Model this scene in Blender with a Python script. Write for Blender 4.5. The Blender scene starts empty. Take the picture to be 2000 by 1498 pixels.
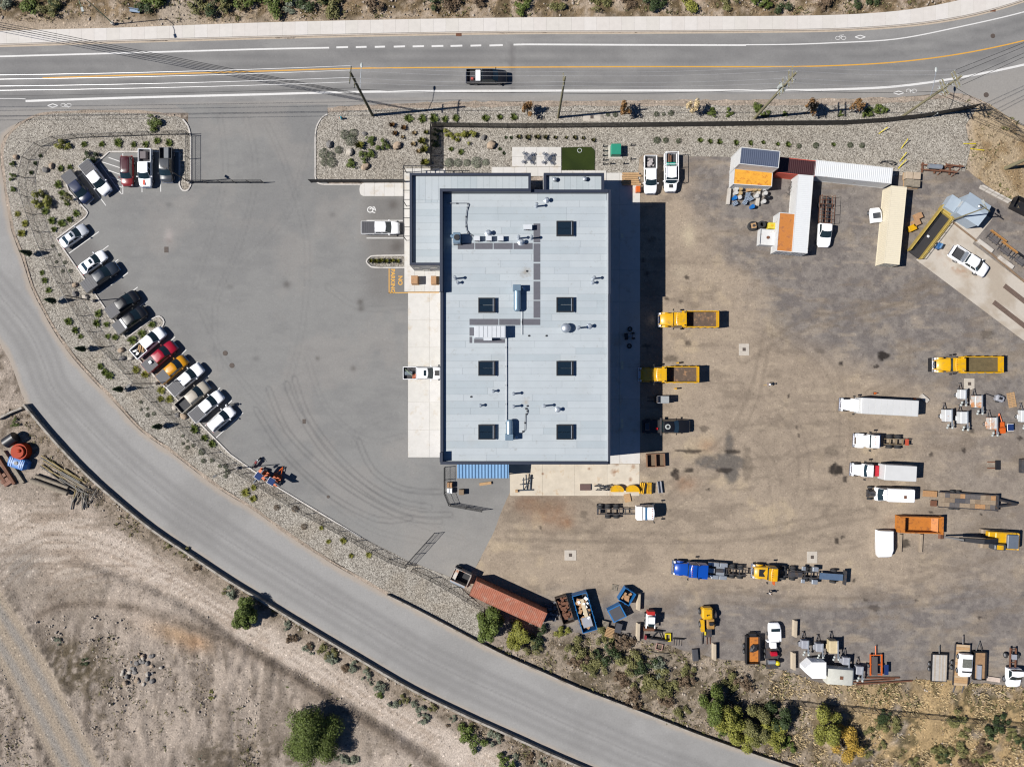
import bpy, bmesh, math, random
import numpy as np
from mathutils import Vector, Matrix
R = math.radians
random.seed(7)
RNG = np.random.default_rng(11)
# ---------------------------------------------------------------- survey frame
# plan coordinates are survey units (12.2 to the metre) measured from the point below the camera
S = 12.2; H = 114.0
def W(px, py, z=0.0):
    k = (H - z) / H
    return Vector(((px - 1000.0) / S * k, (749.0 - py) / S * k, z))
def W2(px, py):
    return ((px - 1000.0) / S, (749.0 - py) / S)
scene = bpy.context.scene
col = scene.collection
# ---------------------------------------------------------------- camera, sky, sun, exposure
cam = bpy.data.cameras.new("camera"); camo = bpy.data.objects.new("camera", cam); col.objects.link(camo)
camo.location = (0, 0, H); camo.rotation_euler = (0, 0, 0)
cam.sensor_fit = 'HORIZONTAL'; cam.angle = 2 * math.atan(1000.0 / (H * S)); cam.clip_end = 3000; cam.clip_start = 1
scene.camera = camo
SUN_EL, SUN_AZ = 46.8, 5.3          # elevation; direction the shadows run, anticlockwise from +x
world = bpy.data.worlds.new("World"); scene.world = world; world.use_nodes = True
nt = world.node_tree; bg = nt.nodes["Background"]
sky = nt.nodes.new("ShaderNodeTexSky"); sky.sky_type = 'NISHITA'; sky.sun_disc = False
sky.sun_elevation = R(SUN_EL); sky.sun_rotation = R(90 - 180 - SUN_AZ); sky.altitude = 1500; sky.air_density = 0.85; sky.dust_density = 0.0; sky.ozone_density = 10.0
nt.links.new(sky.outputs[0], bg.inputs[0]); bg.inputs[1].default_value = 0.05
sl = bpy.data.lights.new("sun", 'SUN'); sl.energy = 5.0; sl.angle = R(0.5); sl.color = (1.0, 0.968, 0.925)
so = bpy.data.objects.new("sun", sl); col.objects.link(so)
_d = Vector((math.cos(R(SUN_AZ)) * math.cos(R(SUN_EL)), math.sin(R(SUN_AZ)) * math.cos(R(SUN_EL)), -math.sin(R(SUN_EL))))
so.rotation_euler = _d.to_track_quat('-Z', 'Y').to_euler(); so.location = (-60, -5, 70)
vs = scene.view_settings; vs.view_transform = 'Standard'; vs.look = 'None'; vs.gamma = 1.0; vs.exposure = 0.62; vs.use_curve_mapping = False
scene.cycles.pixel_filter_type = 'BLACKMAN_HARRIS'; scene.cycles.filter_width = 1.2
K = 1.90                              # brightness of a sunlit level white surface at that exposure
def lin(v):
    v /= 255.0
    return v / 12.92 if v <= 0.04045 else ((v + 0.055) / 1.055) ** 2.4
def T(r, g, b, k=1.0):                # base colour of a surface that looks like this in full sun
    return tuple(min(0.86, lin(c) / K * k) for c in (r, g, b))
# ---------------------------------------------------------------- materials
MATS = {}
def _nodes(name):
    m = bpy.data.materials.new(name); m.use_nodes = True
    t = m.node_tree
    return m, t, t.nodes["Principled BSDF"]
def mat(name, rgb=(.5, .5, .5), rough=.6, metal=0., var=.12, scale=2.0, bump=0., bscale=20., coat=0., spec=.5, wear=None, wearscale=1.5, wearamt=.5, spots=()):
    if name in MATS: return MATS[name]
    m, t, p = _nodes(name)
    N, L = t.nodes.new, t.links.new
    g = N("ShaderNodeNewGeometry")
    n = N("ShaderNodeTexNoise"); n.inputs["Scale"].default_value = scale; n.inputs["Detail"].default_value = 4; n.inputs["Roughness"].default_value = .65
    L(g.outputs["Position"], n.inputs["Vector"])
    mr = N("ShaderNodeMapRange"); mr.inputs[1].default_value = .25; mr.inputs[2].default_value = .75
    mr.inputs[3].default_value = 1 - var; mr.inputs[4].default_value = 1 + var
    L(n.outputs[0], mr.inputs[0])
    mx = N("ShaderNodeVectorMath"); mx.operation = 'SCALE'
    base = N("ShaderNodeRGB"); base.outputs[0].default_value = (*rgb, 1)
    src = base.outputs[0]
    if wear is not None:
        n2 = N("ShaderNodeTexNoise"); n2.inputs["Scale"].default_value = wearscale; n2.inputs["Detail"].default_value = 6; n2.inputs["Roughness"].default_value = .7
        L(g.outputs["Position"], n2.inputs["Vector"])
        r2 = N("ShaderNodeMapRange"); r2.inputs[1].default_value = .62 - .25 * wearamt; r2.inputs[2].default_value = .74 - .2 * wearamt
        L(n2.outputs[0], r2.inputs[0])
        mm = N("ShaderNodeMix"); mm.data_type = 'RGBA'; mm.inputs[7].default_value = (*wear, 1)
        L(r2.outputs[0], mm.inputs[0]); L(src, mm.inputs[6]); src = mm.outputs[2]
    for sx, sy, sz, sr, sc_, sa in spots:
        dv = N("ShaderNodeVectorMath"); dv.operation = 'DISTANCE'; dv.inputs[1].default_value = (sx, sy, sz); L(g.outputs["Position"], dv.inputs[0])
        ns = N("ShaderNodeTexNoise"); ns.inputs["Scale"].default_value = 2.2; ns.inputs["Detail"].default_value = 5; L(g.outputs["Position"], ns.inputs["Vector"])
        ma = N("ShaderNodeMath"); ma.operation = 'MULTIPLY_ADD'; L(ns.outputs[0], ma.inputs[0]); ma.inputs[1].default_value = sr * 1.6; L(dv.outputs["Value"], ma.inputs[2])
        mp = N("ShaderNodeMapRange"); mp.inputs[1].default_value = sr * .7; mp.inputs[2].default_value = sr * 1.7; mp.inputs[3].default_value = sa; mp.inputs[4].default_value = 0; L(ma.outputs[0], mp.inputs[0])
        m3 = N("ShaderNodeMix"); m3.data_type = 'RGBA'; m3.inputs[7].default_value = (*sc_, 1); L(mp.outputs[0], m3.inputs[0]); L(src, m3.inputs[6]); src = m3.outputs[2]
    L(src, mx.inputs[0]); L(mr.outputs[0], mx.inputs[3])
    L(mx.outputs[0], p.inputs["Base Color"])
    p.inputs["Roughness"].default_value = rough; p.inputs["Metallic"].default_value = metal
    p.inputs["Coat Weight"].default_value = coat; p.inputs["Coat Roughness"].default_value = .08
    p.inputs["Specular IOR Level"].default_value = spec
    if bump:
        n3 = N("ShaderNodeTexNoise"); n3.inputs["Scale"].default_value = bscale; n3.inputs["Detail"].default_value = 3
        L(g.outputs["Position"], n3.inputs["Vector"])
        b = N("ShaderNodeBump"); b.inputs["Strength"].default_value = bump; b.inputs["Distance"].default_value = .05
        L(n3.outputs[0], b.inputs["Height"]); L(b.outputs[0], p.inputs["Normal"])
    MATS[name] = m
    return m
def ground_mat(name, fine=(3., .16), grain=(9., .22), bump=.35, bdist=.06, rough=.95, speck=0., sscale=2.4):
    """vertex colour holds the broad colour of the soil; noise adds grit"""
    m, t, p = _nodes(name); N, L = t.nodes.new, t.links.new
    a = N("ShaderNodeAttribute"); a.attribute_name = "Col"
    g = N("ShaderNodeNewGeometry"); v = a.outputs["Color"]; hs = []
    for sc, amt in (fine, grain):
        n = N("ShaderNodeTexNoise"); n.inputs["Scale"].default_value = sc; n.inputs["Detail"].default_value = 5; n.inputs["Roughness"].default_value = .75
        L(g.outputs["Position"], n.inputs["Vector"])
        mr = N("ShaderNodeMapRange"); mr.inputs[1].default_value = .25; mr.inputs[2].default_value = .75
        mr.inputs[3].default_value = 1 - amt; mr.inputs[4].default_value = 1 + amt
        L(n.outputs[0], mr.inputs[0])
        x = N("ShaderNodeVectorMath"); x.operation = 'SCALE'; L(v, x.inputs[0]); L(mr.outputs[0], x.inputs[3]); v = x.outputs[0]; hs.append(n.outputs[0])
    if speck:                                         # pebbles and clods: some cells paler, some darker
        vo = N("ShaderNodeTexVoronoi"); vo.inputs["Scale"].default_value = sscale; L(g.outputs["Position"], vo.inputs["Vector"])
        sp = N("ShaderNodeSeparateColor"); L(vo.outputs["Color"], sp.inputs[0])
        rp = N("ShaderNodeValToRGB"); e = rp.color_ramp.elements; e[0].position = 0; e[0].color = (.3,) * 3 + (1,); e[1].position = 1; e[1].color = (1.9,) * 3 + (1,)
        for q, c_ in ((.16, .5), (.24, 1.), (.86, 1.), (.93, 1.6)): n_ = e.new(q); n_.color = (c_,) * 3 + (1,)
        L(sp.outputs[1], rp.inputs[0])
        md = N("ShaderNodeMapRange"); md.inputs[1].default_value = .2; md.inputs[2].default_value = .5; md.inputs[3].default_value = speck; md.inputs[4].default_value = 0; L(vo.outputs["Distance"], md.inputs[0])
        mk = N("ShaderNodeMix"); mk.data_type = 'RGBA'; mk.inputs[6].default_value = (1, 1, 1, 1); L(md.outputs[0], mk.inputs[0]); L(rp.outputs[0], mk.inputs[7])
        mv = N("ShaderNodeVectorMath"); mv.operation = 'MULTIPLY'; L(v, mv.inputs[0]); L(mk.outputs[2], mv.inputs[1]); v = mv.outputs[0]
    L(v, p.inputs["Base Color"]); p.inputs["Roughness"].default_value = rough; p.inputs["Specular IOR Level"].default_value = .25
    if bump:
        b = N("ShaderNodeBump"); b.inputs["Strength"].default_value = bump; b.inputs["Distance"].default_value = bdist
        L(hs[-1], b.inputs["Height"]); L(b.outputs[0], p.inputs["Normal"])
    MATS[name] = m; return m
def gravel_mat(name, cols, scale=5.0):
    m, t, p = _nodes(name); N, L = t.nodes.new, t.links.new
    g = N("ShaderNodeNewGeometry")
    vo = N("ShaderNodeTexVoronoi"); vo.inputs["Scale"].default_value = scale; L(g.outputs["Position"], vo.inputs["Vector"])
    sep = N("ShaderNodeSeparateColor"); L(vo.outputs["Color"], sep.inputs[0])
    r = N("ShaderNodeValToRGB"); r.color_ramp.interpolation = 'LINEAR'
    e = r.color_ramp.elements
    while len(e) < len(cols): e.new(.5)
    for i, c in enumerate(cols): e[i].position = i / (len(cols) - 1); e[i].color = (*c, 1)
    L(sep.outputs[0], r.inputs[0])
    a = N("ShaderNodeAttribute"); a.attribute_name = "Col"
    mu = N("ShaderNodeMix"); mu.data_type = 'RGBA'; mu.blend_type = 'MULTIPLY'; mu.inputs[0].default_value = 1
    L(r.outputs[0], mu.inputs[6]); L(a.outputs["Color"], mu.inputs[7])
    dk = N("ShaderNodeMapRange"); dk.inputs[1].default_value = .25; dk.inputs[2].default_value = .75; dk.inputs[3].default_value = 1.0; dk.inputs[4].default_value = .5
    dk.inputs[4].default_value = .72; L(vo.outputs["Distance"], dk.inputs[0])
    x = N("ShaderNodeVectorMath"); x.operation = 'SCALE'; L(mu.outputs[2], x.inputs[0]); L(dk.outputs[0], x.inputs[3])
    L(x.outputs[0], p.inputs["Base Color"]); p.inputs["Roughness"].default_value = .9
    inv = N("ShaderNodeMath"); inv.operation = 'SUBTRACT'; inv.inputs[0].default_value = 1; L(vo.outputs["Distance"], inv.inputs[1])
    b = N("ShaderNodeBump"); b.inputs["Strength"].default_value = .45; b.inputs["Distance"].default_value = .07
    L(inv.outputs[0], b.inputs["Height"]); L(b.outputs[0], p.inputs["Normal"])
    MATS[name] = m; return m
def leaf_mat(name, rgb, var=.35):
    m, t, p = _nodes(name); N, L = t.nodes.new, t.links.new
    g = N("ShaderNodeNewGeometry")
    n = N("ShaderNodeTexNoise"); n.inputs["Scale"].default_value = 3.2; n.inputs["Detail"].default_value = 3
    L(g.outputs["Position"], n.inputs["Vector"])
    mr = N("ShaderNodeMapRange"); mr.inputs[1].default_value = .3; mr.inputs[2].default_value = .7; mr.inputs[3].default_value = 1 - var; mr.inputs[4].default_value = 1 + var
    L(n.outputs[0], mr.inputs[0])
    ad = N("ShaderNodeMath"); ad.operation = 'MULTIPLY_ADD'; L(g.outputs["Random Per Island"], ad.inputs[0]); ad.inputs[1].default_value = .5; ad.inputs[2].default_value = .75
    mm = N("ShaderNodeMath"); mm.operation = 'MULTIPLY'; L(mr.outputs[0], mm.inputs[0]); L(ad.outputs[0], mm.inputs[1])
    x = N("ShaderNodeVectorMath"); x.operation = 'SCALE'; x.inputs[0].default_value = rgb; L(mm.outputs[0], x.inputs[3])
    L(x.outputs[0], p.inputs["Base Color"]); p.inputs["Roughness"].default_value = .65; p.inputs["Specular IOR Level"].default_value = .3
    MATS[name] = m; return m
# common materials
WHITE = mat("white_paint", (.80, .80, .80), .35, var=.04, coat=.4)
OFFWHITE = mat("weathered_white_steel", (.66, .66, .64), .55, var=.08, wear=(.42, .33, .24), wearamt=.25)
BLACKM = mat("black_metal", (.012, .012, .014), .5, var=.2)
DARKM = mat("dark_steel", (.045, .045, .05), .55, metal=.3, var=.3, wear=(.09, .06, .04), wearamt=.5)
STEEL = mat("galvanised_steel", (.42, .45, .48), .42, metal=.7, var=.15)
TYRE = mat("tyre_rubber", (.018, .018, .019), .85, var=.25)
RIM = mat("rim_metal", (.35, .36, .38), .4, metal=.6)
GLASS = mat("tinted_glass", (.012, .022, .026), .06, var=.1, spec=.8)
SKYGLASS = mat("skylight_glass", (.008, .016, .026), .12, var=.25, scale=6)
CHROME = mat("chrome", (.6, .6, .62), .18, metal=1.)
LAMP = mat("lamp_glass", (.6, .62, .65), .15)
REDL = mat("red_lamp", (.35, .01, .01), .25)
CONC = mat("pale_concrete", T(222, 214, 203), .85, var=.07, scale=.8, bump=.1, wear=T(196, 186, 172), wearscale=.5, wearamt=.5)
CONCD = mat("grey_concrete", T(190, 182, 170), .9, var=.14, scale=1.5, wear=T(150, 140, 125), wearscale=.9, wearamt=.6)
WOOD = mat("fresh_timber", T(205, 165, 118), .8, var=.2, scale=4)
OLDWOOD = mat("weathered_timber", T(160, 148, 130), .9, var=.35, scale=3)
RUST = mat("rust", T(128, 84, 60), .85, var=.35, scale=3)
YELLOW = mat("yellow_machine_paint", T(250, 190, 10), .4, var=.06, coat=.3, wear=T(206, 164, 70), wearscale=1.6, wearamt=.42)
ORANGE = mat("orange_machine_paint", T(235, 110, 35), .45, var=.08, coat=.2)
CARD = mat("cardboard", T(196, 152, 110), .85, var=.2, scale=4)
# ---------------------------------------------------------------- objects
def tag(o, label=None, cat=None, group=None, kind=None):
    if label: o["label"] = label
    if cat: o["category"] = cat
    if group: o["group"] = group
    if kind: o["kind"] = kind
    return o
def empty(name, loc=(0, 0, 0), rz=0, label=None, cat=None, group=None):
    o = bpy.data.objects.new(name, None); col.objects.link(o); o.empty_display_size = .3
    o.location = loc; o.rotation_euler = (0, 0, rz)
    return tag(o, label, cat, group)
def link(name, me, parent=None, loc=None, rz=None):
    o = bpy.data.objects.new(name, me); col.objects.link(o)
    if parent is not None: o.parent = parent
    if loc is not None: o.location = loc
    if rz is not None: o.rotation_euler = (0, 0, rz) if not isinstance(rz, (tuple, list)) else rz
    return o
def copy_tree(o, parent=None):
    c = o.copy(); col.objects.link(c)
    if parent is not None: c.parent = parent
    for ch in list(o.children): copy_tree(ch, c)
    return c
class MB:
    def __init__(s): s.v = []; s.f = []
    def add(s, vs, fs):
        o = len(s.v); s.v += [tuple(p) for p in vs]; s.f += [tuple(i + o for i in f) for f in fs]; return s
    def box(s, x0, x1, y0, y1, z0, z1, M=None):
        vs = [(x, y, z) for z in (z0, z1) for x, y in ((x0, y0), (x1, y0), (x1, y1), (x0, y1))]
        if M is not None: vs = [M @ Vector(v) for v in vs]
        return s.add(vs, [(3, 2, 1, 0), (4, 5, 6, 7), (0, 1, 5, 4), (1, 2, 6, 5), (2, 3, 7, 6), (3, 0, 4, 7)])
    def cbox(s, x0, x1, y0, y1, z0, z1, b=.05, M=None):
        o = lambda x0, x1, y0, y1, z, c: [(x0 + c, y0, z), (x1 - c, y0, z), (x1, y0 + c, z), (x1, y1 - c, z), (x1 - c, y1, z), (x0 + c, y1, z), (x0, y1 - c, z), (x0, y0 + c, z)]
        return s.loft([o(x0, x1, y0, y1, z0, b), o(x0, x1, y0, y1, z1 - b, b), o(x0 + b, x1 - b, y0 + b, y1 - b, z1, b * .6)], M=M)
    def loft(s, rings, cap0=True, cap1=True, M=None):
        n = len(rings[0]); vs = [Vector(p) for r in rings for p in r]
        if M is not None: vs = [M @ v for v in vs]
        fs = []
        for k in range(len(rings) - 1):
            for i in range(n):
                j = (i + 1) % n; fs.append((k * n + i, k * n + j, (k + 1) * n + j, (k + 1) * n + i))
        if cap0: fs.append(tuple(range(n - 1, -1, -1)))
        if cap1: fs.append(tuple((len(rings) - 1) * n + i for i in range(n)))
        return s.add(vs, fs)
    def cyl(s, p0, p1, r0, r1=None, n=10, cap=True):
        p0 = Vector(p0); p1 = Vector(p1); r1 = r0 if r1 is None else r1
        d = (p1 - p0); q = d.to_track_quat('Z', 'Y')
        ring = lambda p, r: [p + q @ Vector((r * math.cos(2 * math.pi * i / n), r * math.sin(2 * math.pi * i / n), 0)) for i in range(n)]
        return s.loft([ring(p0, r0), ring(p1, r1)], cap, cap)
    def tube(s, pts, r, n=6):
        pts = [Vector(p) for p in pts]; rings = []
        for i, p in enumerate(pts):
            d = (pts[min(i + 1, len(pts) - 1)] - pts[max(i - 1, 0)]); q = d.to_track_quat('Z', 'Y')
            rings.append([p + q @ Vector((r * math.cos(2 * math.pi * k / n), r * math.sin(2 * math.pi * k / n), 0)) for k in range(n)])
        return s.loft(rings)
    def bar(s, p0, p1, w, h=None):
        return s.cyl(p0, p1, w * .7071, n=4)
    def prism(s, poly, z0, z1):
        return s.loft([[(x, y, z0) for x, y in poly], [(x, y, z1) for x, y in poly]])
    def ball(s, c, rx, ry=None, rz=None, n=10, m=6, jit=0.):
        ry = rx if ry is None else ry; rz = rx if rz is None else rz
        rings = []
        for k in range(1, m):
            a = -math.pi / 2 + math.pi * k / m
            rings.append([(c[0] + rx * math.cos(a) * math.cos(2 * math.pi * i / n) * (1 + random.uniform(-jit, jit)), c[1] + ry * math.cos(a) * math.sin(2 * math.pi * i / n) * (1 + random.uniform(-jit, jit)), c[2] + rz * math.sin(a) * (1 + random.uniform(-jit, jit))) for i in range(n)])
        return s.loft(rings)
    def mesh(s, m, smooth=None, name="m"):
        me = bpy.data.meshes.new(name); me.from_pydata(s.v, [], s.f); me.materials.append(m)
        if smooth:
            me.shade_smooth(); me.set_sharp_from_angle(angle=R(smooth))
        me.update(); return me
    def build(s, name, m, parent=None, smooth=None, loc=None, rz=None):
        return link(name, s.mesh(m, smooth, name), parent, loc, rz)
def spline(pts, step=10., closed=False):
    """Catmull-Rom through plan points"""
    P = [Vector(p) for p in pts]; n = len(P); out = []
    for i in range(n if closed else n - 1):
        g = lambda k: P[k % n] if closed else P[max(0, min(n - 1, k))]
        a, b, c, d = g(i - 1), g(i), g(i + 1), g(i + 2)
        m = max(1, int((c - b).length / step))
        for k in range(m):
            t = k / m
            out.append(.5 * ((2 * b) + (c - a) * t + (2 * a - 5 * b + 4 * c - d) * t * t + (3 * b - a - 3 * c + d) * t ** 3))
    if not closed: out.append(P[-1])
    return [(p.x, p.y) for p in out]
def densify(pts, step=20., closed=True):
    out = []; n = len(pts)
    for i in range(n if closed else n - 1):
        a, b = Vector(pts[i]), Vector(pts[(i + 1) % n]); m = max(1, int((b - a).length / step))
        out += [tuple(a.lerp(b, k / m)) for k in range(m)]
    if not closed: out.append(tuple(pts[-1]))
    return out
# ---------------------------------------------------------------- noise fields (plan units)
_LAT = {}
def vnoise(x, y, sc, seed=0):
    if seed not in _LAT: _LAT[seed] = np.random.default_rng(seed + 100).random((256, 256))
    l = _LAT[seed]; x = np.asarray(x, float) / sc + 1000.37 * (seed + 1); y = np.asarray(y, float) / sc + 777.1 * (seed + 1)
    xi = np.floor(x).astype(int); yi = np.floor(y).astype(int); fx = x - xi; fy = y - yi
    fx = fx * fx * (3 - 2 * fx); fy = fy * fy * (3 - 2 * fy)
    g = lambda a, b: l[a % 256, b % 256]
    return (g(xi, yi) * (1 - fx) + g(xi + 1, yi) * fx) * (1 - fy) + (g(xi, yi + 1) * (1 - fx) + g(xi + 1, yi + 1) * fx) * fy
def fbm(x, y, sc, seed=0, o=5):
    s = 0; a = .5; w = 0
    for k in range(o):
        s = s + a * vnoise(x, y, sc / 2 ** k, seed + k); w += a; a *= .62
    return s / w
def sstep(v, a, b):
    t = np.clip((v - a) / (b - a), 0, 1); return t * t * (3 - 2 * t)
def inpoly(x, y, poly):
    r = np.zeros(np.shape(x), bool); n = len(poly)
    for i in range(n):
        x0, y0 = poly[i]; x1, y1 = poly[(i + 1) % n]
        if y0 == y1: continue
        c = ((y0 > y) != (y1 > y)); r ^= c & (x < (x1 - x0) * (y - y0) / (y1 - y0) + x0)
    return r
def pdist(x, y, pl):
    d = np.full(np.shape(x), 1e9)
    for (x0, y0), (x1, y1) in zip(pl[:-1], pl[1:]):
        dx, dy = x1 - x0, y1 - y0; t = np.clip(((x - x0) * dx + (y - y0) * dy) / (dx * dx + dy * dy + 1e-9), 0, 1)
        d = np.minimum(d, np.hypot(x - x0 - t * dx, y - y0 - t * dy))
    return d
def mixc(a, b, f):
    f = np.asarray(f)[..., None]; return a * (1 - f) + np.asarray(b) * f
def setcol(me, c):
    a = me.color_attributes.new("Col", 'FLOAT_COLOR', 'POINT')
    d = np.ones((len(me.vertices), 4), np.float32); d[:, :3] = c; a.data.foreach_set("color", d.ravel())
def _cut(poly, ax, c):
    lo, hi = [], []
    n = len(poly)
    for i in range(n):
        p, q = poly[i], poly[(i + 1) % n]; a, b = p[ax] - c, q[ax] - c
        if a <= 0: lo.append(p)
        if a >= 0: hi.append(p)
        if a * b < 0:
            t = a / (a - b); r = (p[0] + (q[0] - p[0]) * t, p[1] + (q[1] - p[1]) * t); lo.append(r); hi.append(r)
    return lo, hi
def _slice(poly, ax, grid):
    lo = min(p[ax] for p in poly); hi = max(p[ax] for p in poly); c = (math.floor(lo / grid + 1e-6) + 1) * grid; out = []
    while c < hi - 1e-6:
        a, poly = _cut(poly, ax, c); c += grid
        if len(a) > 2: out.append(a)
    if len(poly) > 2: out.append(poly)
    return out
def sheet(name, poly, z, m, colfn, grid=12., kind="structure", zfn=None):
    """a level sheet cut to a plan outline, meshed finely enough to carry its soil colours"""
    from mathutils.geometry import tessellate_polygon
    pts = [(float(a), float(b)) for a, b in poly]; vs = []; fs = []; idx = {}
    for tri in tessellate_polygon([[Vector((a, b, 0)) for a, b in pts]]):
        t = [pts[k] for k in tri]
        for st in _slice(t, 0, grid):
            for c in _slice(st, 1, grid):
                f = []
                for p in c:
                    k = (round(p[0], 3), round(p[1], 3))
                    if k not in idx: idx[k] = len(vs); vs.append(k)
                    if idx[k] not in f: f.append(idx[k])
                if len(f) > 2:
                    ar = sum(vs[f[i]][0] * vs[f[(i + 1) % len(f)]][1] - vs[f[(i + 1) % len(f)]][0] * vs[f[i]][1] for i in range(len(f)))
                    if abs(ar) > 1e-3: fs.append(f if ar < 0 else f[::-1])
    v = np.array(vs); px, py = v[:, 0], v[:, 1]
    me = bpy.data.meshes.new(name)
    zz = np.full(len(v), z) if zfn is None else zfn(px, py)
    me.from_pydata(np.stack([(px - 1000) / S, (749 - py) / S, zz], -1).tolist(), [], fs); setcol(me, colfn(px, py)); me.materials.append(m); me.update()
    o = link(name, me); tag(o, kind=kind); return o
def strip(pts, w, z0, z1, mb=None, closed=False):
    """kerb-like solid along plan points; w in plan units"""
    mb = mb or MB(); P = [Vector(p) for p in pts]; n = len(P); rings = []
    for i, p in enumerate(P):
        a = P[(i - 1) % n] if closed else P[max(0, i - 1)]; b = P[(i + 1) % n] if closed else P[min(n - 1, i + 1)]
        d = (b - a).normalized(); nn = Vector((-d.y, d.x)) * w / 2
        l = W2(*(p + nn)); r = W2(*(p - nn)); c = .15 if z1 - z0 > .08 else .0
        l2 = W2(*(p + nn * (1 - c))); r2 = W2(*(p - nn * (1 - c)))
        rings.append([(*r, z0), (*r, z1 - (.03 if c else 0)), (*r2, z1), (*l2, z1), (*l, z1 - (.03 if c else 0)), (*l, z0)] if c else [(*r, z0), (*r, z1), (*l, z1), (*l, z0)])
    if closed: rings.append(rings[0])
    return mb.loft(rings, not closed, not closed)
def decal(pts, w, z, mb=None):
    """painted line lying on the road"""
    mb = mb or MB(); P = [Vector(p) for p in pts]; n = len(P); vs = []
    for i, p in enumerate(P):
        d = (P[min(n - 1, i + 1)] - P[max(0, i - 1)]).normalized(); nn = Vector((-d.y, d.x)) * w / 2
        vs += [(*W2(*(p + nn)), z), (*W2(*(p - nn)), z)]
    return mb.add(vs, [(2 * i, 2 * i + 2, 2 * i + 3, 2 * i + 1) for i in range(n - 1)])
# ================================================================ THE SETTING
ROAD_TOP = spline([(-700, 125), (-300, 103), (0, 93), (250, 84), (500, 77), (750, 71), (1000, 67), (1250, 65), (1500, 63), (1650, 60), (1780, 51), (1880, 37), (1960, 17), (2040, -9), (2200, -75), (2600, -270)], 25)
ROAD_BOT = spline([(-700, 330), (-300, 300), (-40, 268), (40, 238), (100, 224), (330, 221), (400, 221), (600, 219), (640, 214), (750, 205), (850, 201), (1000, 199), (1300, 197), (1500, 196), (1700, 193), (1800, 187), (1850, 181), (1895, 187), (1935, 205), (1962, 224), (2000, 247), (2100, 318), (2600, 700)], 25)
SIDE_R = spline([(60, 215), (36, 240), (8, 268), (0, 300), (4, 340), (9, 375), (22, 450), (42, 503), (60, 560), (82, 605), (107, 650), (143, 700), (188, 750), (225, 788), (275, 842), (325, 877), (375, 915), (425, 953), (498, 998), (550, 1036), (625, 1086), (688, 1123), (757, 1161), (812, 1189), (935, 1254), (1000, 1285), (1062, 1312), (1125, 1340), (1250, 1388), (1375, 1437), (1500, 1480), (1800, 1580), (2400, 1780)], 20)
SIDE_L = spline([(-330, 150), (-260, 330), (-150, 480), (-60, 600), (0, 672), (25, 720), (52, 790), (103, 850), (165, 915), (228, 972), (300, 1030), (370, 1077), (450, 1130), (500, 1160), (600, 1221), (700, 1280), (800, 1338), (900, 1387), (1000, 1432), (1075, 1466), (1150, 1498), (1300, 1560), (1900, 1780)], 20)
SIDE = SIDE_R + SIDE_L[::-1]
ROAD = ROAD_TOP + ROAD_BOT[::-1]
LOT = [(340, 205), (640, 205), (640, 360), (1000, 360), (1000, 955), (985, 990), (960, 1050), (925, 1115), (900, 1140), (700, 1062), (480, 930), (400, 850), (230, 640), (100, 466), (160, 412), (110, 345), (200, 285), (365, 285), (368, 222)]
YARD_TOP = [(1185, 905), (1185, 330), (1243, 330), (1246, 306), (1262, 297), (1350, 303), (1425, 304), (1500, 330), (1600, 347), (1700, 348), (1760, 340), (1840, 325), (1890, 332), (1925, 362), (1960, 388), (2010, 425), (2120, 500), (2500, 700)]
YARD_BOT = [(2500, 1420), (2100, 1350), (2000, 1342), (1900, 1332), (1800, 1326), (1700, 1336), (1600, 1332), (1540, 1312), (1480, 1293), (1400, 1286), (1340, 1272), (1290, 1256), (1220, 1242), (1180, 1236), (1100, 1236), (1060, 1226), (1000, 1192), (940, 1152), (898, 1130), (925, 1113), (960, 1050), (985, 990), (1000, 950), (1000, 905)]
def rough_edge(pl, amp, sc=30, seed=3, step=12):
    d = densify(pl, step); x = np.array([p[0] for p in d]); y = np.array([p[1] for p in d])
    return list(zip(x + (fbm(x, y, sc, seed) - .5) * 2 * amp, y + (fbm(x, y, sc, seed + 9) - .5) * 2 * amp))
YARD = rough_edge(YARD_TOP + YARD_BOT, 5, 40, 5)
BED_W = [(358, 233), (330, 223), (270, 220), (150, 220), (80, 224), (40, 244), (13, 270), (5, 300), (9, 340), (14, 375), (28, 450), (49, 500), (67, 560), (88, 603), (113, 648), (149, 696), (193, 746), (230, 784), (280, 838), (330, 873), (380, 911), (430, 949), (502, 994), (554, 1032), (629, 1082), (692, 1119), (757, 1157), (812, 1186), (935, 1250), (950, 1258),
         (945, 1186), (915, 1162), (880, 1127), (795, 1094), (705, 1048), (547, 953), (488, 913), (450, 886), (398, 833), (258, 687), (312, 644), (319, 630), (312, 620), (299, 622), (247, 659), (112, 467), (167, 425), (171, 416), (167, 407), (136, 373), (133, 362), (195, 316), (214, 299), (352, 299), (352, 362), (357, 371), (366, 371), (372, 364), (372, 268), (368, 250)]
BED_N = [(650, 216), (720, 213), (850, 209), (1000, 208), (1300, 206), (1500, 204), (1700, 202), (1800, 198), (1850, 192), (1895, 204), (1908, 212), (1885, 245), (1895, 290), (1884, 336), (1840, 328), (1760, 343), (1700, 351), (1600, 350), (1500, 333), (1425, 307), (1350, 306), (1264, 300), (1249, 308), (1246, 338), (800, 338), (800, 352), (622, 352), (618, 345), (617, 265), (619, 248), (629, 231)]
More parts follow.
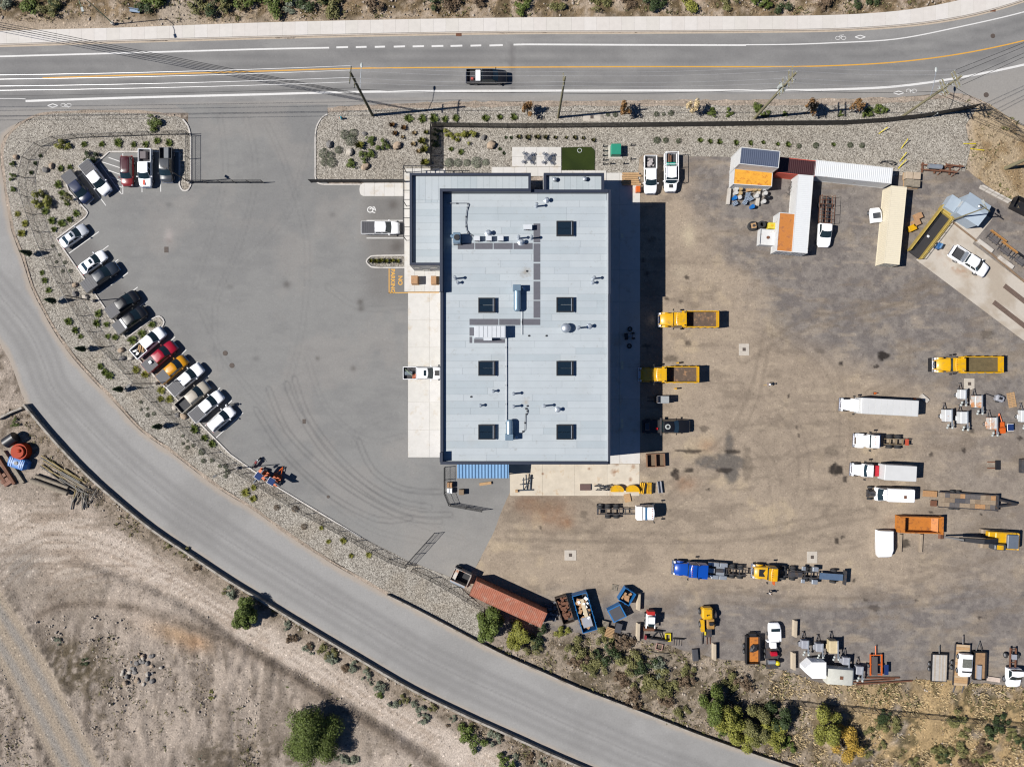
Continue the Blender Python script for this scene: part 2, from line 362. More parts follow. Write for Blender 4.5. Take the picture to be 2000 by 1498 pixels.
# ---- soil colours, with the shade of the scarp painted in
TRACK = [(-300, 1000), (-80, 1020), (60, 1035), (180, 1062), (300, 1105), (400, 1155), (480, 1212), (560, 1258), (700, 1338), (830, 1418), (960, 1498), (1120, 1600), (1400, 1760)]
HAUL = [(-320, 900), (-140, 1080), (-30, 1180), (40, 1290), (95, 1390), (150, 1498), (220, 1620), (320, 1800)]
SCARP = spline([(72, 1205), (110, 1186), (180, 1178), (260, 1186), (330, 1205), (400, 1230), (450, 1252), (520, 1290), (600, 1335), (680, 1385), (760, 1435), (860, 1500)], 20)
ARCS = [spline(p, 20) for p in ([(-40, 1150), (40, 1075), (130, 1050), (240, 1085), (380, 1150), (470, 1215)], [(-40, 1100), (60, 1010), (180, 1020), (300, 1080), (430, 1170)], [(100, 1165), (200, 1130), (320, 1150), (430, 1200), (520, 1250)], [(-30, 1040), (60, 1000), (140, 1000)], [(-20, 1180), (30, 1120), (90, 1090), (160, 1100)], [(120, 1130), (230, 1110), (330, 1125)], [(560, 1270), (720, 1370), (860, 1450)])]
def ground_col(x, y):
    n1 = fbm(x, y, 120, 1); n2 = fbm(x, y, 28, 7); n3 = fbm(x, y, 9, 17, 3)
    c = mixc(np.broadcast_to(np.array(T(204, 188, 172)), x.shape + (3,)), T(170, 156, 141), sstep(n1 * .6 + n2 * .4, .38, .62))
    c = mixc(c, T(112, 98, 82), sstep(n3 * .6 + n2 * .4, .56, .7) * np.where((y > 1000) & (x < 1000), .35, .8))
    # verge above the pavement
    top = sstep(-y, -52, -26); c = mixc(c, T(204, 184, 160), sstep(-y, -70, -60) * .7); c = mixc(c, mixc(np.broadcast_to(np.array(T(160, 136, 104)), c.shape), T(112, 96, 70), sstep(n2, .4, .65)), top * sstep(n2 * .5 + n3 * .5, .34, .56)); c = mixc(c, T(196, 180, 160), sstep(-np.abs(x - 352 + (n2 - .5) * 20), -44, -30) * (y < 80))
    # graded ground lower left
    ll = sstep(y, 1165, 1250) * sstep(-x, -760, -480)
    stripes = sstep(fbm(x + 30 * fbm(x, y, 120, 31), y * .13, 11, 171, 3), .36, .64)
    c = mixc(c, mixc(np.broadcast_to(np.array(T(190, 175, 160)), c.shape), T(142, 129, 116), sstep(n2 * .35 + n3 * .35 + .34 * stripes, .38, .74)), ll * .9)
    c = mixc(c, T(196, 164, 130), np.exp(-(((x - 350) / 60) ** 2 + ((y - 1238 - (x - 350) * .25) / 20) ** 2)) * .8); c = mixc(c, T(176, 140, 106), np.exp(-(((x - 385) / 24) ** 2 + ((y - 1252) / 17) ** 2)) * .7)
    c = mixc(c, T(100, 88, 66), np.exp(-(((x - 150) / 70) ** 4 + ((y - 1300 - (x - 150) * .15) / 52) ** 4)) * sstep(n3 * .7 + n2 * .3, .36, .56) * .92); hb = sstep(y, 1425, 1465) * sstep(x, 330, 400) * sstep(-x, -640, -560) + np.exp(-(((x - 200 - (y - 1400) * .55) / 16) ** 2)) * (y > 1340); c = mixc(c, T(112, 100, 84), np.clip(hb, 0, 1) * sstep(n3 * .6 + n2 * .4, .4, .58) * .85); c = mixc(c, T(128, 118, 108), np.exp(-(((x - 290) / 46) ** 2 + ((y - 1310) / 40) ** 2)) * sstep(n3, .4, .6) * .8); c = mixc(c, T(206, 190, 174), np.exp(-(((x - 270) / 60) ** 2 + ((y - 1450) / 50) ** 2)) * .7 * stripes)
    # haul road and track
    dt = pdist(x, y, TRACK); wob = dt + (n2 - .5) * 26
    ruts = .5 + .5 * np.sin(dt * .42 + 5 * n1)
    tr = sstep(-wob, -46, -24); c = mixc(c, mixc(np.broadcast_to(np.array(T(226, 210, 194)), c.shape), T(200, 180, 160), ruts * sstep(n2, .38, .62) * .8), tr)
    bank = sstep(wob, 40, 46) * sstep(-wob, -62, -50); sc_ = pdist(x, y, SCARP) + (n3 - .5) * 9; c = mixc(c, T(84, 74, 64), sstep(-sc_, -6.5, -2) * sstep(n2, .3, .5) * .85); c = mixc(c, T(150, 134, 118), sstep(-sc_, -16, -6) * .5)  # dark line along the scarp: shade of its slope painted into the colour
    yd = sstep(-np.hypot((x - 60) / 1.7, (y - 1060)), -110, -50); c = mixc(c, mixc(np.broadcast_to(np.array(T(218, 202, 185)), c.shape), T(182, 164, 146), sstep(fbm(x * .3, y * 1.5, 18, 41), .44, .6)), yd * .85)
    c = mixc(c, T(150, 144, 136), np.exp(-(((x - 45) / 40) ** 2 + ((y - 1105) / 40) ** 2)) * .6)
    for p in ARCS: c = mixc(c, T(162, 145, 128), sstep(-np.abs(np.abs(pdist(x, y, p)) - 7 + (n2 - .5) * 5), -3.5, -.8) * .6 * sstep(n1, .3, .5))
    dh = pdist(x, y, HAUL); wh = dh + (n2 - .5) * 14
    hr = sstep(-wh, -48, -34); c = mixc(c, mixc(np.broadcast_to(np.array(T(170, 162, 152)), c.shape), T(186, 170, 150), sstep(np.abs(dh - 18), 4, 12)), hr)
    c = mixc(c, T(96, 88, 80), sstep(wh, 42, 47) * sstep(-wh, -58, -50) * sstep(n3, .5, .64) * .8)
    # scrub between road and yard, lower right
    br = sstep(y - (1210 + (x - 1000) * .09), 0, 40) * sstep(x, 985, 1040)
    c = mixc(c, mixc(np.broadcast_to(np.array(T(176, 160, 140)), c.shape), T(104, 92, 70), sstep(n2 * .5 + n3 * .5, .42, .6)), br * .8)
    gold = br * sstep(x, 1520, 1760) * sstep(fbm(x, y, 40, 51), .28, .5); c = mixc(c, T(204, 174, 126), gold * .9)
    c = mixc(c, T(92, 84, 56), br * sstep(x, 1600, 1780) * sstep(fbm(x, y, 22, 61), .55, .68) * .8)
    # bank upper right
    ur = sstep(x, 1880, 1905) * sstep(y, 195, 215) * sstep(-y, -460, -380)
    c = mixc(c, mixc(np.broadcast_to(np.array(T(200, 178, 146)), c.shape), T(170, 144, 108), sstep(n2, .42, .6)), ur)
    # strip beside the low wall
    dl = pdist(x, y, SIDE_L); st = sstep(-dl, -62, -20) * sstep(y, 790, 860); c = mixc(c, mixc(np.broadcast_to(np.array(T(166, 150, 132)), c.shape), T(104, 92, 74), sstep(n3 * .6 + n2 * .4, .46, .62)), st * .85)
    return c
def asphalt_col(base, dark, sc, seed):
    def f(x, y):
        c = np.broadcast_to(np.array(T(*base)), x.shape + (3,)); return mixc(c, T(*dark), sstep(fbm(x, y, sc, seed), .35, .7))
    return f
TT = [spline(p, 20) for p in ([(560, 750), (580, 800), (640, 890), (720, 960), (800, 1000), (880, 1005)], [(525, 760), (560, 840), (620, 905), (700, 965), (790, 1010), (860, 1018)], [(500, 800), (560, 890), (650, 970), (740, 1015), (800, 1012)], [(575, 740), (600, 810), (650, 880), (705, 935), (770, 975), (840, 990)], [(700, 860), (730, 920), (790, 955), (860, 960)], [(610, 250), (590, 330), (560, 420), (470, 520)], [(690, 870), (700, 840), (760, 810)], [(430, 230), (440, 330), (420, 430), (380, 560)], [(520, 240), (560, 330), (600, 480), (590, 640), (560, 760)], [(480, 230), (500, 340), (470, 470), (420, 600), (430, 720)], [(600, 700), (640, 800), (720, 860), (790, 850)], [(390, 600), (440, 700), (520, 800), (640, 920), (760, 1000), (900, 1050)], [(640, 560), (700, 600), (790, 600)], [(520, 860), (600, 940), (720, 1030), (830, 1060)])]
BAYOIL = [(236, 320), (262, 352), (298, 352), (333, 350), (165, 450), (200, 505), (225, 530), (262, 582), (280, 612), (316, 652), (340, 680), (362, 700), (392, 722), (402, 756), (430, 776), (455, 800), (770, 447), (330, 400), (500, 700), (450, 560), (650, 420)]
def lot_col(x, y):
    n = fbm(x, y, 160, 2); n2 = fbm(x, y, 24, 12); n3 = fbm(x * .3, y, 12, 19, 3)
    c = mixc(np.broadcast_to(np.array(T(153, 152, 149)), x.shape + (3,)), T(144, 143, 141), sstep(n * .5 + n2 * .2 + n3 * .3, .38, .62))
    c = mixc(c, T(166, 161, 155), sstep(fbm(x, y, 90, 22), .5, .7) * .4)
    c = mixc(c, T(116, 113, 112), sstep(-pdist(x, y, [(122, 468), (250, 650), (400, 825)]), -62, -30) * .6)          # newer bays
    c = mixc(c, T(122, 118, 115), sstep(x, 690, 740) * sstep(-y, -620, -560) * sstep(y, 380, 392) * .6)
    for k, p in enumerate(TT): c = mixc(c, T(104, 103, 103), sstep(-np.abs(pdist(x, y, p) - 5), -3., -.2) * (.36 if k < 5 else .15) * (.5 + n2))
    for bx, by in BAYOIL: c = mixc(c, T(104, 102, 101), np.exp(-(((x - bx) / 7) ** 2 + ((y - by) / 5) ** 2)) * (.2 + .6 * n2))
    c = mixc(c, T(180, 173, 164), sstep(x * .35 + y, 1240, 1420) * .35)
    for cx, cy, r in ((560, 556, 7), (704, 590, 6), (705, 603, 6), (330, 470, 6), (620, 700, 4), (775, 480, 14), (768, 400, 10), (690, 720, 5)):
        c = mixc(c, T(92, 86, 82), np.exp(-((x - cx) ** 2 + (y - cy) ** 2) / r ** 2) * (.3 + .7 * n2))
    for cx, cy, r in ((330, 462, 9), (277, 650, 7)): c = mixc(c, T(196, 186, 180), np.exp(-((x - cx) ** 2 + ((y - cy) * .6) ** 2) / r ** 2) * .6)
    return c
STAINS = [(1634, 916, 14, 11, .95), (1725, 695, 12, 8, .95), (1643, 708, 5, 5, .9), (1712, 716, 5, 4, .8), (1651, 935, 5, 5, .8), (1768, 1060, 8, 8, .8), (1634, 1056, 5, 6, .9), (1645, 1049, 4, 4, .8), (1319, 926, 9, 10, .9), (1345, 918, 12, 5, .85), (1430, 883, 16, 5, .85), (1350, 880, 30, 4, .8), (1415, 918, 16, 6, .8), (1460, 910, 10, 30, .3), (1556, 835, 4, 4, .7), (1539, 774, 3, 3, .8), (1883, 839, 4, 4, .8), (1883, 878, 5, 5, .8), (1992, 856, 5, 4, .8), (1897, 842, 5, 5, .6), (1340, 542, 4, 4, .8), (1345, 670, 6, 5, .6), (1310, 700, 12, 7, .5), (1330, 590, 5, 4, .6), (1302, 583, 4, 4, .8), (1818, 888, 4, 4, .7), (1668, 1134, 4, 4, .8), (1690, 1171, 3, 3, .8), (1789, 1173, 3, 3, .7), (1708, 1187, 14, 5, .6), (1912, 1205, 4, 3, .8), (1915, 1005, 3, 3, .9), (1817, 1000, 4, 4, .8), (1560, 850, 3, 3, .7), (1055, 1030, 4, 3, .8), (1140, 1005, 9, 7, .4), (1383, 955, 3, 3, .8), (1625, 880, 14, 12, .35), (1600, 686, 10, 5, .3), (1930, 655, 14, 8, .35), (1376, 838, 8, 6, .5), (1258, 508, 5, 5, .7), (1265, 535, 6, 6, .7), (1275, 468, 14, 5, .4), (1262, 676, 8, 4, .6)]
RUTS = [spline(p, 30) for p in ([(1410, 626), (1500, 640), (1620, 720), (1650, 860), (1600, 1000), (1450, 1060)], [(1380, 732), (1480, 760), (1560, 850), (1560, 980), (1480, 1050)], [(1630, 795), (1540, 800), (1450, 860), (1380, 960), (1200, 1060), (1000, 1060)], [(1660, 860), (1560, 880), (1480, 960), (1400, 1030)], [(1940, 713), (1990, 780), (2000, 900)], [(1280, 380), (1330, 480), (1380, 560), (1500, 600), (1700, 640)], [(1310, 390), (1380, 440), (1500, 560), (1640, 650)], [(1960, 1120), (1800, 1150), (1650, 1180), (1500, 1170), (1300, 1120), (1050, 1060)], [(1700, 560), (1760, 640), (1760, 740), (1700, 770)], [(1340, 832), (1420, 840), (1500, 900), (1520, 1000)])]
def yard_col(x, y):
    n = fbm(x, y, 150, 3); n2 = fbm(x, y, 34, 13); n3 = fbm(x, y, 10, 23, 3)
    c = mixc(np.broadcast_to(np.array(T(182, 165, 145)), x.shape + (3,)), T(166, 150, 132), sstep(n * .4 + n2 * .3 + n3 * .3, .38, .62))
    w = (n - .5) * 190 + (n2 - .5) * 90
    g1 = sstep((x - 1375) + (640 - y) * .62 + w, 60, 190) * sstep(-y + (x - 1400) * .36, -660, -560)      # grey millings, north
    g2 = sstep(y + w * .5, 1125, 1195); g3 = sstep(x + w * 1.2, 1730, 1930) * sstep(y, 740, 800)
    gray = np.clip(g1 * 1.1 + g2 + g3 * .6, 0, 1); gc = mixc(np.broadcast_to(np.array(T(148, 140, 133)), c.shape), T(126, 119, 115), sstep(n2 * .4 + n3 * .6, .38, .62))
    c = mixc(c, gc, gray * .97)
    c = mixc(c, T(206, 186, 156), sstep(fbm(x, y, 60, 33), .6, .78) * (1 - gray * .6) * .6)
    c = mixc(c, T(140, 126, 111), sstep(fbm(x * .35 + y * .2, y, 20, 43), .54, .7) * .55); c = mixc(c, T(200, 182, 158), sstep(fbm(x * .3 - y * .1, y, 14, 53), .58, .74) * .35)
    c = mixc(c, T(212, 196, 168), np.exp(-(((x - 1345) / 12) ** 2 + ((y - 460) / 22) ** 2)) * .8)
    c = mixc(c, T(206, 190, 165), np.exp(-(((x - 1330) / 16) ** 2 + ((y - 530) / 14) ** 2)) * .5)
    wet = np.exp(-(((x - 1400) / 58) ** 2 + ((y - 902) / 18) ** 2)) + np.exp(-(((x - 1428) / 16) ** 2 + ((y - 925) / 26) ** 2)) + .7 * np.exp(-(((x - 1425) / 14) ** 2 + ((y - 860) / 24) ** 2))
    c = mixc(c, T(112, 106, 100), sstep(wet * (.5 + 1. * n3), .3, .75) * .9)
    for cx, cy, r in ((1075, 1000, 34), (1340, 945, 18), (1105, 1020, 14), (1380, 870, 16), (1030, 985, 20)): c = mixc(c, T(158, 108, 70), np.exp(-((x - cx) ** 2 + ((y - cy) * 1.3) ** 2) / r ** 2) * .6 * (.3 + n3))
    c = mixc(c, T(120, 100, 84), np.exp(-(((x - 1060) / 60) ** 2 + ((y - 985) / 16) ** 2)) * .5)
    for cx, cy, rx, ry, a in STAINS:
        d = ((x - cx) / rx) ** 2 + ((y - cy) / ry) ** 2; c = mixc(c, T(46, 40, 36), sstep(1.5 - d + (n3 - .5) * 2.2, .2, .9) * a)
    for p in RUTS: c = mixc(c, T(122, 110, 98), sstep(-np.abs(pdist(x, y, p) - 10 + (n2 - .5) * 4), -3.2, -.3) * .3 * sstep(n, .3, .6))
    # wheel marks
    for p in ([(1450, 700), (1560, 640), (1700, 600), (1830, 560)], [(1000, 1045), (1200, 1050), (1450, 1045), (1700, 1000)], [(1300, 960), (1450, 820), (1500, 650)], [(1680, 620), (1760, 600), (1820, 555)], [(1950, 1150), (1700, 1180), (1400, 1165)]):
        c = mixc(c, T(126, 113, 99), sstep(-np.abs(pdist(x, y, spline(p, 30)) - 9 + (n2 - .5) * 12), -6, -1) * .35)
    return c
def tint(base=1., amt=.16, sc=60, seed=4, warm=None):
    def f(x, y):
        v = base + (fbm(x, y, sc, seed) - .5) * 2 * amt; c = np.stack([v, v, v], -1)
        if warm: c = mixc(c, np.array(warm), sstep(fbm(x, y, 45, seed + 3), .5, .72) * .5)
        return c
    return f
# ---- ground sheet
gx = np.concatenate([[-9000, -5000, -2800, -1600, -900], np.arange(-420, 2421, 5.0), [2900, 3600, 4800, 7000, 11000]])
gy = np.concatenate([[-9000, -5000, -2600, -1400, -800], np.arange(-340, 1841, 5.0), [2300, 3000, 4300, 6500, 10500]])
X, Y = np.meshgrid(gx, gy); xf, yf = X.ravel(), Y.ravel()
near = np.zeros(xf.shape, bool)
for pl in (ROAD, SIDE, LOT, YARD_TOP + YARD_BOT, BED_W, BED_N): near |= inpoly(xf, yf, pl)
wall_side = sstep(-pdist(xf, yf, SIDE_L + SIDE_R), -60, -14)
relief = (fbm(xf, yf, 90, 71) - .5) * .9 + (fbm(xf, yf, 22, 81) - .5) * .5 + (fbm(xf, yf, 11, 91, 2) - .5) * .22
relief *= np.where((yf > 1100) | (yf < 50), 1., .35)
llz = sstep(yf, 1200, 1260) * sstep(-xf, -700, -460) * sstep(xf, 60, 200); relief += llz * (.55 * (fbm(xf + 30 * fbm(xf, yf, 120, 31), yf * .13, 11, 171, 3) - .5) * sstep(fbm(xf, yf, 90, 141), .36, .5) + (fbm(xf, yf, 16, 151, 3) - .5) * .5)
dtk = pdist(xf, yf, TRACK); tsd = yf - np.interp(xf, [p[0] for p in TRACK], [p[1] for p in TRACK]); relief = relief * sstep(dtk, 28, 60) + .62 * sstep(dtk + (fbm(xf, yf, 20, 161) - .5) * 12, 40, 47) * (1 - sstep(dtk, 60, 130) * .8) * (tsd > 0) * sstep(xf, 60, 200) * sstep(-xf, -900, -760)
dhl = pdist(xf, yf, HAUL); relief = relief * sstep(dhl, 34, 60) + .25 * np.exp(-((dhl - 50) / 7) ** 2)
flat = np.clip(wall_side + sstep(-yf, -70, -45) * sstep(yf, 0, 40) * .8, 0, 1)
z = np.where(near, -.12, -.03 + relief * (1 - flat))
far = (np.abs(xf - 1000) > 1500) | (np.abs(yf - 749) > 1150); z = np.where(far, -.1, z)
verts = np.stack([(xf - 1000) / S, (749 - yf) / S, z], -1)
nx, ny = len(gx), len(gy); ii = (np.arange(ny - 1)[:, None] * nx + np.arange(nx - 1)[None, :]).ravel()
quads = np.stack([ii + nx, ii + nx + 1, ii + 1, ii], -1)
me = bpy.data.meshes.new("ground"); me.vertices.add(len(verts)); me.vertices.foreach_set("co", verts.astype(np.float32).ravel())
me.loops.add(quads.size); me.loops.foreach_set("vertex_index", quads.ravel().astype(np.int32))
me.polygons.add(len(quads)); me.polygons.foreach_set("loop_start", np.arange(0, quads.size, 4, dtype=np.int32)); me.polygons.foreach_set("loop_total", np.full(len(quads), 4, np.int32))
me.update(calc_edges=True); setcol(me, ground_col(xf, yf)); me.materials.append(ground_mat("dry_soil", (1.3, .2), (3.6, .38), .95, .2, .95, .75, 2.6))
me.shade_smooth(); tag(link("ground", me), kind="structure")
# ---- paved sheets
ASPH = ground_mat("asphalt", (1.0, .045), (3.6, .09), .25, .03, .9, .1, 3.)
def road_col(x, y):
    n = fbm(x * .25, y, 18, 8); n2 = fbm(x, y, 26, 18)
    c = mixc(np.broadcast_to(np.array(T(162, 160, 157)), x.shape + (3,)), T(150, 148, 146), sstep(n, .35, .65))
    yy = np.interp(x, [p[0] for p in ROAD_TOP], [p[1] for p in ROAD_TOP]); d = y - yy
    for a in (31, 52, 78, 100): c = mixc(c, T(128, 127, 126), np.exp(-((d - a) / 7) ** 2) * .65 * (.5 + n))
    c = mixc(c, T(172, 166, 158), sstep(d, 118, 124) * .5); c = mixc(c, T(178, 170, 160), sstep(y, 175, 215) * sstep(x, 1870, 1920) * .6)
    c = mixc(c, T(120, 117, 116), ((x > 994) & (x < 1010) & (d > 22) & (d < 116)) * .6)
    return c
sheet("road", ROAD, .004, ASPH, road_col, 10.)
def side_col(x, y):
    n = fbm(x, y, 120, 6); dl = pdist(x, y, SIDE_L)
    c = mixc(np.broadcast_to(np.array(T(174, 172, 169)), x.shape + (3,)), T(165, 163, 160), sstep(n, .4, .62)); c = mixc(c, T(138, 136, 134), np.exp(-((dl - 60 + (n - .5) * 4) / 1.8) ** 2) * .5); c = mixc(c, T(146, 143, 140), sstep(fbm(x, y, 60, 26), .56, .72) * .2)
    for a in (30, 46, 72, 88): c = mixc(c, T(144, 142, 140), np.exp(-((dl - a) / 7) ** 2) * .55)
    e = np.minimum(dl, pdist(x, y, SIDE_R)); c = mixc(c, T(190, 176, 160), sstep(-e + (fbm(x, y, 20, 16) - .5) * 8, -13, -3) * .8)
    return c
sheet("side_road", SIDE, .0, ASPH, side_col, 4.)
sheet("parking_lot", densify(LOT, 25), .010, ASPH, lot_col, 3.4)
sheet("yard", YARD, .018, ground_mat("packed_yard_soil", (1.4, .12), (4.2, .22), .6, .08, .95, .3, 2.8), yard_col, 4.)
GRAV = gravel_mat("river_stone", [T(112, 105, 95), T(164, 155, 142), T(184, 176, 163), T(198, 190, 176), T(232, 224, 210)], 7.4)
sheet("gravel_bed", rough_edge(BED_W, .8, 20, 6), .045, GRAV, tint(.98, .12, 70, 4, (.86, .80, .72)), 14.)
sheet("gravel_bed", rough_edge(BED_N, .8, 20, 8), .045, GRAV, tint(1.0, .12, 70, 14, (.82, .78, .74)), 14.)
def shoulder(name, pts, w, seed):
    P = spline(pts, 14); n = len(P); L, Rr = [], []
    for i, p in enumerate(P):
        d = (Vector(P[min(n - 1, i + 1)]) - Vector(P[max(0, i - 1)])).normalized(); nn = Vector((-d.y, d.x)); ww = w * (.6 + .8 * random.random())
        L.append(tuple(Vector(p) + nn * ww)); Rr.append(tuple(Vector(p) - nn * ww))
    sheet(name, L + Rr[::-1], .052, MATS["dry_soil"], lambda x, y: mixc(np.broadcast_to(np.array(T(198, 181, 163)), x.shape + (3,)), T(180, 164, 147), sstep(fbm(x, y, 20, seed), .4, .6)), 12.)
shoulder("road_shoulder", [(640, 216), (720, 210), (850, 206), (1000, 204), (1300, 202), (1500, 201), (1700, 198), (1800, 193), (1850, 187), (1880, 188)], 5.5, 3)
shoulder("road_shoulder", [(340, 226), (270, 219), (150, 219), (80, 224), (40, 242), (12, 270), (4, 300), (8, 340), (12, 375), (26, 450), (46, 502), (64, 560), (86, 604), (111, 649), (146, 698), (191, 748), (228, 786), (278, 840), (328, 875), (378, 913), (428, 951), (500, 996), (552, 1034), (627, 1084), (690, 1121), (757, 1159)], 2.6, 5)
# ---- pavement along the main road: one slab after another, kerb and gutter
PV_O = spline([(-300, 74), (0, 62), (250, 55), (500, 46), (750, 40), (1000, 36), (1250, 34), (1500, 33), (1650, 30), (1760, 22), (1850, 7), (1920, -12), (2050, -58)], 6)
PV_I = spline([(-300, 96), (0, 87), (250, 79), (500, 72), (750, 66), (1000, 62), (1250, 61), (1500, 59), (1650, 56), (1780, 47), (1880, 32), (1960, 12), (2050, -18)], 6)
def at_x(pl, x): return np.interp(x, [p[0] for p in pl], [p[1] for p in pl])
pav = strip([((a[0] + b[0]) / 2, (a[1] + b[1]) / 2 + 0) for a, b in zip([(x, at_x(PV_O, x)) for x in range(-280, 2040, 40)], [(x, at_x(PV_I, x)) for x in range(-280, 2040, 40)])], 22, -.05, .10).build("sidewalk", CONC); tag(pav, kind="structure")
PVM = [mat(f"pavement_concrete_{i}", T(*c), .85, var=.06, scale=1.2, bump=.08) for i, c in enumerate([(236, 230, 222), (234, 227, 219), (238, 232, 225), (232, 226, 217)])]
x = -60
while x < 2010:
    x1 = x + 24.5; g = .09
    q = [(x + g, at_x(PV_O, x)), (x1 - g, at_x(PV_O, x1)), (x1 - g, at_x(PV_I, x1)), (x + g, at_x(PV_I, x))]
    MB().prism([W2(*p) for p in q][::-1], .1, .147 + random.uniform(0, .006)).build("slab", random.choice(PVM), pav); x = x1
strip([(x, at_x(PV_I, x) + 1.6) for x in range(-280, 2045, 15)], 2.4, -.05, .15).build("kerb", mat("kerb_concrete", T(214, 202, 188), .85, var=.1), pav)
decal([(x, at_x(PV_I, x) + 4.4) for x in range(-280, 2045, 15)], 3.4, .010).build("gutter", mat("gutter_concrete", T(206, 190, 170), .9, var=.12), pav)
for gxp, gyp in ((896, 68), (1939, 20)):
    m = MB(); a, b = W2(gxp, gyp); m.box(a - .45, a + .45, b - .3, b + .3, .0, .03)
    for k in range(5): m.box(a - .4 + k * .17, a - .33 + k * .17, b - .26, b + .26, .03, .05)
    tag(m.build("storm_drain", RUST), "rusty storm drain grate in the gutter " + ("near the moving black pickup" if gxp < 1000 else "at the bend, upper right"), "drain")
# ---- kerbs of the parking lot
KERB = mat("pale_kerb", T(226, 220, 212), .8, var=.1, wear=T(180, 172, 162), wearamt=.4)
KW = spline([(358, 234), (368, 248), (373, 268)], 5) + [(373, 300), (373, 362)] + spline([(373, 362), (367, 372), (357, 372), (351, 362)], 3) + [(351, 299)]
k1 = strip(densify(KW, 8, False), 3., 0, .15).build("kerb", KERB); tag(k1, kind="structure")
KW2 = [(352, 297), (214, 297), (195, 314), (131, 362), (135, 373)] + spline([(166, 408), (172, 416), (166, 426)], 4) + [(111, 467), (247, 661)] + spline([(298, 623), (312, 618), (321, 629), (314, 643)], 4) + [(256, 686), (398, 834), (450, 887), (488, 914), (547, 954), (705, 1049)]
tag(strip(densify(KW2, 8, False), 2.8, 0, .15).build("kerb", KERB), kind="structure")
tag(strip(spline([(640, 224), (629, 231), (619, 248), (616, 268)], 4) + [(616, 300), (616, 345)] + spline([(616, 345), (620, 357), (632, 361)], 4) + [(705, 361)], 2.6, 0, .15).build("kerb", KERB), kind="structure")
ISL = spline([(798, 499), (735, 500), (722, 503), (716, 511), (722, 519), (735, 523), (798, 523)], 4)
tag(strip(ISL, 2.8, 0, .15).build("kerb", KERB), kind="structure")
sheet("gravel_bed", [(798, 501), (735, 502), (719, 511), (735, 521), (798, 521)], .06, GRAV, tint(.8, .1), 14.)
# ---- concrete aprons, each bay a slab
def apron(name, x0, x1, y0, y1, cx, cy, z=.03, mats=None, gap=.3, th=.04):
    root = tag(MB().box(*[v for p in ((x0, x1),) for v in ((p[0] - 1000) / S, (p[1] - 1000) / S)], (749 - y1) / S, (749 - y0) / S, -.05, z - .006).build(name, CONCD), kind="structure")
    nxx, nyy = max(1, round((x1 - x0) / cx)), max(1, round((y1 - y0) / cy)); sx, sy = (x1 - x0) / nxx, (y1 - y0) / nyy
    for i in range(nxx):
        for j in range(nyy):
            a = x0 + i * sx + gap * .5; b = x0 + (i + 1) * sx - gap * .5; c = y0 + j * sy + gap * .5; d = y0 + (j + 1) * sy - gap * .5
            MB().box((a - 1000) / S, (b - 1000) / S, (749 - d) / S, (749 - c) / S, z - .006, z + th + random.uniform(0, .003)).build("slab", random.choice(mats or APM), root)
    return root
APM = [mat(f"apron_concrete_{i}", T(*c), .85, var=.07, scale=.9, wear=T(220, 208, 190), wearscale=.5, wearamt=.3, bump=.08) for i, c in enumerate([(234, 230, 223), (231, 227, 219), (236, 232, 226)])]
STM = [mat(f"stained_concrete_{i}", T(*c), .85, var=.12, scale=.7, wear=T(206, 176, 140), wearscale=.6, wearamt=.2, bump=.1, spots=[(*W2(a, b), .07, r, T(150, 96, 50), .85) for a, b, r in ((1199, 922, .75), (1203, 905, .6), (1236, 911, .5), (1232, 936, .5), (1150, 915, .3), (1060, 925, .3))]) for i, c in enumerate([(232, 220, 200), (228, 215, 194)])]
apron("concrete_apron", 797, 880, 571, 893, 42, 54)
apron("concrete_apron", 1170, 1250, 338, 905.5, 40, 63, z=.031, mats=APM)
apron("concrete_apron", 996, 1249, 906, 968, 63, 62, z=.032, mats=STM)
apron("entrance_walk", 790, 870, 330, 570, 20, 24, z=.10, th=.05)
apron("entrance_walk", 712, 789.5, 358, 384, 19, 26, z=.10, th=.05)
tag(MB().prism([W2(*p) for p in spline([(712, 384), (705, 381), (702.5, 371), (705, 361), (712, 358)], 3)], -.02, .15).build("entrance_walk", APM[0]), kind="structure")
apron("plaza", 960, 1096, 327, 345, 24, 18, z=.09, th=.05); apron("plaza", 1000, 1096, 288, 326.5, 24, 19, z=.09, th=.05)
apron("entrance_walk", 1096.5, 1184, 334, 362, 22, 28, z=.085, th=.05)
sheet("artificial_turf", spline([(1097, 289), (1155, 288), (1161, 294), (1161, 333)], 5) + [(1097, 333)], .12, ground_mat("turf", (6., .2), (30., .35), .5, .03), asphalt_col((52, 66, 18), (40, 54, 12), 30, 9), 10.)
# ---- washing pad on the right
PAD = [(1789, 508), (1852, 428), (1880, 395), (1938, 428), (1899, 476), (2000, 553), (2110, 640), (2060, 710), (1985, 655)]
def pad_col(x, y):
    c = mixc(np.broadcast_to(np.array(T(216, 206, 192)), x.shape + (3,)), T(196, 182, 164), sstep(fbm(x, y, 30, 5), .4, .65))
    return mixc(c, T(176, 130, 96), np.exp(-(((x - 1862 - (y - 515) * 1.0) / 16) ** 2 + ((y - 515) / 18) ** 2)) * sstep(fbm(x, y, 12, 15), .42, .6))
sheet("wash_pad", PAD, .05, ground_mat("pad_concrete", (2., .06), (12., .1), .1, .02, .85), pad_col, 5.)
strip([(1854, 430), (1900, 466), (2000, 551), (2080, 618)], 2.6, .0, .24).build("pad_edge_beam", mat("brown_beam", T(150, 125, 100), .9, var=.25)); tag(bpy.data.objects["pad_edge_beam"], kind="structure")
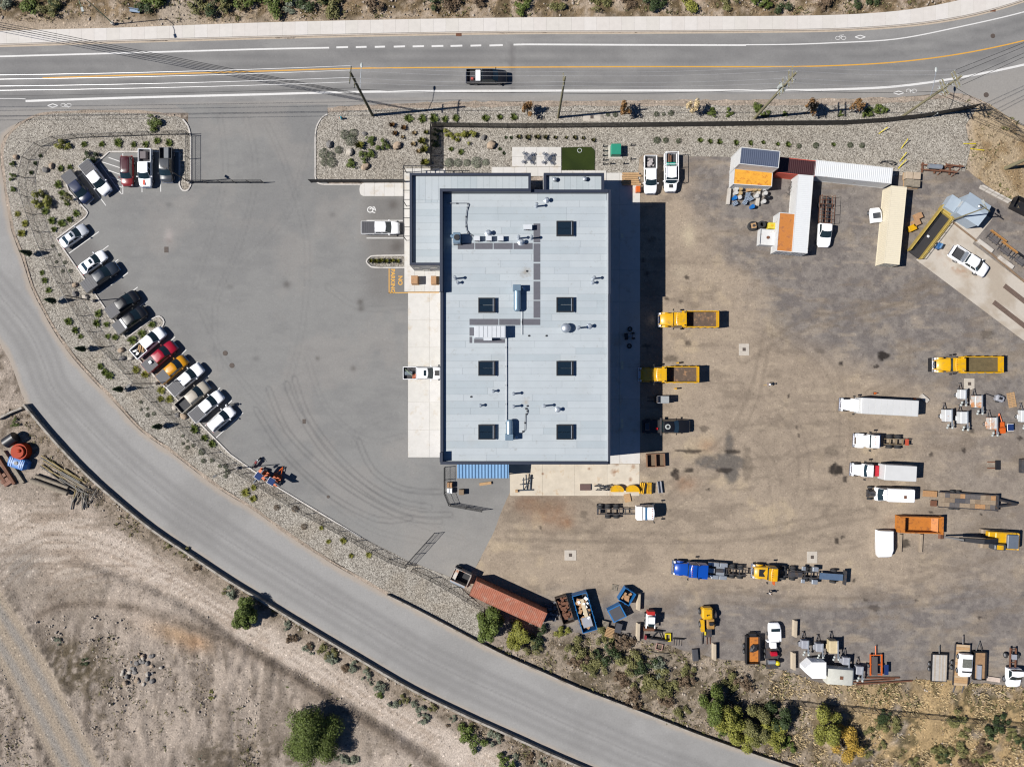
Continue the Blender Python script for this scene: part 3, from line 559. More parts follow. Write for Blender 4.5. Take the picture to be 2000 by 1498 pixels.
for (a, b) in (((1961, 558), (2030, 612)), ((1940, 590), (2012, 646))):
    m = MB(); P0, P1 = Vector(W2(*a)), Vector(W2(*b)); d = (P1 - P0).normalized(); n_ = Vector((-d.y, d.x)); L_ = (P1 - P0).length
    M4 = Matrix.Translation((*P0, .054)) @ Matrix.Rotation(math.atan2(d.y, d.x), 4, 'Z')
    m.box(0, L_, -.38, .38, 0, .02, M4); k = 0
    while k < L_ - .3: m.box(k + .05, k + .22, -.34, .34, .02, .05, M4); k += .3
    tag(m.build("floor_grating", mat("brown_grating", T(120, 100, 88), .85, var=.3, scale=6)), f"brown steel floor grating on the wash pad, {'nearer the edge beam' if a[1] < 570 else 'nearer the yard'}", "grating")
# ---- painted markings
PW = mat("white_road_paint", T(246, 244, 240), .7, var=.06, wear=T(200, 196, 190), wearscale=4, wearamt=.25)
PY = mat("yellow_road_paint", T(240, 180, 70), .7, var=.1, wear=T(190, 160, 110), wearscale=4, wearamt=.25)
road = bpy.data.objects["road"]; lot = bpy.data.objects["parking_lot"]
def mark(name, pts, w, m=PW, z=.012, par=None): return decal(pts, w, z).build(name, m, par if par is not None else road)
E1 = spline([(-200, 117), (0, 111), (250, 104), (500, 97), (643, 94)], 20); mark("edge_line", [(x, y) for x, y in E1], 3.2)
for a, b in ((657, 680), (695, 716), (732, 752), (769, 791), (806, 828), (843, 866), (880, 903), (919, 940), (956, 982)):
    mark("dash", [(a, 93.4 - (a - 657) * .0125), (b, 93 - (b - 657) * .0125)], 3.6)
mark("edge_line", spline([(1003, 88), (1025, 87.5), (1250, 88.5), (1457, 89)], 20), 3.4)
mark("edge_line", spline([(1457, 88.2), (1540, 87.5), (1625, 84.5), (1750, 77), (1875, 53), (2000, 24), (2100, -8)], 20), 2.2)
mark("centre_line", spline([(83, 153), (250, 147.5), (500, 140), (680, 134.5), (860, 132.5), (1000, 132), (1250, 131), (1500, 131), (1625, 129), (1750, 122), (1875, 106), (2000, 80), (2120, 46)], 20), 2.4, PY)
mark("edge_line", spline([(50, 198), (250, 191.5), (500, 185.2), (680, 180.5), (860, 178.5), (1000, 178), (1250, 177.5), (1500, 177), (1625, 175.5), (1750, 169.5), (1875, 152), (2000, 127), (2100, 100)], 20), 4.2)
mark("edge_line", spline([(-150, 201), (0, 193), (50, 194)], 20), 1.2)
def bike(px, py, sgn, parts=road):
    m = MB()
    for dx, in ((-4.6,), (4.6,)):
        pts = [(px + dx * 1.2 + 4.6 * math.cos(t * math.pi / 6), py - sgn * 1 + 3.3 * math.sin(t * math.pi / 6)) for t in range(13)]
        decal(pts, .9, .012, m)
    for a, b in (((-4, 0), (0, 4)), ((0, 4), (4, 0)), ((-2, 4), (3, 4)), ((-4, 0), (1, -.5)), ((1, -.5), (3, 4)), ((3, 4), (5.5, 5))):
        decal([(px + a[0] * 1., py + a[1] * .9 * sgn - 1), (px + b[0] * 1., py + b[1] * .9 * sgn - 1)], .9, .0135, m)
    m.build("bicycle_symbol", PW, road)
def diamond(px, py):
    m = MB(); q = [(px - 10, py), (px, py - 3.4), (px + 10, py), (px, py + 3.4)]
    for i in range(4): decal([q[i], q[(i + 1) % 4]], 1.7, .012 + i * .0006, m)
    m.build("diamond_symbol", PW, road)
diamond(103, 207); bike(129, 207, 1); diamond(1680, 73); bike(1642, 74, -1); diamond(1755, 182); bike(1780, 179, 1)
def bay(a, b, w=1.5, m=PW, z=.016): return mark("bay_line", [a, b], w, m, z, lot)
for a, b in (((240, 300), (240, 379)), ((277, 299), (277.5, 376)), ((313.5, 299), (314, 375)), ((196, 321), (237, 379)), ((160, 339), (207, 402)), ((240, 379), (236, 379)),
             ((212, 308), (240, 318)), ((200, 317), (240, 330)), ((206, 331), (240, 343)), ((215, 346), (240, 355)), ((226, 362), (240, 367)),
             ((135, 495), (193, 453)), ((156, 523), (212, 480)), ((176, 551), (231, 507)), ((193, 574), (250, 533)), ((213, 604), (269, 561)), ((228, 630), (288, 588)),
             ((286, 712), (342, 658)), ((308, 736), (364, 683)), ((330, 760), (386, 707)), ((354, 785), (408, 733)), ((376, 809), (430, 757)), ((400, 832), (453, 782)), ((422, 855), (475, 806)),
             ((716, 431), (788, 431)), ((716, 465.5), (788, 465.5))): bay(a, b)
for a, b in (((760, 524), (760, 573)), ((759, 572), (858, 571.5))): bay(a, b, 1.8, PY, .075 if a[0] == 759 and False else .017)
mark("bay_line", [(797, 571.5), (858, 571.5)], 1.8, PY, .0775, lot)
def lettering(txt, px, py, size, m, name, rz, z=.017):
    cu = bpy.data.curves.new(name, 'FONT'); cu.body = txt; cu.size = size; cu.align_x = 'CENTER'; cu.align_y = 'CENTER'; cu.offset = .03
    o = bpy.data.objects.new(name, cu); col.objects.link(o)
    dg = bpy.context.evaluated_depsgraph_get(); me = bpy.data.meshes.new_from_object(o.evaluated_get(dg)); bpy.data.objects.remove(o)
    me.materials.clear(); me.materials.append(m); p = W(px, py)
    return link(name, me, lot, (p.x, p.y, z), rz)
lettering("NO", 781.5, 548, .95, PY, "painted_word", R(-90)); lettering("PARKING", 767, 549, .92, PY, "painted_word", R(-90))
m = MB()                                             # wheelchair mark, lying on its side
decal([(723 + 5.2 * math.cos(R(a)), 410 + 5.2 * math.sin(R(a))) for a in range(0, 361, 24)], 1.9, .017, m)
for a, b in (((722, 409), (731, 404)), ((731, 404), (734, 412)), ((726, 414), (733, 416)), ((728, 406), (731, 411))): decal([a, b], 1.9, .0185, m)
m.build("wheelchair_symbol", PW, lot)
# manholes and inspection slabs
IRON = mat("cast_iron", T(96, 84, 76), .8, var=.3, scale=8)
for px, py, r, what, z in ((325, 488, 4, "square catch basin grate in the lot near the pale silver sedan", .012), (594, 823, 3.2, "small dark drain grate in the lot opposite the white apron", .012), (641, 970, 3, "small round manhole cover in the lot near the lower kerb", .012), (440, 690, 5, "round manhole cover in the lot facing the red pickup", .012), (453, 714, 5, "round manhole cover in the lot facing the yellow pickup", .012), (1939, 71, 4.5, "dark round manhole cover in the road at the bend", .006), (1926, 186, 5, "rusty round manhole cover where the side street joins", .006)):
    a, b = W2(px, py); m = MB(); sq = "grate" in what
    if sq: m.box(a - r / S, a + r / S, b - r / S * 1.4, b + r / S * 1.4, z, z + .02)
    else: m.cyl((a, b, z), (a, b, z + .02), r / S, n=20); m.cyl((a, b, z + .02), (a, b, z + .03), r / S * .8, n=20)
    tag(m.build("manhole_cover", IRON), what, "manhole")
INSP = mat("inspection_concrete", T(214, 204, 190), .85, var=.12, scale=2)
for px, py, w, h, what in ((1453, 683, 10, 11.5, "pale inspection slab right of the upper yellow dump truck"), (1114, 1084, 11.5, 10, "pale inspection slab below the white flat-cab truck"), (1586, 1088, 10, 11.5, "pale inspection slab above the chassis of the yellow-cab truck"), (1893, 750, 10, 11, "pale inspection slab above the light towers"), (1156, 230, 17, 7, "pale utility vault lid in the gravel below the second pole")):
    a, b = W2(px, py); t = tag(MB().cbox(a - w / S, a + w / S, b - h / S, b + h / S, 0, .07, .02).build("inspection_slab", INSP), what, "slab")
    l = MB().box(a - .25, a + .25, b - .22, b + .3, .07, .1).build("lid", IRON, t)
    if px == 1156: l.hide_render = False
# ================================================================ THE BUILDING
ZR, ZP, ZT = 10.35, 10.75, 11.65           # main roof deck, low parapet, tall parapet
ZL, ZLP = 5.2, 5.75                        # office roof deck and parapet
CAP = mat("navy_parapet_cap", T(58, 66, 84), .45, metal=.2, var=.06)
WALL = mat("grey_wall_panel", T(150, 158, 166), .5, var=.05)
WALLW = mat("pale_wall_panel", T(215, 215, 212), .6, var=.05)
RSH = [mat(f"roof_membrane_{i}", T(*c), .85, var=.045, scale=.45, wear=T(186, 190, 190), wearscale=1.6, wearamt=.12, spots=[(*W(a, b, ZR)[:], r, T(*k), q) for a, b, r, k, q in ((1026, 533, 1.1, (160, 146, 126), .7), (1027, 785, .7, (190, 176, 156), .6), (880, 470, .7, (236, 238, 238), .6), (975, 700, 1.6, (186, 188, 188), .4), (1140, 760, 1.8, (188, 192, 192), .35), (920, 860, 1.5, (188, 190, 188), .35))]) for i, c in enumerate([(199, 208, 213), (203, 211, 215), (194, 204, 209), (205, 213, 217)])]
RBASE = mat("roof_lap_shadowless", T(150, 158, 164), .9, var=.05)
bx0, bx1 = W(860, 0, ZP).x, W(1188, 0, ZP).x; by0, by1 = W(0, 907, ZP).y, W(0, 368.5, ZT).y
bld = empty("workshop_building", ((bx0 + bx1) / 2, (by0 + by1) / 2, 0), 0, "large workshop with pale grey flat roof, navy parapets, skylights and a lower office wing", "building")
ox, oy = bld.location.x, bld.location.y
def B(): return MB()
def bb(m, x0, x1, y0, y1, z0, z1): m.box(x0 - ox, x1 - ox, y0 - oy, y1 - oy, z0, z1); return m
bb(B(), bx0, bx1, by0, by1, 0, ZR - .1).build("wall", WALL, bld)
def parapet(x0, x1, y0, y1, zt, zb=ZR - .1, name="parapet", m=CAP): return bb(B(), x0, x1, y0, y1, zb, zt).build(name, m, bld)
yA = W(0, 570, ZT).y; yB = W(0, 884, ZT).y; t = .42
parapet(bx0, bx0 + t, yA, by1 - t, ZT); parapet(bx0, bx0 + t, yB, yA - .003, ZP + .02); parapet(bx0, bx0 + t, by0 + t, yB - .003, ZT)
xm = W(1037, 0, ZT).x
parapet(bx0, xm, by1 - t, by1, ZT); parapet(xm + .003, bx1, by1 - t, by1, ZP + .35)
parapet(bx0, bx1, by0, by0 + t, ZP)
parapet(bx1 - .16, bx1, by0 + t, by1 - t, ZP - .15, m=mat("pale_flashing", T(224, 230, 234), .4, metal=.2, var=.04)); 
parapet(bx1 + .003, bx1 + .32, by0, W(0, 575, ZP).y, ZP - .2); parapet(bx1 + .003, bx1 + .32, W(0, 575, ZP).y + .003, by1, ZP + .3)
def roofing(x0, x1, y0, y1, z, horizontal=True, w=.98, name="roof"):
    r = bb(B(), x0, x1, y0, y1, z - .1, z - .012).build(name, RBASE, bld)
    lo, hi = (y0, y1) if horizontal else (x0, x1); n = max(1, round((hi - lo) / w)); w = (hi - lo) / n
    for k in range(n):
        a = lo + k * w + .012; b = lo + (k + 1) * w - .012
        l0, l1 = (x0, x1) if horizontal else (y0, y1); c = l0 + (0 if (l1 - l0) < 7 else -random.uniform(0, 8))
        while c < l1:
            d = min(l1, c + (10. if l1 - l0 > 7 else 20)); s = max(l0, c)
            if d - s > .2:
                zz = z + random.uniform(0, .006)
                m = bb(B(), s + .01, d - .01, a, b, z - .012, zz) if horizontal else bb(B(), a, b, s + .01, d - .01, z - .012, zz)
                m.build("membrane_sheet", random.choice(RSH), r)
            c = d
    return r
roofing(bx0 + t + .003, bx1 - .163, by0 + t + .003, by1 - t - .003, ZR, True)
# office wing (L-shaped) and plant wing
lx0 = W(800, 0, ZLP).x; ly1 = W(0, 338, ZLP).y; ly0 = W(0, 518, ZLP).y; lx1 = W(1037, 0, ZLP).x
bb(B(), lx0, bx0 - .003, ly0, ly1, 0, ZL - .1).build("wall", WALLW, bld); bb(B(), bx0, lx1, by1 + .003, ly1, 0, ZL - .1).build("wall", WALLW, bld)
for a in ((lx0, lx0 + .38, ly0, ly1), (lx0 + .383, lx1, ly1 - .38, ly1), (lx1 - .38, lx1, by1 + .003, ly1 - .383), (lx0 + .383, bx0 - .003, ly0, ly0 + .38)):
    parapet(*a, ZLP, ZL - .1)
roofing(lx0 + .383, bx0 - .003, ly0 + .383, by1 - .4, ZL, True); roofing(lx0 + .383, lx1 - .383, by1 + .003, ly1 - .383, ZL + .002, False); roofing(lx0 + .383, bx0 - .003, by1 - .397, by1 + .0, ZL, False)
wx0, wx1 = W(1062, 0, ZLP).x, W(1180, 0, ZLP).x
bb(B(), wx0, wx1, by1 + .003, ly1, 0, ZL - .1).build("wall", WALLW, bld)
for a in ((wx0, wx0 + .38, by1 + .003, ly1), (wx1 - .38, wx1, by1 + .003, ly1), (wx0 + .383, wx1 - .383, ly1 - .38, ly1)): parapet(*a, ZLP, ZL - .1)
parapet(wx0 + .383, wx1 - .383, by1 + .003, by1 + .3, ZLP, ZL - .1); roofing(wx0 + .383, wx1 - .383, by1 + .303, ly1 - .383, ZL, False)
# door and windows in the south end of the office wing, overhead doors east and west
d = bb(B(), lx0 + 1.5, lx0 + 2.6, ly0 - .05, ly0 - .003, 0, 2.3).build("door", GLASS, bld); bb(B(), lx0 + 2.3, lx0 + 2.4, ly0 - .1, ly0 - .053, 1., 1.1).build("handle", CHROME, d)
for k in range(2): bb(B(), lx0 + .3 + k * 2.7, lx0 + 1.2 + k * 2.7, ly0 - .04, ly0 - .003, 3., 4.2).build("window", GLASS, bld)
DOORM = mat("white_overhead_door", T(225, 226, 226), .5, var=.03)
for yy in (600, 660, 730, 790, 850):
    y = W(0, yy).y
    for xx, s in ((bx1, 1), (bx0, -1)):
        m = B()
        for k in range(8): bb(m, *(sorted((xx + s * .003, xx + s * .05))), y - 2.1, y + 2.1, .03 + k * .56, .57 + k * .56)
        m.build("overhead_door", DOORM, bld)
    bb(B(), bx1 + .003, bx1 + .12, y - 2.25, y + 2.25, 4.62, 4.8).build("door_lintel", CAP, bld)
# roof walkway pads
PAD_M = mat("grey_walkway_pad", T(112, 112, 120), .9, var=.08)
def rb(x0, x1, y0, y1, za, zb): a = W(x0, y1, ZR); b = W(x1, y0, ZR); return bb(B(), a.x, b.x, a.y, b.y, za, zb)
for q in ((894, 926, 475, 487), (928, 962, 475, 487), (964, 1001, 475, 487), (1003, 1040, 475, 487), (1042, 1055, 437, 474), (1042, 1055, 476, 512), (1042, 1055, 515, 547), (1042, 1055, 550, 586), (1042, 1055, 588, 621), (917, 973, 623, 635), (975, 1016, 623, 635), (1019, 1055, 623, 635), (917, 930, 640, 656), (917, 922, 658, 670), (926, 986, 658, 670)):
    rb(*q, ZR + .003, ZR + .03).build("walkway_pad", PAD_M, bld)
# skylights: kerb frame, two panes
for px, py in ((1104, 446), (951, 596), (1104, 595), (951, 719.5), (1104, 719.5), (951, 844), (1104, 844)):
    c = W(px - .5, py, ZR + .6); m = B(); w, h = 1.22, 1.08
    for a in ((-w, w, -h, -h + .14), (-w, w, h - .14, h), (-w, -w + .14, -h + .143, h - .143), (w - .14, w, -h + .143, h - .143)): m.box(a[0], a[1], a[2], a[3], 0, .55)
    fr = m.build("skylight", BLACKM, bld, loc=(c.x - ox, c.y - oy, ZR))
    for k in (-1, 1): B().box(-w + .143, w - .2, (-h + .143) if k < 0 else .02, -.02 if k < 0 else h - .143, .44, .5).build("pane", SKYGLASS, fr)
    B().box(w - .32, w - .24, -h + .15, h - .15, .503, .56).build("glazing_bar", STEEL, fr)
    B().box(w + .02, w + .3, -h - .05, h, .0, .16).build("snow_cricket", RSH[1], fr)
# rooftop plant
WHT = mat("white_unit_casing", T(232, 236, 240), .5, var=.04); BLUEU = mat("pale_blue_duct", T(172, 200, 220), .3, metal=.55, var=.1)
def unit(name, px, py, z, m=None): c = W(px, py, z); return empty_child(name, (c.x - ox, c.y - oy, ZR), bld)
def empty_child(name, loc, par):
    o = bpy.data.objects.new(name, None); col.objects.link(o); o.parent = par; o.location = loc; return o
c = W(958, 648, ZR + 1.4); ah = B().cbox(-2.3, 2.2, -.85, .85, .25, 1.5, .04).build("air_handler", WHT, bld, loc=(c.x - ox, c.y - oy, ZR))
for k in range(7): B().box(-2.2 + k * .62, -1.66 + k * .62, -.8, .8, 1.503, 1.56).build("top_panel", WHT, ah)
B().box(-1., .2, -1.25, -.853, .3, 1.5).build("control_box", WHT, ah); B().box(-2.4, 2.3, -.95, .95, 0, .247).build("curb", STEEL, ah)
for (px, y0, y1, boxtop) in ((1010, 550, 604, True), (995, 808, 853, False)):
    pc = W(px, (y0 + y1) / 2, ZR + 1.); L_ = (y1 - y0) / S * .45
    u = B().cyl((0, -L_, .75), (0, L_ * .3, .75), .52, n=16).build("exhaust_fan", BLUEU, bld, smooth=40, loc=(pc.x - ox, pc.y - oy, ZR))
    ya = L_ * .3 if boxtop else -L_ - .5
    B().cbox(-.62, .55, ya + .01, ya + .9, .1, 1.5, .05).build("fan_housing", BLUEU, u); B().ball((0, -L_ if boxtop else L_ * .3, .75), .5, .35, .5).build("end_cap", BLUEU, u, smooth=50)
    m = B(); m.box(-.45, .45, -L_ * .6, -L_ * .5, 0, .4); m.box(-.45, .45, 0, L_ * .1, 0, .4); m.build("cradle", STEEL, u)
    B().cyl((.62, ya + .4, .3), (1.0, ya + .4, .9), .22, n=10).build("elbow", BLUEU, u, smooth=40)
dc = W(1105, 641, ZR + .6); tb = B().ball((0, 0, .75), .72, .72, .5, 16, 8).build("turbine_vent", STEEL, bld, smooth=40, loc=(dc.x - ox, dc.y - oy, ZR)); B().cyl((0, 0, 0), (0, 0, .6), .5, n=14).build("neck", STEEL, tb)
dc = W(893, 466, ZR + 1.); un = B().cbox(-.55, .5, -.75, .75, .2, 1.7, .06).build("condenser", BLUEU, bld, loc=(dc.x - ox, dc.y - oy, ZR)); B().cyl((0, 0, 1.7), (0, 0, 1.9), .42, n=14).build("fan_guard", BLACKM, un); B().cyl((-.55, .2, .9), (-.9, .5, .9), .25, n=10).build("intake_hood", BLUEU, un); B().box(-.6, .55, -.8, .8, 0, .197).build("stand", DARKM, un)
for px, py, w in ((932, 466, .42), (955, 466, .42), (978, 466, .42), (1031, 444, .62)):
    c = W(px, py, ZR + .6); u = B().cbox(-w, w, -.36, .36, .15, .85, .03).build("heat_pump", WHT, bld, loc=(c.x - ox, c.y - oy, ZR)); B().cyl((0, -.36, .5), (0, -.4, .5), .27, n=14).build("fan_grille", DARKM, u); B().box(-w, w, -.28, .28, 0, .147).build("feet", BLACKM, u)
def flue(px, py, h, r=.13, capr=.24):
    c = W(px, py, ZR + h * .5); u = B().cyl((0, 0, 0), (0, 0, h), r, n=10).build("flue", STEEL, bld, smooth=40, loc=(c.x - ox, c.y - oy, ZR)); B().cyl((0, 0, h), (0, 0, h + .16), capr, capr * .5, n=10).build("rain_cap", STEEL, u, smooth=40); B().cyl((0, 0, 0), (0, 0, .12), r * 2.2, r * 1.2, n=10).build("flashing", STEEL, u)
for a in ((1048, 401, 1.5), (1068, 391, .7, .2, .34), (889, 543, 1.5), (894, 552, .7), (1160, 543, 1.4), (1158, 552, .7), (1130, 640, 1.5), (1152, 637, .8, .2, .3), (1013, 464, 1.5), (1038, 464, 1.5), (1018, 473, .8, .25, .36), (954, 455, .8, .25, .36), (963, 764, .8), (938, 792, .8), (1003, 769, 1.3), (1003, 794, 1.3), (1063, 793, 1.6), (1090, 800, .8, .2, .3), (1083, 351, .5, .25, .36), (1142, 350, .5, .22, .34)):
    if a[1] < 360:
        c = W(a[0], a[1], ZL + .4); u = B().cyl((0, 0, 0), (0, 0, .5), .26, n=12).build("roof_vent", STEEL, bld, smooth=40, loc=(c.x - ox, c.y - oy, ZL)); B().ball((0, 0, .55), .36, .36, .2).build("rain_cap", STEEL, u, smooth=40)
    else: flue(*a)
for px, py in ((1033, 656), (1067, 656), (1029, 530), (1030, 793), (920, 775)):
    c = W(px, py, ZR); B().cyl((0, 0, 0), (0, 0, .12), .14, n=10).build("roof_drain", BLACKM, bld, loc=(c.x - ox, c.y - oy, ZR + .008))
def roofpipe(pts, r, m, name="gas_pipe"):
    P = [W(a, b, ZR + .2) for a, b in pts]; q = MB().tube([(p.x - ox, p.y - oy, ZR + .2) for p in P], r).build(name, m, bld, smooth=40)
    for i in range(len(P) - 1):
        n = max(1, int((P[i + 1] - P[i]).length / 2.6))
        for k in range(n): p = P[i].lerp(P[i + 1], (k + .5) / n); MB().box(p.x - ox - .12, p.x - ox + .12, p.y - oy - .12, p.y - oy + .12, ZR + .008, ZR + .13).build("pipe_block", BLACKM, q)
PIPEW = mat("white_pipe", T(236, 238, 238), .5, var=.05)
roofpipe([(989, 660), (989, 845)], .07, PIPEW); roofpipe([(1019, 604), (1019, 654)], .05, PIPEW)
roofpipe([(873, 397), (912, 397), (915, 399), (911, 412), (909, 435), (911, 450), (917, 458), (926, 462)], .06, mat("grey_conduit", T(150, 156, 164), .5))
roofpipe([(1018, 846), (1025, 840), (1026, 812), (1030, 806), (1030, 800), (1025, 797)], .04, mat("dark_conduit", T(90, 90, 95), .5))
# awning over the south door
AWN = mat("blue_ribbed_awning", T(128, 172, 214), .45, var=.06)
ax0, ax1 = W(893, 0, 4.).x, W(994, 0, 4.).x; ay0 = W(0, 934, 3.9).y; ay1 = by0 - .003
n = 64; rings = [[], []]
m = B(); vs = []
for i in range(n + 1):
    x = ax0 + (ax1 - ax0) * i / n - ox; dz = .10 if i % 4 in (1, 2) else 0.
    vs += [(x, ay0 - oy, 3.75 + dz), (x, ay1 - oy, 4.05 + dz)]
m.add(vs + [(a, b, c - .04) for a, b, c in vs], [(2 * i, 2 * i + 2, 2 * i + 3, 2 * i + 1) for i in range(n)] + [tuple(2 * (n + 1) + k for k in (2 * i + 1, 2 * i + 3, 2 * i + 2, 2 * i)) for i in range(n)])
aw = m.build("awning", AWN, bld)
for x in (ax0 + .1, (ax0 + ax1) / 2, ax1 - .1): bb(B(), x - .07, x + .07, ay0 + .1, ay0 + .24, .03, 3.72).build("post", DARKM, aw)
# slim black canopy frame round the office corner
fx0, fy1 = W(787, 0, 3.6).x, W(0, 324, 3.6).y; fy0 = W(0, 462, 3.6).y; fx1 = W(926, 0, 3.6).x
fr = bb(B(), fx0, fx0 + .1, fy0, fy1, 3.5, 3.66).build("canopy_frame", BLACKM, bld); bb(B(), fx0 + .103, W(872, 0, 3.6).x, fy1 - .1, fy1, 3.5, 3.66).build("beam", BLACKM, fr)
k = fy0
while k < fy1 - .5: bb(B(), fx0 + .103, lx0 - .003, k, k + .07, 3.52, 3.64).build("rafter", BLACKM, fr); k += 1.42
k = fx0 + 1.42
while k < fx1: bb(B(), k, k + .07, ly1 + .003, fy1 - .103 if k < W(872, 0, 3.6).x else ly1 + .3, 3.52, 3.64).build("rafter", BLACKM, fr); k += 1.42
for y in (fy0, (fy0 + fy1) / 2, fy1 - .12): bb(B(), fx0 + .0, fx0 + .1, y, y + .1, .14, 3.497).build("post", BLACKM, fr)
# ================================================================ PLANTS
def np_mesh(name, v, quads, m):
    me = bpy.data.meshes.new(name); n = quads.shape[1]
    me.vertices.add(len(v)); me.vertices.foreach_set("co", np.asarray(v, np.float32).ravel())
    me.loops.add(quads.size); me.loops.foreach_set("vertex_index", quads.ravel().astype(np.int32))
    me.polygons.add(len(quads)); me.polygons.foreach_set("loop_start", np.arange(0, quads.size, n, dtype=np.int32)); me.polygons.foreach_set("loop_total", np.full(len(quads), n, np.int32))
    me.update(calc_edges=True); me.materials.append(m); return me
def leaf_cloud(n, lumps, leaf, seed, inner=.55):
    """leaf-sized faces spread through lumps (x, y, z, rx, ry, rz)"""
    r = np.random.default_rng(seed); L = np.array(lumps, float); wgt = L[:, 3] * L[:, 4]; k = r.choice(len(L), n, p=wgt / wgt.sum())
    d = r.normal(size=(n, 3)); d /= np.linalg.norm(d, axis=1)[:, None]; d[:, 2] = np.abs(d[:, 2]) * np.where(r.random(n) < .8, 1, -.5)
    rad = inner + (1.06 - inner) * r.random(n) ** .6
    c = L[k, :3] + d * L[k, 3:6] * rad[:, None]
    nrm = d + r.normal(size=(n, 3)) * .55; nrm[:, 2] += .35; nrm /= np.linalg.norm(nrm, axis=1)[:, None]
    a = np.cross(nrm, r.normal(size=(n, 3))); a /= np.linalg.norm(a, axis=1)[:, None] + 1e-9; b = np.cross(nrm, a)
    s = leaf * (.55 + .9 * r.random(n)); a *= s[:, None]; b *= (s * .7)[:, None]
    v = np.stack([c - a, c - b * .9, c + a, c + b * .9], 1).reshape(-1, 3); q = np.arange(n * 4).reshape(-1, 4)
    return v, q
def blades(n, h, spread, w, seed, droop=.3, up=.5):
    r = np.random.default_rng(seed); th = r.random(n) * 2 * np.pi; ln = h * (.6 + .5 * r.random(n)); tilt = spread * (.25 + .85 * r.random(n) ** .7)
    dx, dy = np.cos(th), np.sin(th); rr = r.random(n) * .12
    p0 = np.stack([dx * rr, dy * rr, np.zeros(n)], 1); mid = p0 + np.stack([dx * tilt * ln * .5, dy * tilt * ln * .5, ln * up], 1)
    tip = p0 + np.stack([dx * tilt * ln, dy * tilt * ln, ln * (up * 1.5 - droop * tilt)], 1); sd = np.stack([-dy, dx, np.zeros(n)], 1) * w
    v = np.stack([p0 - sd * .5, p0 + sd * .5, mid + sd, tip, mid - sd], 1).reshape(-1, 3); q = np.arange(n * 5).reshape(-1, 5)
    return v, q
LM = {"green": leaf_mat("green_leaf", (.075, .10, .018)), "dark": leaf_mat("dark_green_leaf", (.03, .046, .014)), "lime": leaf_mat("yellow_green_leaf", (.16, .16, .028)), "sage": leaf_mat("sage_leaf", (.13, .145, .10)), "lav": leaf_mat("grey_green_leaf", (.10, .11, .07)),
      "rust": leaf_mat("rust_leaf", (.16, .085, .03)), "gold": leaf_mat("golden_leaf", (.30, .19, .03)), "straw": leaf_mat("straw_blade", (.40, .32, .2)), "olive": leaf_mat("olive_leaf", (.12, .115, .04)), "brown": leaf_mat("brown_leaf", (.11, .075, .045)), "orange": leaf_mat("orange_blade", (.44, .34, .19))}
PRO = {}
def proto(kind, colr, k):
    key = (kind, colr, k)
    if key in PRO: return PRO[key]
    sd = hash(kind) % 97 * 0 + len(PRO) * 13 + 5
    if kind == "spiky": v, q = blades(130, 1.0, 1.0, .055, sd, .25, .42)
    elif kind == "grass": v, q = blades(150, 1.0, .75, .035, sd, .2, .7)
    elif kind == "dome": v, q = leaf_cloud(900, [(0, 0, .12, .95, .95, .6)], .06, sd, .7)
    else:
        r = random.Random(sd); lm = [(r.uniform(-.72, .72), r.uniform(-.72, .72), .15 + r.random() * .4, r.uniform(.18, .42), r.uniform(.18, .42), r.uniform(.2, .4)) for _ in range(9)]
        v, q = leaf_cloud(1300, lm, .062, sd, .35)
    PRO[key] = np_mesh(kind, v, q, LM[colr]); return PRO[key]
NAME = {"spiky": "shrub", "grass": "grass_clump", "dome": "dome_shrub", "leafy": "shrub"}
def plants(kind, colr, size, pts, label, group, cat="shrub", jit=.22):
    for k, p in enumerate(pts):
        s = size * random.uniform(1 - jit, 1 + jit) * (p[2] if len(p) > 2 else 1)
        o = link(NAME[kind], proto(kind, colr, k % 4), None, W(p[0], p[1]) + Vector((0, 0, .04)), random.random() * 6.28); o.scale = (s, s, s * random.uniform(.8, 1.1)); tag(o, label, cat, group)
g = "shrubs in the left gravel bed"
plants("spiky", "green", .75, [(232, 280), (262, 283), (285, 283), (308, 276), (331, 280), (165, 283), (200, 283)], "green spiky shrub in the gravel row behind the three straight bays", g)
plants("leafy", "green", 1.35, [(303, 243)], "wide green shrub alone in the gravel near the lot entrance", g)
plants("leafy", "dark", 1.25, [(180, 306)], "dark green bush in the gravel by the hatched bay corner", g); plants("leafy", "lime", 1.2, [(126, 286), (90, 394, 1.25)], "yellow-green twiggy bush inside the left fence", g)
plants("leafy", "green", .7, [(27, 322), (27, 347), (28, 370)], "green shrub at the far left edge of the gravel", g)
plants("spiky", "green", .7, [(120, 330), (138, 328), (130, 345), (115, 361), (122, 378)], "green shrub in the gravel beside the navy pickup", g); plants("spiky", "dark", .4, [(80, 305), (70, 320), (62, 338)], "small dark plant in the gravel inside the fence corner", g)
plants("spiky", "green", .7, [(90, 413), (132, 398), (150, 418, 1.2), (103, 432), (122, 437), (137, 430), (107, 449)], "green shrub in the gravel cluster above the pale silver sedan", g)
plants("spiky", "lime", .68, [(35, 419), (50, 437), (44, 457)], "yellow-green shrub outside the fence left of the silver sedan", g)
plants("dome", "dark", .32, [(104, 481), (117, 498), (128, 513), (138, 530), (111, 512), (123, 530)], "tiny dark plant in the gravel beside the white sedan", g)
plants("spiky", "green", .62, [(83, 533), (88, 548), (96, 567)], "green shrub in the trio between fence and curved road", g); plants("spiky", "green", .66, [(193, 613), (190, 632), (209, 634), (211, 657), (226, 659)], "green shrub in the gravel behind the two black pickups", g)
plants("spiky", "green", .85, [(298, 634), (278, 652), (260, 665)], "green shrub on the narrow kerbed island between the bays", g); plants("spiky", "green", .66, [(135, 628), (148, 646), (158, 657), (197, 716), (206, 727), (215, 734)], "green shrub outside the fence halfway down the gravel strip", g)
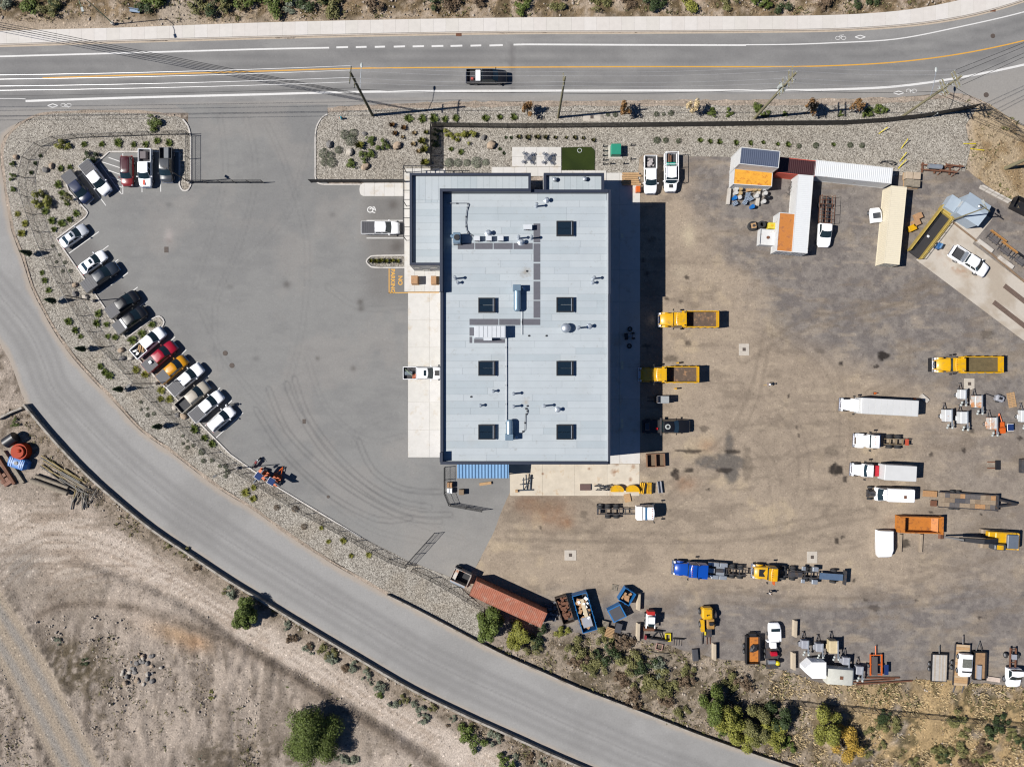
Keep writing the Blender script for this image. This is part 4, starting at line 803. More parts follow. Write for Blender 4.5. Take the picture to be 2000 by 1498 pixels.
plants("spiky", "lime", .72, [(266, 722), (285, 731), (316, 762), (314, 779), (332, 779)], "yellow-green shrub in the gravel behind the lower row of pickups", g)
plants("dome", "dark", .33, [(276, 785), (276, 800), (289, 798), (289, 811), (301, 808)], "tiny dark plant in the upper cluster of five outside the fence", g); plants("dome", "dark", .33, [(358, 851), (367, 861), (358, 866), (367, 874), (378, 870)], "tiny dark plant in the middle cluster of five outside the fence", g)
plants("spiky", "green", .72, [(381, 838, 1.2), (400, 855), (415, 867)], "green shrub in the gravel beside the end of the lower bays", g); plants("dome", "dark", .42, [(395, 882, 1.3), (398, 900), (415, 899), (430, 910), (441, 911), (445, 921), (441, 930)], "small dark plant in the gravel below the white estate car", g)
plants("spiky", "lime", .75, [(480, 961), (496, 952), (495, 974)], "yellow-green shrub in the gravel below the orange trailers", g); plants("dome", "brown", .45, [(541, 991), (577, 994, 1.3), (594, 1028)], "dead brown shrub in the lower gravel strip", g); plants("spiky", "lime", .55, [(628, 1030), (642, 1057), (671, 1055), (686, 1085), (720, 1083)], "small yellow-green plant at the lower end of the gravel strip", g)
g = "plants in the upper gravel bed"
plants("spiky", "green", .82, [(798, 233, 1.15), (825, 233, 1.1), (847, 233), (869, 234), (890, 232)], "green spiky shrub in the row right of the first utility pole", g); plants("spiky", "green", .75, [(948, 232), (976, 230), (1003, 230)], "green spiky shrub in the gravel strip below the moving black pickup", g)
plants("dome", "lav", .72, [(674, 264), (691, 261, 1.15), (686, 275, 1.1), (662, 294), (633, 301), (646, 305, .8), (634, 318), (649, 319)], "grey-green dome shrub in the gravel corner by the lot entrance", g)
plants("grass", "rust", .72, [(766, 246), (788, 251), (771, 262)], "brown grass clump in the gravel below the first utility pole", g, "grass"); plants("grass", "orange", .55, [(809, 261), (786, 269), (807, 283), (817, 297)], "orange grass clump in the gravel left of the fenced corner", g, "grass")
plants("leafy", "green", 1.0, [(724, 276), (750, 288, 1.25), (727, 301), (708, 310), (687, 322)], "dense green shrub in the middle of the upper gravel bed", g); plants("grass", "lime", .95, [(704, 286), (824, 278), (829, 294), (832, 260, .8), (829, 319, 1.1)], "yellow-green grassy shrub beside the fenced corner", g)
plants("leafy", "lime", 1.05, [(875, 262), (892, 268), (915, 268)], "bright green shrub just inside the fenced corner", g); plants("leafy", "dark", .95, [(855, 262), (853, 281)], "dark shrub in the shade of the fenced corner", g); plants("spiky", "green", .62, [(881, 292), (900, 298)], "green shrub alone in the gravel inside the fence", g)
plants("dome", "sage", .68, [(877, 319), (894, 319), (912, 319), (931, 318, 1.2), (949, 318)], "round clipped shrub in the row along the office wall", g); plants("spiky", "dark", .4, [(976, 292), (988, 270), (998, 270), (984, 300)], "small dark plant in the gravel left of the plaza", g)
plants("grass", "olive", .62, [(1012, 269), (1030, 270), (1048, 269), (1065, 270), (1084, 270), (1105, 270, .8), (1122, 270, .8), (1138, 271, .8), (1158, 275, .8)], "grass clump in the row behind the plaza", g, "grass")
plants("dome", "dark", .5, [(1283, 275), (1300, 275), (1325, 276), (1560, 286), (1593, 285), (1660, 284), (1683, 285)], "dark dead-looking plant in the gravel behind the containers", g); plants("spiky", "green", .52, [(1367, 275), (1386, 277), (1404, 278), (1437, 280), (1465, 280), (1490, 279), (1518, 282), (1538, 283), (1627, 283)], "small green plant in the gravel behind the containers", g)
plants("leafy", "green", .9, [(1390, 222), (1422, 222), (1475, 213), (1493, 222), (1532, 224, .7), (1640, 224, .6), (1690, 220, 1.2), (1717, 220, 1.1)], "leafy green shrub between the road and the long black fence", g); plants("dome", "dark", .4, [(1282, 224), (1296, 224), (1310, 222), (1187, 225), (1202, 225)], "tiny dark plant between the road and the long black fence", g)
plants("grass", "lime", .62, [(725, 510), (735, 511), (745, 510), (755, 511), (766, 510), (777, 511)], "olive grass clump in the narrow kerbed bed by the office", "grasses in the office bed", "grass")
BOULDER = [mat("pale_boulder", T(208, 198, 184), .9, var=.2, scale=3), mat("tan_boulder", T(190, 168, 144), .9, var=.2, scale=3), mat("grey_boulder", T(142, 138, 134), .9, var=.3, scale=3)]
def boulder(px, py, r, k, label, grp):
    m = MB(); m.ball((0, 0, r * .35), r, r * .8, r * .6, 9, 7, .2); o = m.build("boulder", BOULDER[k], None, 30, W(px, py) + Vector((0, 0, .03)), random.random() * 6); tag(o, label, "boulder", grp)
for px, py, r, k in ((32, 308, .5, 1), (90, 333, .55, 2), (102, 325, .5, 1)): boulder(px, py, r, k, "boulder in the gravel inside the upper left fence corner", "boulders in the left bed")
for px, py, r, k in ((148, 557, .5, 1), (148, 575, .5, 2), (168, 580, .55, 0)): boulder(px, py, r, k, "boulder near the lamp post behind the dark slate pickup", "boulders in the left bed")
for px, py, r, k in ((238, 684, .55, 1), (240, 700, .5, 2), (256, 700, .45, 0), (342, 796, .5, 0), (348, 810, .45, 2), (360, 813, .6, 1)): boulder(px, py, r, k, "boulder in the gravel behind the lower row of pickups", "boulders in the left bed")
for px, py, r, k in ((644, 284, .65, 2), (684, 299, .65, 0), (714, 327, .7, 1), (776, 286, .75, 1), (712, 262, .4, 2)): boulder(px, py, r, k, "boulder among the shrubs of the upper gravel bed", "boulders in the upper bed")
for px, py, r, k in ((960, 285, .8, 1), (944, 270, .5, 2)): boulder(px, py, r, k, "boulder in the gravel left of the plaza", "boulders by the plaza")
BARK = mat("bark", (.09, .07, .05), .9, var=.3, scale=6)
def tree(name, px, py, h, lumps, n, leaf, colr, label, cat="tree", group=None, trunk=.16, seed=1, z0=.0, stems=1):
    root = empty(name, W(px, py) + Vector((0, 0, z0)), 0, label, cat, group); m = MB(); r = random.Random(seed)
    cz = min(l[2] for l in lumps)
    for s in range(stems):
        dx, dy = (r.uniform(-.4, .4), r.uniform(-.4, .4)) if stems > 1 else (0, 0)
        m.tube([(0, 0, -.1), (dx * .4, dy * .4, cz * .5), (dx, dy, max(cz, h * .35))], trunk, 7)
        for l in lumps[s::stems][:7]: m.cyl((dx, dy, max(cz * .8, h * .25)), (l[0] * .85, l[1] * .85, l[2]), trunk * .5, trunk * .15, 5)
    m.build("trunk", BARK, root); v, q = leaf_cloud(n, lumps, leaf, seed, .3); link("crown", np_mesh("crown", v, q, LM[colr]), root); return root
def lumps(rx, ry, z0, z1, n, seed, k=.34):
    r = random.Random(seed); o = []
    for i in range(n):
        a = r.random() * 6.28; f = r.random() ** .5 * .84; zz = z0 + (z1 - z0) * (r.random() * (1 - f * .6)); s = r.uniform(.8, 1.25)
        o.append((math.cos(a) * rx * f, math.sin(a) * ry * f, zz, rx * k * s, ry * k * s, (z1 - z0) * .34 * s))
    return o
tree("broadleaf_tree", 619, 1418, 6.5, lumps(4.4, 4.6, 1.2, 5.2, 44, 3, .3) + [(0, 0, 2.6, 3.2, 3.4, 2.2)], 34000, .11, "green", "large round green tree on the bare ground at the bottom", seed=4, trunk=.22, stems=2)
tree("broadleaf_tree", 488, 1193, 4.2, lumps(2.2, 2.3, .9, 3.4, 12, 5), 9000, .12, "green", "bright green tree beside the low road wall, left of centre", seed=6)
tree("broadleaf_tree", 961, 1212, 5., lumps(2.5, 3., 1., 4., 13, 7), 9500, .12, "green", "green tree against the corner of the rusty container", seed=8, stems=2)
tree("broadleaf_tree", 1014, 1240, 3.4, lumps(2.0, 2.4, .6, 2.6, 10, 9), 6500, .11, "lime", "yellow-green bushy tree just below the rusty container", seed=10, stems=2)
gB = "trees on the bank below the yard"
for px, py, h, rx, ry, c, lab, sd in ((1385, 1366, 4.6, 2.0, 2.6, "green", "green tree at the left end of the bank clump", 21), (1418, 1392, 4.2, 2.1, 2.0, "lime", "yellow-green tree second in the bank clump", 22), (1447, 1425, 4.2, 2.2, 2.4, "lime", "yellow-green tree at the lower tip of the bank clump", 23), (1473, 1408, 4.4, 2.0, 2.4, "olive", "olive tree in the middle of the bank clump", 24), (1503, 1425, 4.2, 2.0, 2.4, "lime", "yellow-green tree at the right end of the bank clump", 25), (1512, 1392, 4.0, 1.7, 1.9, "dark", "dark shaded tree above the bank clump", 26), (1600, 1404, 5.2, 2.4, 2.7, "lime", "upper of the two golden-green trees near the bottom edge", 27), (1643, 1446, 4.8, 2.3, 2.5, "gold", "lower golden tree near the bottom edge", 28)):
    tree("bank_tree", px, py, h, lumps(rx * 1.15, ry * 1.15, .7, h * .85, 13, sd), 7000, .11, c, lab, "tree", gB, .13, sd, 0, 2)
gC = "young conical trees outside the fence"
for i, (px, py) in enumerate(((64, 497), (111, 589), (169, 682), (241, 760), (316, 832))):
    t_ = tree("conical_tree", px, py, 3.0, [(0, 0, .9, .5, .5, .6), (0, 0, 1.5, .42, .42, .7), (0, 0, 2.1, .3, .3, .65), (0, 0, 2.6, .17, .17, .5)], 900, .1, "dark", "young dark conical tree outside the fence, " + ["topmost", "second from the top", "middle one", "fourth from the top", "lowest"][i] + " of five", "tree", gC, .06, 40 + i)
gA = "autumn street trees between road and fence"
for i, (px, py, c) in enumerate(((1030, 224, "rust"), (1218, 224, "rust"), (1348, 219, "orange"), (1573, 222, "rust"), (1660, 220, "rust"))):
    tree("street_tree", px, py, 3.9, lumps(1.0, 1.2, 1.5, 3.6, 9, 60 + i, .36), 620, .13, c, "thin autumn-coloured street tree, " + ["leftmost", "second", "third", "fourth", "rightmost"][i] + " along the black fence", "tree", gA, .07, 60 + i)
tree("young_tree", 140, 392, 3.0, lumps(.9, .9, 1.2, 2.8, 7, 77, .36), 420, .12, "olive", "thin young tree shading the kerb corner by the navy pickup", seed=78, trunk=.06)
gT = "bushes above the pavement"
tops = [(62, 14, 1.3, "green"), (100, 19, 1.2, "olive"), (118, 10, 1., "dark"), (298, 12, 1.5, "dark"), (306, -4, 1.6, "green"), (394, 13, 1.3, "olive"), (420, 8, 1.6, "dark"), (452, 11, 1.5, "olive"), (486, 2, 1.6, "green"), (545, 8, 1.6, "green"), (580, 14, 1.2, "sage"), (612, 9, 1.5, "dark"), (648, 12, 1.4, "olive"), (850, 2, 1.3, "dark"), (880, 4, 1.3, "brown"), (1012, 9, 1.3, "green"), (1170, 8, 1.2, "olive"), (1283, 3, 1.3, "dark"), (1350, 2, 1.4, "lime"), (1482, 9, 1.2, "green"), (1520, 9, 1.2, "dark"), (1600, 3, 1.2, "brown"), (1662, 1, 1.2, "dark"), (1712, 0, 1.1, "dark"), (730, 8, 1.1, "brown"), (930, 10, 1., "brown"), (1090, 6, 1., "olive"), (1230, 4, 1., "brown"), (1420, 6, 1., "olive"), (20, 6, 1.2, "sage")]
for i, (px, py, s, c) in enumerate(tops):
    o = link("bush", proto("leafy", c, i % 4), None, W(px, py), random.random() * 6); o.scale = (s * 1.7, s * 1.4, s * 1.1); tag(o, {"green": "green", "olive": "olive", "dark": "dark green", "sage": "grey-green", "brown": "dry brown", "lime": "yellow-green"}[c] + " bush on the dry verge above the pavement", "bush", gT)
gS = "scrub along the low road wall"
_r = random.Random(77)
for i, (px, py, s, c) in enumerate([(lambda q: (q[0] + _r.uniform(-32, -8), q[1] + _r.uniform(12, 34), _r.uniform(.45, 1.0), _r.choice(["sage", "brown", "olive", "brown", "sage"])))(SIDE_L[_r.randrange(62, 116)]) for _ in range(44)] + [(452, 1157, 1.25, "sage"), (560, 1218, .9, "sage"), (575, 1246, .8, "brown"), (632, 1270, 1.3, "olive"), (650, 1288, 1.2, "sage"), (694, 1303, 1.1, "sage"), (715, 1318, 1., "sage"), (742, 1341, 1.2, "sage"), (741, 1356, .8, "green"), (772, 1370, 1.1, "sage"), (826, 1401, 1.1, "sage"), (845, 1380, .8, "olive"), (912, 1428, 1.9, "green"), (930, 1446, 1.7, "green"), (965, 1440, 1.4, "sage"), (992, 1482, 1.8, "green"), (670, 1480, 1.3, "sage"), (690, 1478, 1.2, "sage"), (770, 1470, 1.2, "brown"), (796, 1495, 1.3, "olive"), (560, 1340, .6, "green"), (550, 1345, .5, "olive"), (360, 1075, .9, "olive"), (385, 1108, .8, "brown"), (330, 1062, .7, "olive"), (30, 826, .8, "green"), (115, 1252, .7, "sage"), (165, 1290, .8, "dark"), (413, 1362, .45, "lime"), (414, 1350, .4, "lime"), (395, 1478, .7, "sage"), (440, 1155, .6, "olive")]):
    o = link("scrub_bush", proto("leafy", c, i % 4), None, W(px, py), random.random() * 6); o.scale = (s, s, s * .8); tag(o, {"green": "green", "olive": "olive", "dark": "dark", "sage": "pale grey-green", "brown": "dry brown", "lime": "small yellow-green"}[c] + (" scrub bush beside the low road wall" if py > 1140 and px > 440 else " scrub bush on the bare ground at lower left"), "bush", gS if px > 440 else "scrub on the bare ground")
gQ = "scrub on the bank below the yard"
rr = random.Random(5)
bank = [(1098, 1232, .9, "lime"), (1125, 1262, 1.3, "olive"), (1150, 1283, 1.5, "olive"), (1188, 1282, 1.6, "dark"), (1210, 1256, 1.5, "brown"), (1228, 1290, 1.5, "olive"), (1262, 1300, 1.4, "dark"), (1283, 1325, 1.6, "olive"), (1302, 1338, 1.4, "olive"), (1280, 1298, 1.2, "sage"), (1250, 1330, 1.2, "olive"), (1215, 1325, 1.1, "brown"), (1240, 1360, 1.2, "brown"), (1345, 1334, 1.3, "brown"), (1345, 1310, .9, "olive"), (1165, 1305, 1.2, "olive"), (1130, 1288, 1.1, "brown"), (1180, 1240, 1.2, "olive"), (1300, 1365, 1., "brown"), (1330, 1390, 1., "olive"), (1450, 1335, 1.1, "brown"), (1425, 1330, 1.1, "olive"), (1055, 1240, 1.3, "dark"), (1040, 1260, 1.2, "olive"), (1410, 1425, .9, "green"), (1540, 1450, .9, "green")]
for k in range(34):
    px = rr.uniform(1560, 1995); py = rr.uniform(1395, 1498)
    if abs(px - 1620) < 60 and py > 1380: continue
    bank.append((px, py, rr.uniform(.9, 1.7), rr.choice(["olive", "dark", "brown", "olive"])))
for i, (px, py, s, c) in enumerate(bank):
    o = link("bank_bush", proto("leafy", c, i % 4), None, W(px, py), random.random() * 6); s *= 1.45 if px < 1560 else 1; o.scale = (s, s, s * .8); tag(o, {"green": "green", "olive": "olive", "dark": "dark green", "sage": "pale grey-green", "brown": "dry brown", "lime": "yellow-green"}[c] + (" bush on the bank between yard and road" if px < 1560 else " weed bush in the golden grass at lower right"), "bush", gQ)
# dry grass, litter of small stones: nobody could count these
def scatter(n, fn, seed):
    r = np.random.default_rng(seed); x = r.uniform(-60, 2060, n * 6); y = r.uniform(-40, 1540, n * 6); p = fn(x, y); k = r.random(n * 6) < p; return x[k][:n], y[k][:n]
hard = lambda x, y: (inpoly(x, y, ROAD) | inpoly(x, y, SIDE) | inpoly(x, y, LOT) | inpoly(x, y, YARD_TOP + YARD_BOT) | inpoly(x, y, BED_W) | inpoly(x, y, BED_N) | (y < 66) & (y > at_x(PV_O, x) - 4))
def grass_mask(x, y):
    a = ((y < 44) * .9 + (y > 1200) * (x > 985) * 1.0 + (x > 1880) * (y > 195) * (y < 470) * .8 + sstep(-pdist(x, y, SIDE_L), -60, -20) * (y > 800) * .8 + (y > 1240) * (x < 980) * .35) * sstep(fbm(x, y, 26, 101), .34, .58)
    return np.clip(a, 0, 1) * ~hard(x, y) * (pdist(x, y, TRACK) > 40) * (pdist(x, y, HAUL) > 42)
def tufts(name, n, fn, colr, h, seed, label):
    x, y = scatter(n, fn, seed); n = len(x); r = np.random.default_rng(seed); v0, q0 = blades(7, 1., .8, .06, seed, .25, .55); k = len(v0)
    sc = h * (.5 + r.random(n)); th = r.random(n) * 6.28; c, s_ = np.cos(th) * sc, np.sin(th) * sc
    V = np.empty((n, k, 3)); V[..., 0] = v0[None, :, 0] * c[:, None] - v0[None, :, 1] * s_[:, None] + ((x - 1000) / S)[:, None]; V[..., 1] = v0[None, :, 0] * s_[:, None] + v0[None, :, 1] * c[:, None] + ((749 - y) / S)[:, None]; V[..., 2] = v0[None, :, 2] * sc[:, None] * .8
    Q = (np.arange(n)[:, None, None] * k + q0[None]).reshape(-1, q0.shape[1]); tag(link(name, np_mesh(name, V.reshape(-1, 3), Q, LM[colr])), label, "grass", kind="stuff")
tufts("dry_grass", 15000, grass_mask, "straw", .3, 201, "straw-coloured dry grass on the verges and banks")
tufts("weed_tufts", 11000, lambda x, y: grass_mask(x, y) * (fbm(x, y, 34, 111) > .52), "olive", .46, 202, "olive weeds among the dry grass")
tufts("golden_grass", 16000, lambda x, y: grass_mask(x, y) * (x > 1500) * (y > 1300), "orange", .5, 203, "golden grass on the lower right bank")
tufts("brown_weeds", 6000, lambda x, y: grass_mask(x, y), "brown", .32, 204, "dead brown weeds on the verges and banks")
def stones(name, n, fn, r0, r1, m, seed, label, z=.0):
    x, y = scatter(n, fn, seed); n = len(x); r = np.random.default_rng(seed)
    u = np.array([(1, 0, 0), (0, 1, 0), (-1, 0, 0), (0, -1, 0), (0, 0, .7), (.6, .6, .45), (-.6, .6, .45), (-.6, -.6, .45), (.6, -.6, .45)]); f = np.array([(0, 5, 8), (0, 1, 5), (1, 6, 5), (1, 2, 6), (2, 7, 6), (2, 3, 7), (3, 8, 7), (3, 0, 8), (5, 6, 4), (6, 7, 4), (7, 8, 4), (8, 5, 4)])
    sc = r0 + (r1 - r0) * r.random(n) ** 2; th = r.random(n) * 6.28; el = .7 + .5 * r.random(n); V = np.empty((n, 9, 3)); c, s_ = np.cos(th), np.sin(th)
    V[..., 0] = (u[None, :, 0] * c[:, None] * el[:, None] - u[None, :, 1] * s_[:, None]) * sc[:, None] + ((x - 1000) / S)[:, None]; V[..., 1] = (u[None, :, 0] * s_[:, None] * el[:, None] + u[None, :, 1] * c[:, None]) * sc[:, None] + ((749 - y) / S)[:, None]; V[..., 2] = u[None, :, 2] * sc[:, None] + z
    tag(link(name, np_mesh(name, V.reshape(-1, 3), (np.arange(n)[:, None, None] * 9 + f[None]).reshape(-1, 3), m)), label, "stones", kind="stuff")
inbed = lambda x, y: (inpoly(x, y, BED_W) | inpoly(x, y, BED_N)) * ~((x > 955) & (x < 1165) & (y > 284))
stones("gravel", 5000, inbed, .05, .1, mat("gravel_stone_pale", T(214, 206, 190), .9, var=.35, scale=6), 301, "pale river stones lying on the gravel beds", .05)
stones("gravel", 4000, inbed, .05, .1, mat("gravel_stone_grey", T(140, 132, 122), .9, var=.3, scale=6), 302, "grey river stones lying on the gravel beds", .05)
loose = lambda x, y: ((y > 1200) * (x < 760) * .9 + (y < 52) * .5 + (x > 985) * (y > 1250) * .4 + sstep(-pdist(x, y, SIDE_L), -50, -15) * (y > 800) * .7 + 1.2 * np.exp(-(((x - 275) / 40) ** 2 + ((y - 1310) / 34) ** 2))) * ~hard(x, y) * sstep(fbm(x, y, 40, 121), .4, .6) * (pdist(x, y, TRACK) > 36) * (pdist(x, y, HAUL) > 40)
stones("loose_stones", 12000, loose, .05, .24, mat("field_stone", T(196, 182, 166), .9, var=.35, scale=3), 303, "loose stones strewn over the bare ground", .02)
for k in range(34):
    a = rr.uniform(0, 6.28); f = rr.random() ** .7; boulder(275 + 42 * f * math.cos(a), 1308 + 36 * f * math.sin(a), rr.uniform(.15, .5), (2, 0, 2, 1)[k % 4], "boulder in the heap on the bare ground at lower left", "boulders heaped at lower left")
# ================================================================ FENCES AND WALLS
WIRE = mat("black_wire", (.012, .012, .013), .6, var=.1)
def wire_panel(L, h, sp=.2, t=.009, z0=.06):
    m = MB(); c = -h
    def bar(a, b):
        d = Vector((b[0] - a[0], 0, b[1] - a[1])); n_ = Vector((-d.z, 0, d.x)).normalized() * t
        p, q = Vector((a[0], 0, a[1] + z0)), Vector((b[0], 0, b[1] + z0)); y = Vector((0, t, 0)); m.add([p - n_, p + y, p + n_, p - y, q - n_, q + y, q + n_, q - y], [(0, 1, 5, 4), (1, 2, 6, 5), (2, 3, 7, 6), (3, 0, 4, 7)])
    while c < L:
        for s in (1, -1):
            x0, x1, z_0, z_1 = c, c + h, 0., h
            if x0 < 0: z_0 = -x0; x0 = 0
            if x1 > L: z_1 -= x1 - L; x1 = L
            if x1 > x0: bar((x0, z_0), (x1, z_1)) if s > 0 else bar((L - x0, z_0), (L - x1, z_1))
        c += sp * 1.4
    return m
def slat_panel(L, h):
    m = MB(); n = max(2, int(L / .11))
    for k in range(n): a = k * L / n; m.box(a + .004, a + L / n - .012, -.012, .012, .08, h - .04)
    return m
SLAT = mat("black_privacy_slat", (.016, .016, .018), .55, var=.2)
def fence(name, pts, h, label, sp=3.0, kind="wire", cat="fence", mid=False, group=None):
    P = [W(*p) for p in pts]; root = empty(name, P[0], 0, label, cat, group); o = P[0]
    ln = [0]
    for a, b in zip(P[:-1], P[1:]): ln.append(ln[-1] + (b - a).length)
    n = max(1, round(ln[-1] / sp)); Q = []
    for k in range(n + 1):
        d = ln[-1] * k / n; i = min(len(P) - 2, max(0, np.searchsorted(ln, d) - 1)); Q.append(P[i].lerp(P[i + 1], (d - ln[i]) / max(1e-6, ln[i + 1] - ln[i])))
    pm = MB().cyl((0, 0, 0), (0, 0, h + .04), .05, n=8).mesh(BLACKM, 40)
    for q in Q: link("post", pm, root, q - o)
    for a, b in zip(Q[:-1], Q[1:]):
        d = b - a; L = d.length; ang = math.atan2(d.y, d.x)
        pn = (wire_panel(L, h - .1) if kind == "wire" else slat_panel(L, h)).build("wire_panel" if kind == "wire" else "slat_panel", WIRE if kind == "wire" else SLAT, root, None, a - o, ang)
        for zz, rad in ((h - .03, .032), (h * .5, .025), (.1, .018)):
            if zz != h * .5 or mid: MB().cyl((0, 0, zz), (L, 0, zz), rad, n=6).build("rail", BLACKM, root, None, a - o, ang)
    return root
fence("chain_link_fence", [(372, 264), (361, 263), (215, 268), (135, 271), (100, 277), (68, 293), (51, 325), (48, 363), (54, 390), (65, 422), (78, 457), (90, 488), (120, 548), (140, 583), (160, 615), (175, 640), (197, 672), (225, 698), (250, 725), (297, 778), (348, 825), (373, 848), (400, 875), (438, 903), (500, 940), (562, 980), (607, 1008), (642, 1025), (707, 1062), (763, 1093), (795, 1105)], 1.8, "long black chain link fence curving through the left gravel bed")
fence("chain_link_fence", [(372, 267), (372, 356)], 1.8, "short black chain link fence along the kerb beside the slate pickup with a crate", mid=True)
fence("chain_link_fence", [(806, 1110), (862, 1138), (915, 1170), (948, 1190)], 1.8, "black chain link fence behind the rusty container")
fence("sliding_gate", [(376, 358), (516, 358)], 1.8, "black sliding gate pulled back across the lot entrance", 2.4, "wire", "gate", True)
fence("entrance_fence", [(608, 357), (792, 357)], 1.8, "black slatted fence beside the office entrance walk", 2.5, "slat")
fence("privacy_fence", [(843, 334), (843, 249)], 2.1, "short black slatted fence running up from the office corner", 2.5, "slat")
fence("privacy_fence", [(845, 249), (1000, 251), (1250, 249), (1500, 246), (1640, 245), (1720, 240), (1800, 231), (1900, 213)], 2.1, "long black slatted fence between road and yard", 3.0, "slat")
fence("chain_link_fence", [(1912, 212), (1942, 232), (1972, 256), (2005, 284), (2060, 330)], 1.8, "chain link fence on the dry bank at upper right")
fence("field_fence", [(1520, 1366), (1600, 1374), (1700, 1384), (1800, 1394), (1900, 1404), (2040, 1420)], 1.6, "wire fence in the golden grass at lower right", 4.0)
fence("chain_link_fence", [(869, 912), (869, 966), (878, 984)], 1.8, "black chain link fence at the corner of the awning store", 2.4, mid=True)
fence("swing_gate", [(880, 985), (942, 996)], 1.8, "black swing gate standing open below the awning store", 2.6, "wire", "gate", True)
fence("swing_gate", [(793, 1102), (848, 1041)], 1.8, "black swing gate standing open at the lower end of the lot", 2.3, "wire", "gate", True)
# low concrete walls beside the curved road
def low_wall(pts, h, label, w=4.0, block=24.):
    d = spline(pts, block); root = empty("low_wall", W(*d[0]), 0, label, "wall"); o = root.location
    for a, b in zip(d[:-1], d[1:]):
        m = MB(); u = (Vector(b) - Vector(a)).normalized(); n_ = Vector((-u.y, u.x)) * w / 2; a2 = Vector(a) + u * .2; b2 = Vector(b) - u * .2; hh = h + random.uniform(-.02, .02)
        q = [W2(*(a2 + n_)), W2(*(b2 + n_)), W2(*(b2 - n_)), W2(*(a2 - n_))]; m.loft([[(x - o.x, y - o.y, -.1) for x, y in q], [(x - o.x, y - o.y, hh) for x, y in q]]); m.build("wall_block", CONCD, root)
low_wall([(52, 790), (103, 851), (165, 917), (228, 974), (300, 1032), (370, 1079), (450, 1132), (500, 1162), (600, 1223), (700, 1282), (800, 1340), (900, 1389), (1000, 1434), (1075, 1468), (1150, 1500), (1300, 1562)], .85, "long low concrete wall along the lower edge of the curved road")
low_wall([(757, 1160), (812, 1187), (935, 1252), (1000, 1284), (1062, 1311), (1125, 1339), (1250, 1387), (1375, 1436), (1500, 1479), (1640, 1526)], .7, "low concrete wall along the upper edge of the curved road", 2.6)
low_wall([(-60, 826), (0, 818), (24, 806), (49, 796)], .8, "short low concrete wall at the left edge beside the tanks")
# ================================================================ POLES AND WIRES
POLEW = mat("weathered_pole", T(104, 100, 74), .9, var=.25, scale=4); GREYP = mat("grey_pole_wood", T(150, 142, 110), .9, var=.25, scale=4)
INS = mat("pale_insulator", T(205, 210, 205), .35); DROP = mat("black_cable", (.015, .015, .016), .6); ALU = mat("aluminium_wire", (.55, .55, .55), .35, metal=.5)
TOPS = {}
def utility_pole(key, px, py, h, label, arms, m=POLEW, lamp=None, pots=0, clutter=False, r=.2):
    b = W(px, py); root = empty("utility_pole", b, 0, label, "pole", "utility poles along the road")
    MB().cyl((0, 0, -.2), (0, 0, h), r, r * .65, 10).build("pole", m, root, 40); TOPS[key] = []
    for z, half, ang in arms:
        q = Matrix.Rotation(R(ang), 4, 'Z'); a = MB(); a.box(-half, half, -.06, .06, z - .07, z + .07, q @ Matrix.Translation((0, .2, 0))); ar = a.build("crossarm", m, root)
        for k in (-1, -.45, .45, 1):
            p = q @ Vector((k * half * .95, .2, z)); MB().cyl((p.x, p.y, z + .07), (p.x, p.y, z + .34), .06, .04, 6).build("insulator", INS, ar); TOPS[key].append(Vector((b.x + p.x, b.y + p.y, z + .36)))
    TOPS[key + "_top"] = Vector((b.x, b.y, h + .3)); MB().cyl((0, 0, h), (0, 0, h + .3), .05, n=6).build("insulator", INS, root)
    for k in range(pots):
        a = R(120 * k + 40); MB().cyl((.42 * math.cos(a), .42 * math.sin(a), h * .68), (.42 * math.cos(a), .42 * math.sin(a), h * .68 + .95), .26, n=10).build("transformer", INS, root, 40)
    if clutter:
        for k in range(14): z = h * random.uniform(.6, .95); a = random.random() * 6.28; MB().cyl((.2 * math.cos(a), .2 * math.sin(a), z), (.7 * math.cos(a), .7 * math.sin(a), z + random.uniform(-.1, .4)), .05, n=6).build("bracket", INS, root)
    if lamp:
        z, ang, L = lamp; d = Vector((math.cos(R(ang)), math.sin(R(ang)), 0)); ar = MB().tube([d * .15 + Vector((0, 0, z)), d * L * .5 + Vector((0, 0, z + .5)), d * L + Vector((0, 0, z + .6))], .045).build("lamp_arm", STEEL, root, 40)
        p = d * (L + .3) + Vector((0, 0, z + .58)); MB().ball(p, .2, .42, .1, 10, 6).build("lamp_head", INS, ar, 50)
    MB().cyl((r * .9, 0, 0), (r * .75, 0, h * .6), .04, n=6).build("conduit", STEEL, root)
    return root
utility_pole("p0", -330, 240, 15.5, "wooden utility pole beyond the left edge of the view", [(14.6, 1.1, 84)])
utility_pole("p1", 728, 226, 15.8, "dark wooden utility pole with street lamp by the lot entrance", [(14.9, 1.2, 84), (12.2, .7, 84)], lamp=(9.6, 84, 3.2), r=.24)
utility_pole("p2", 1090, 230, 15.2, "wooden utility pole above the plaza", [(14.2, 1.0, 90)], GREYP)
utility_pole("p3", 1474, 231, 16.6, "wooden utility pole crowded with transformers above the orange container", [(15.8, 1.2, 90), (14.6, 1.2, 90), (12.4, 1.1, 90), (11.2, 1.0, 90)], GREYP, pots=3, clutter=True, r=.24)
utility_pole("p4", 1758, 231, 15.6, "wooden utility pole with many crossarms at upper right", [(14.9, 1.2, 112), (14.3, 1.2, 112), (12.2, 1.2, 112), (11.6, 1.2, 112)], GREYP, lamp=(8.2, 82, 3.6), clutter=True, r=.24)
utility_pole("p5", 1964, 329, 11.5, "stout wooden pole leaning out of view at the right edge", [(10.9, .8, 120)], GREYP, r=.3)
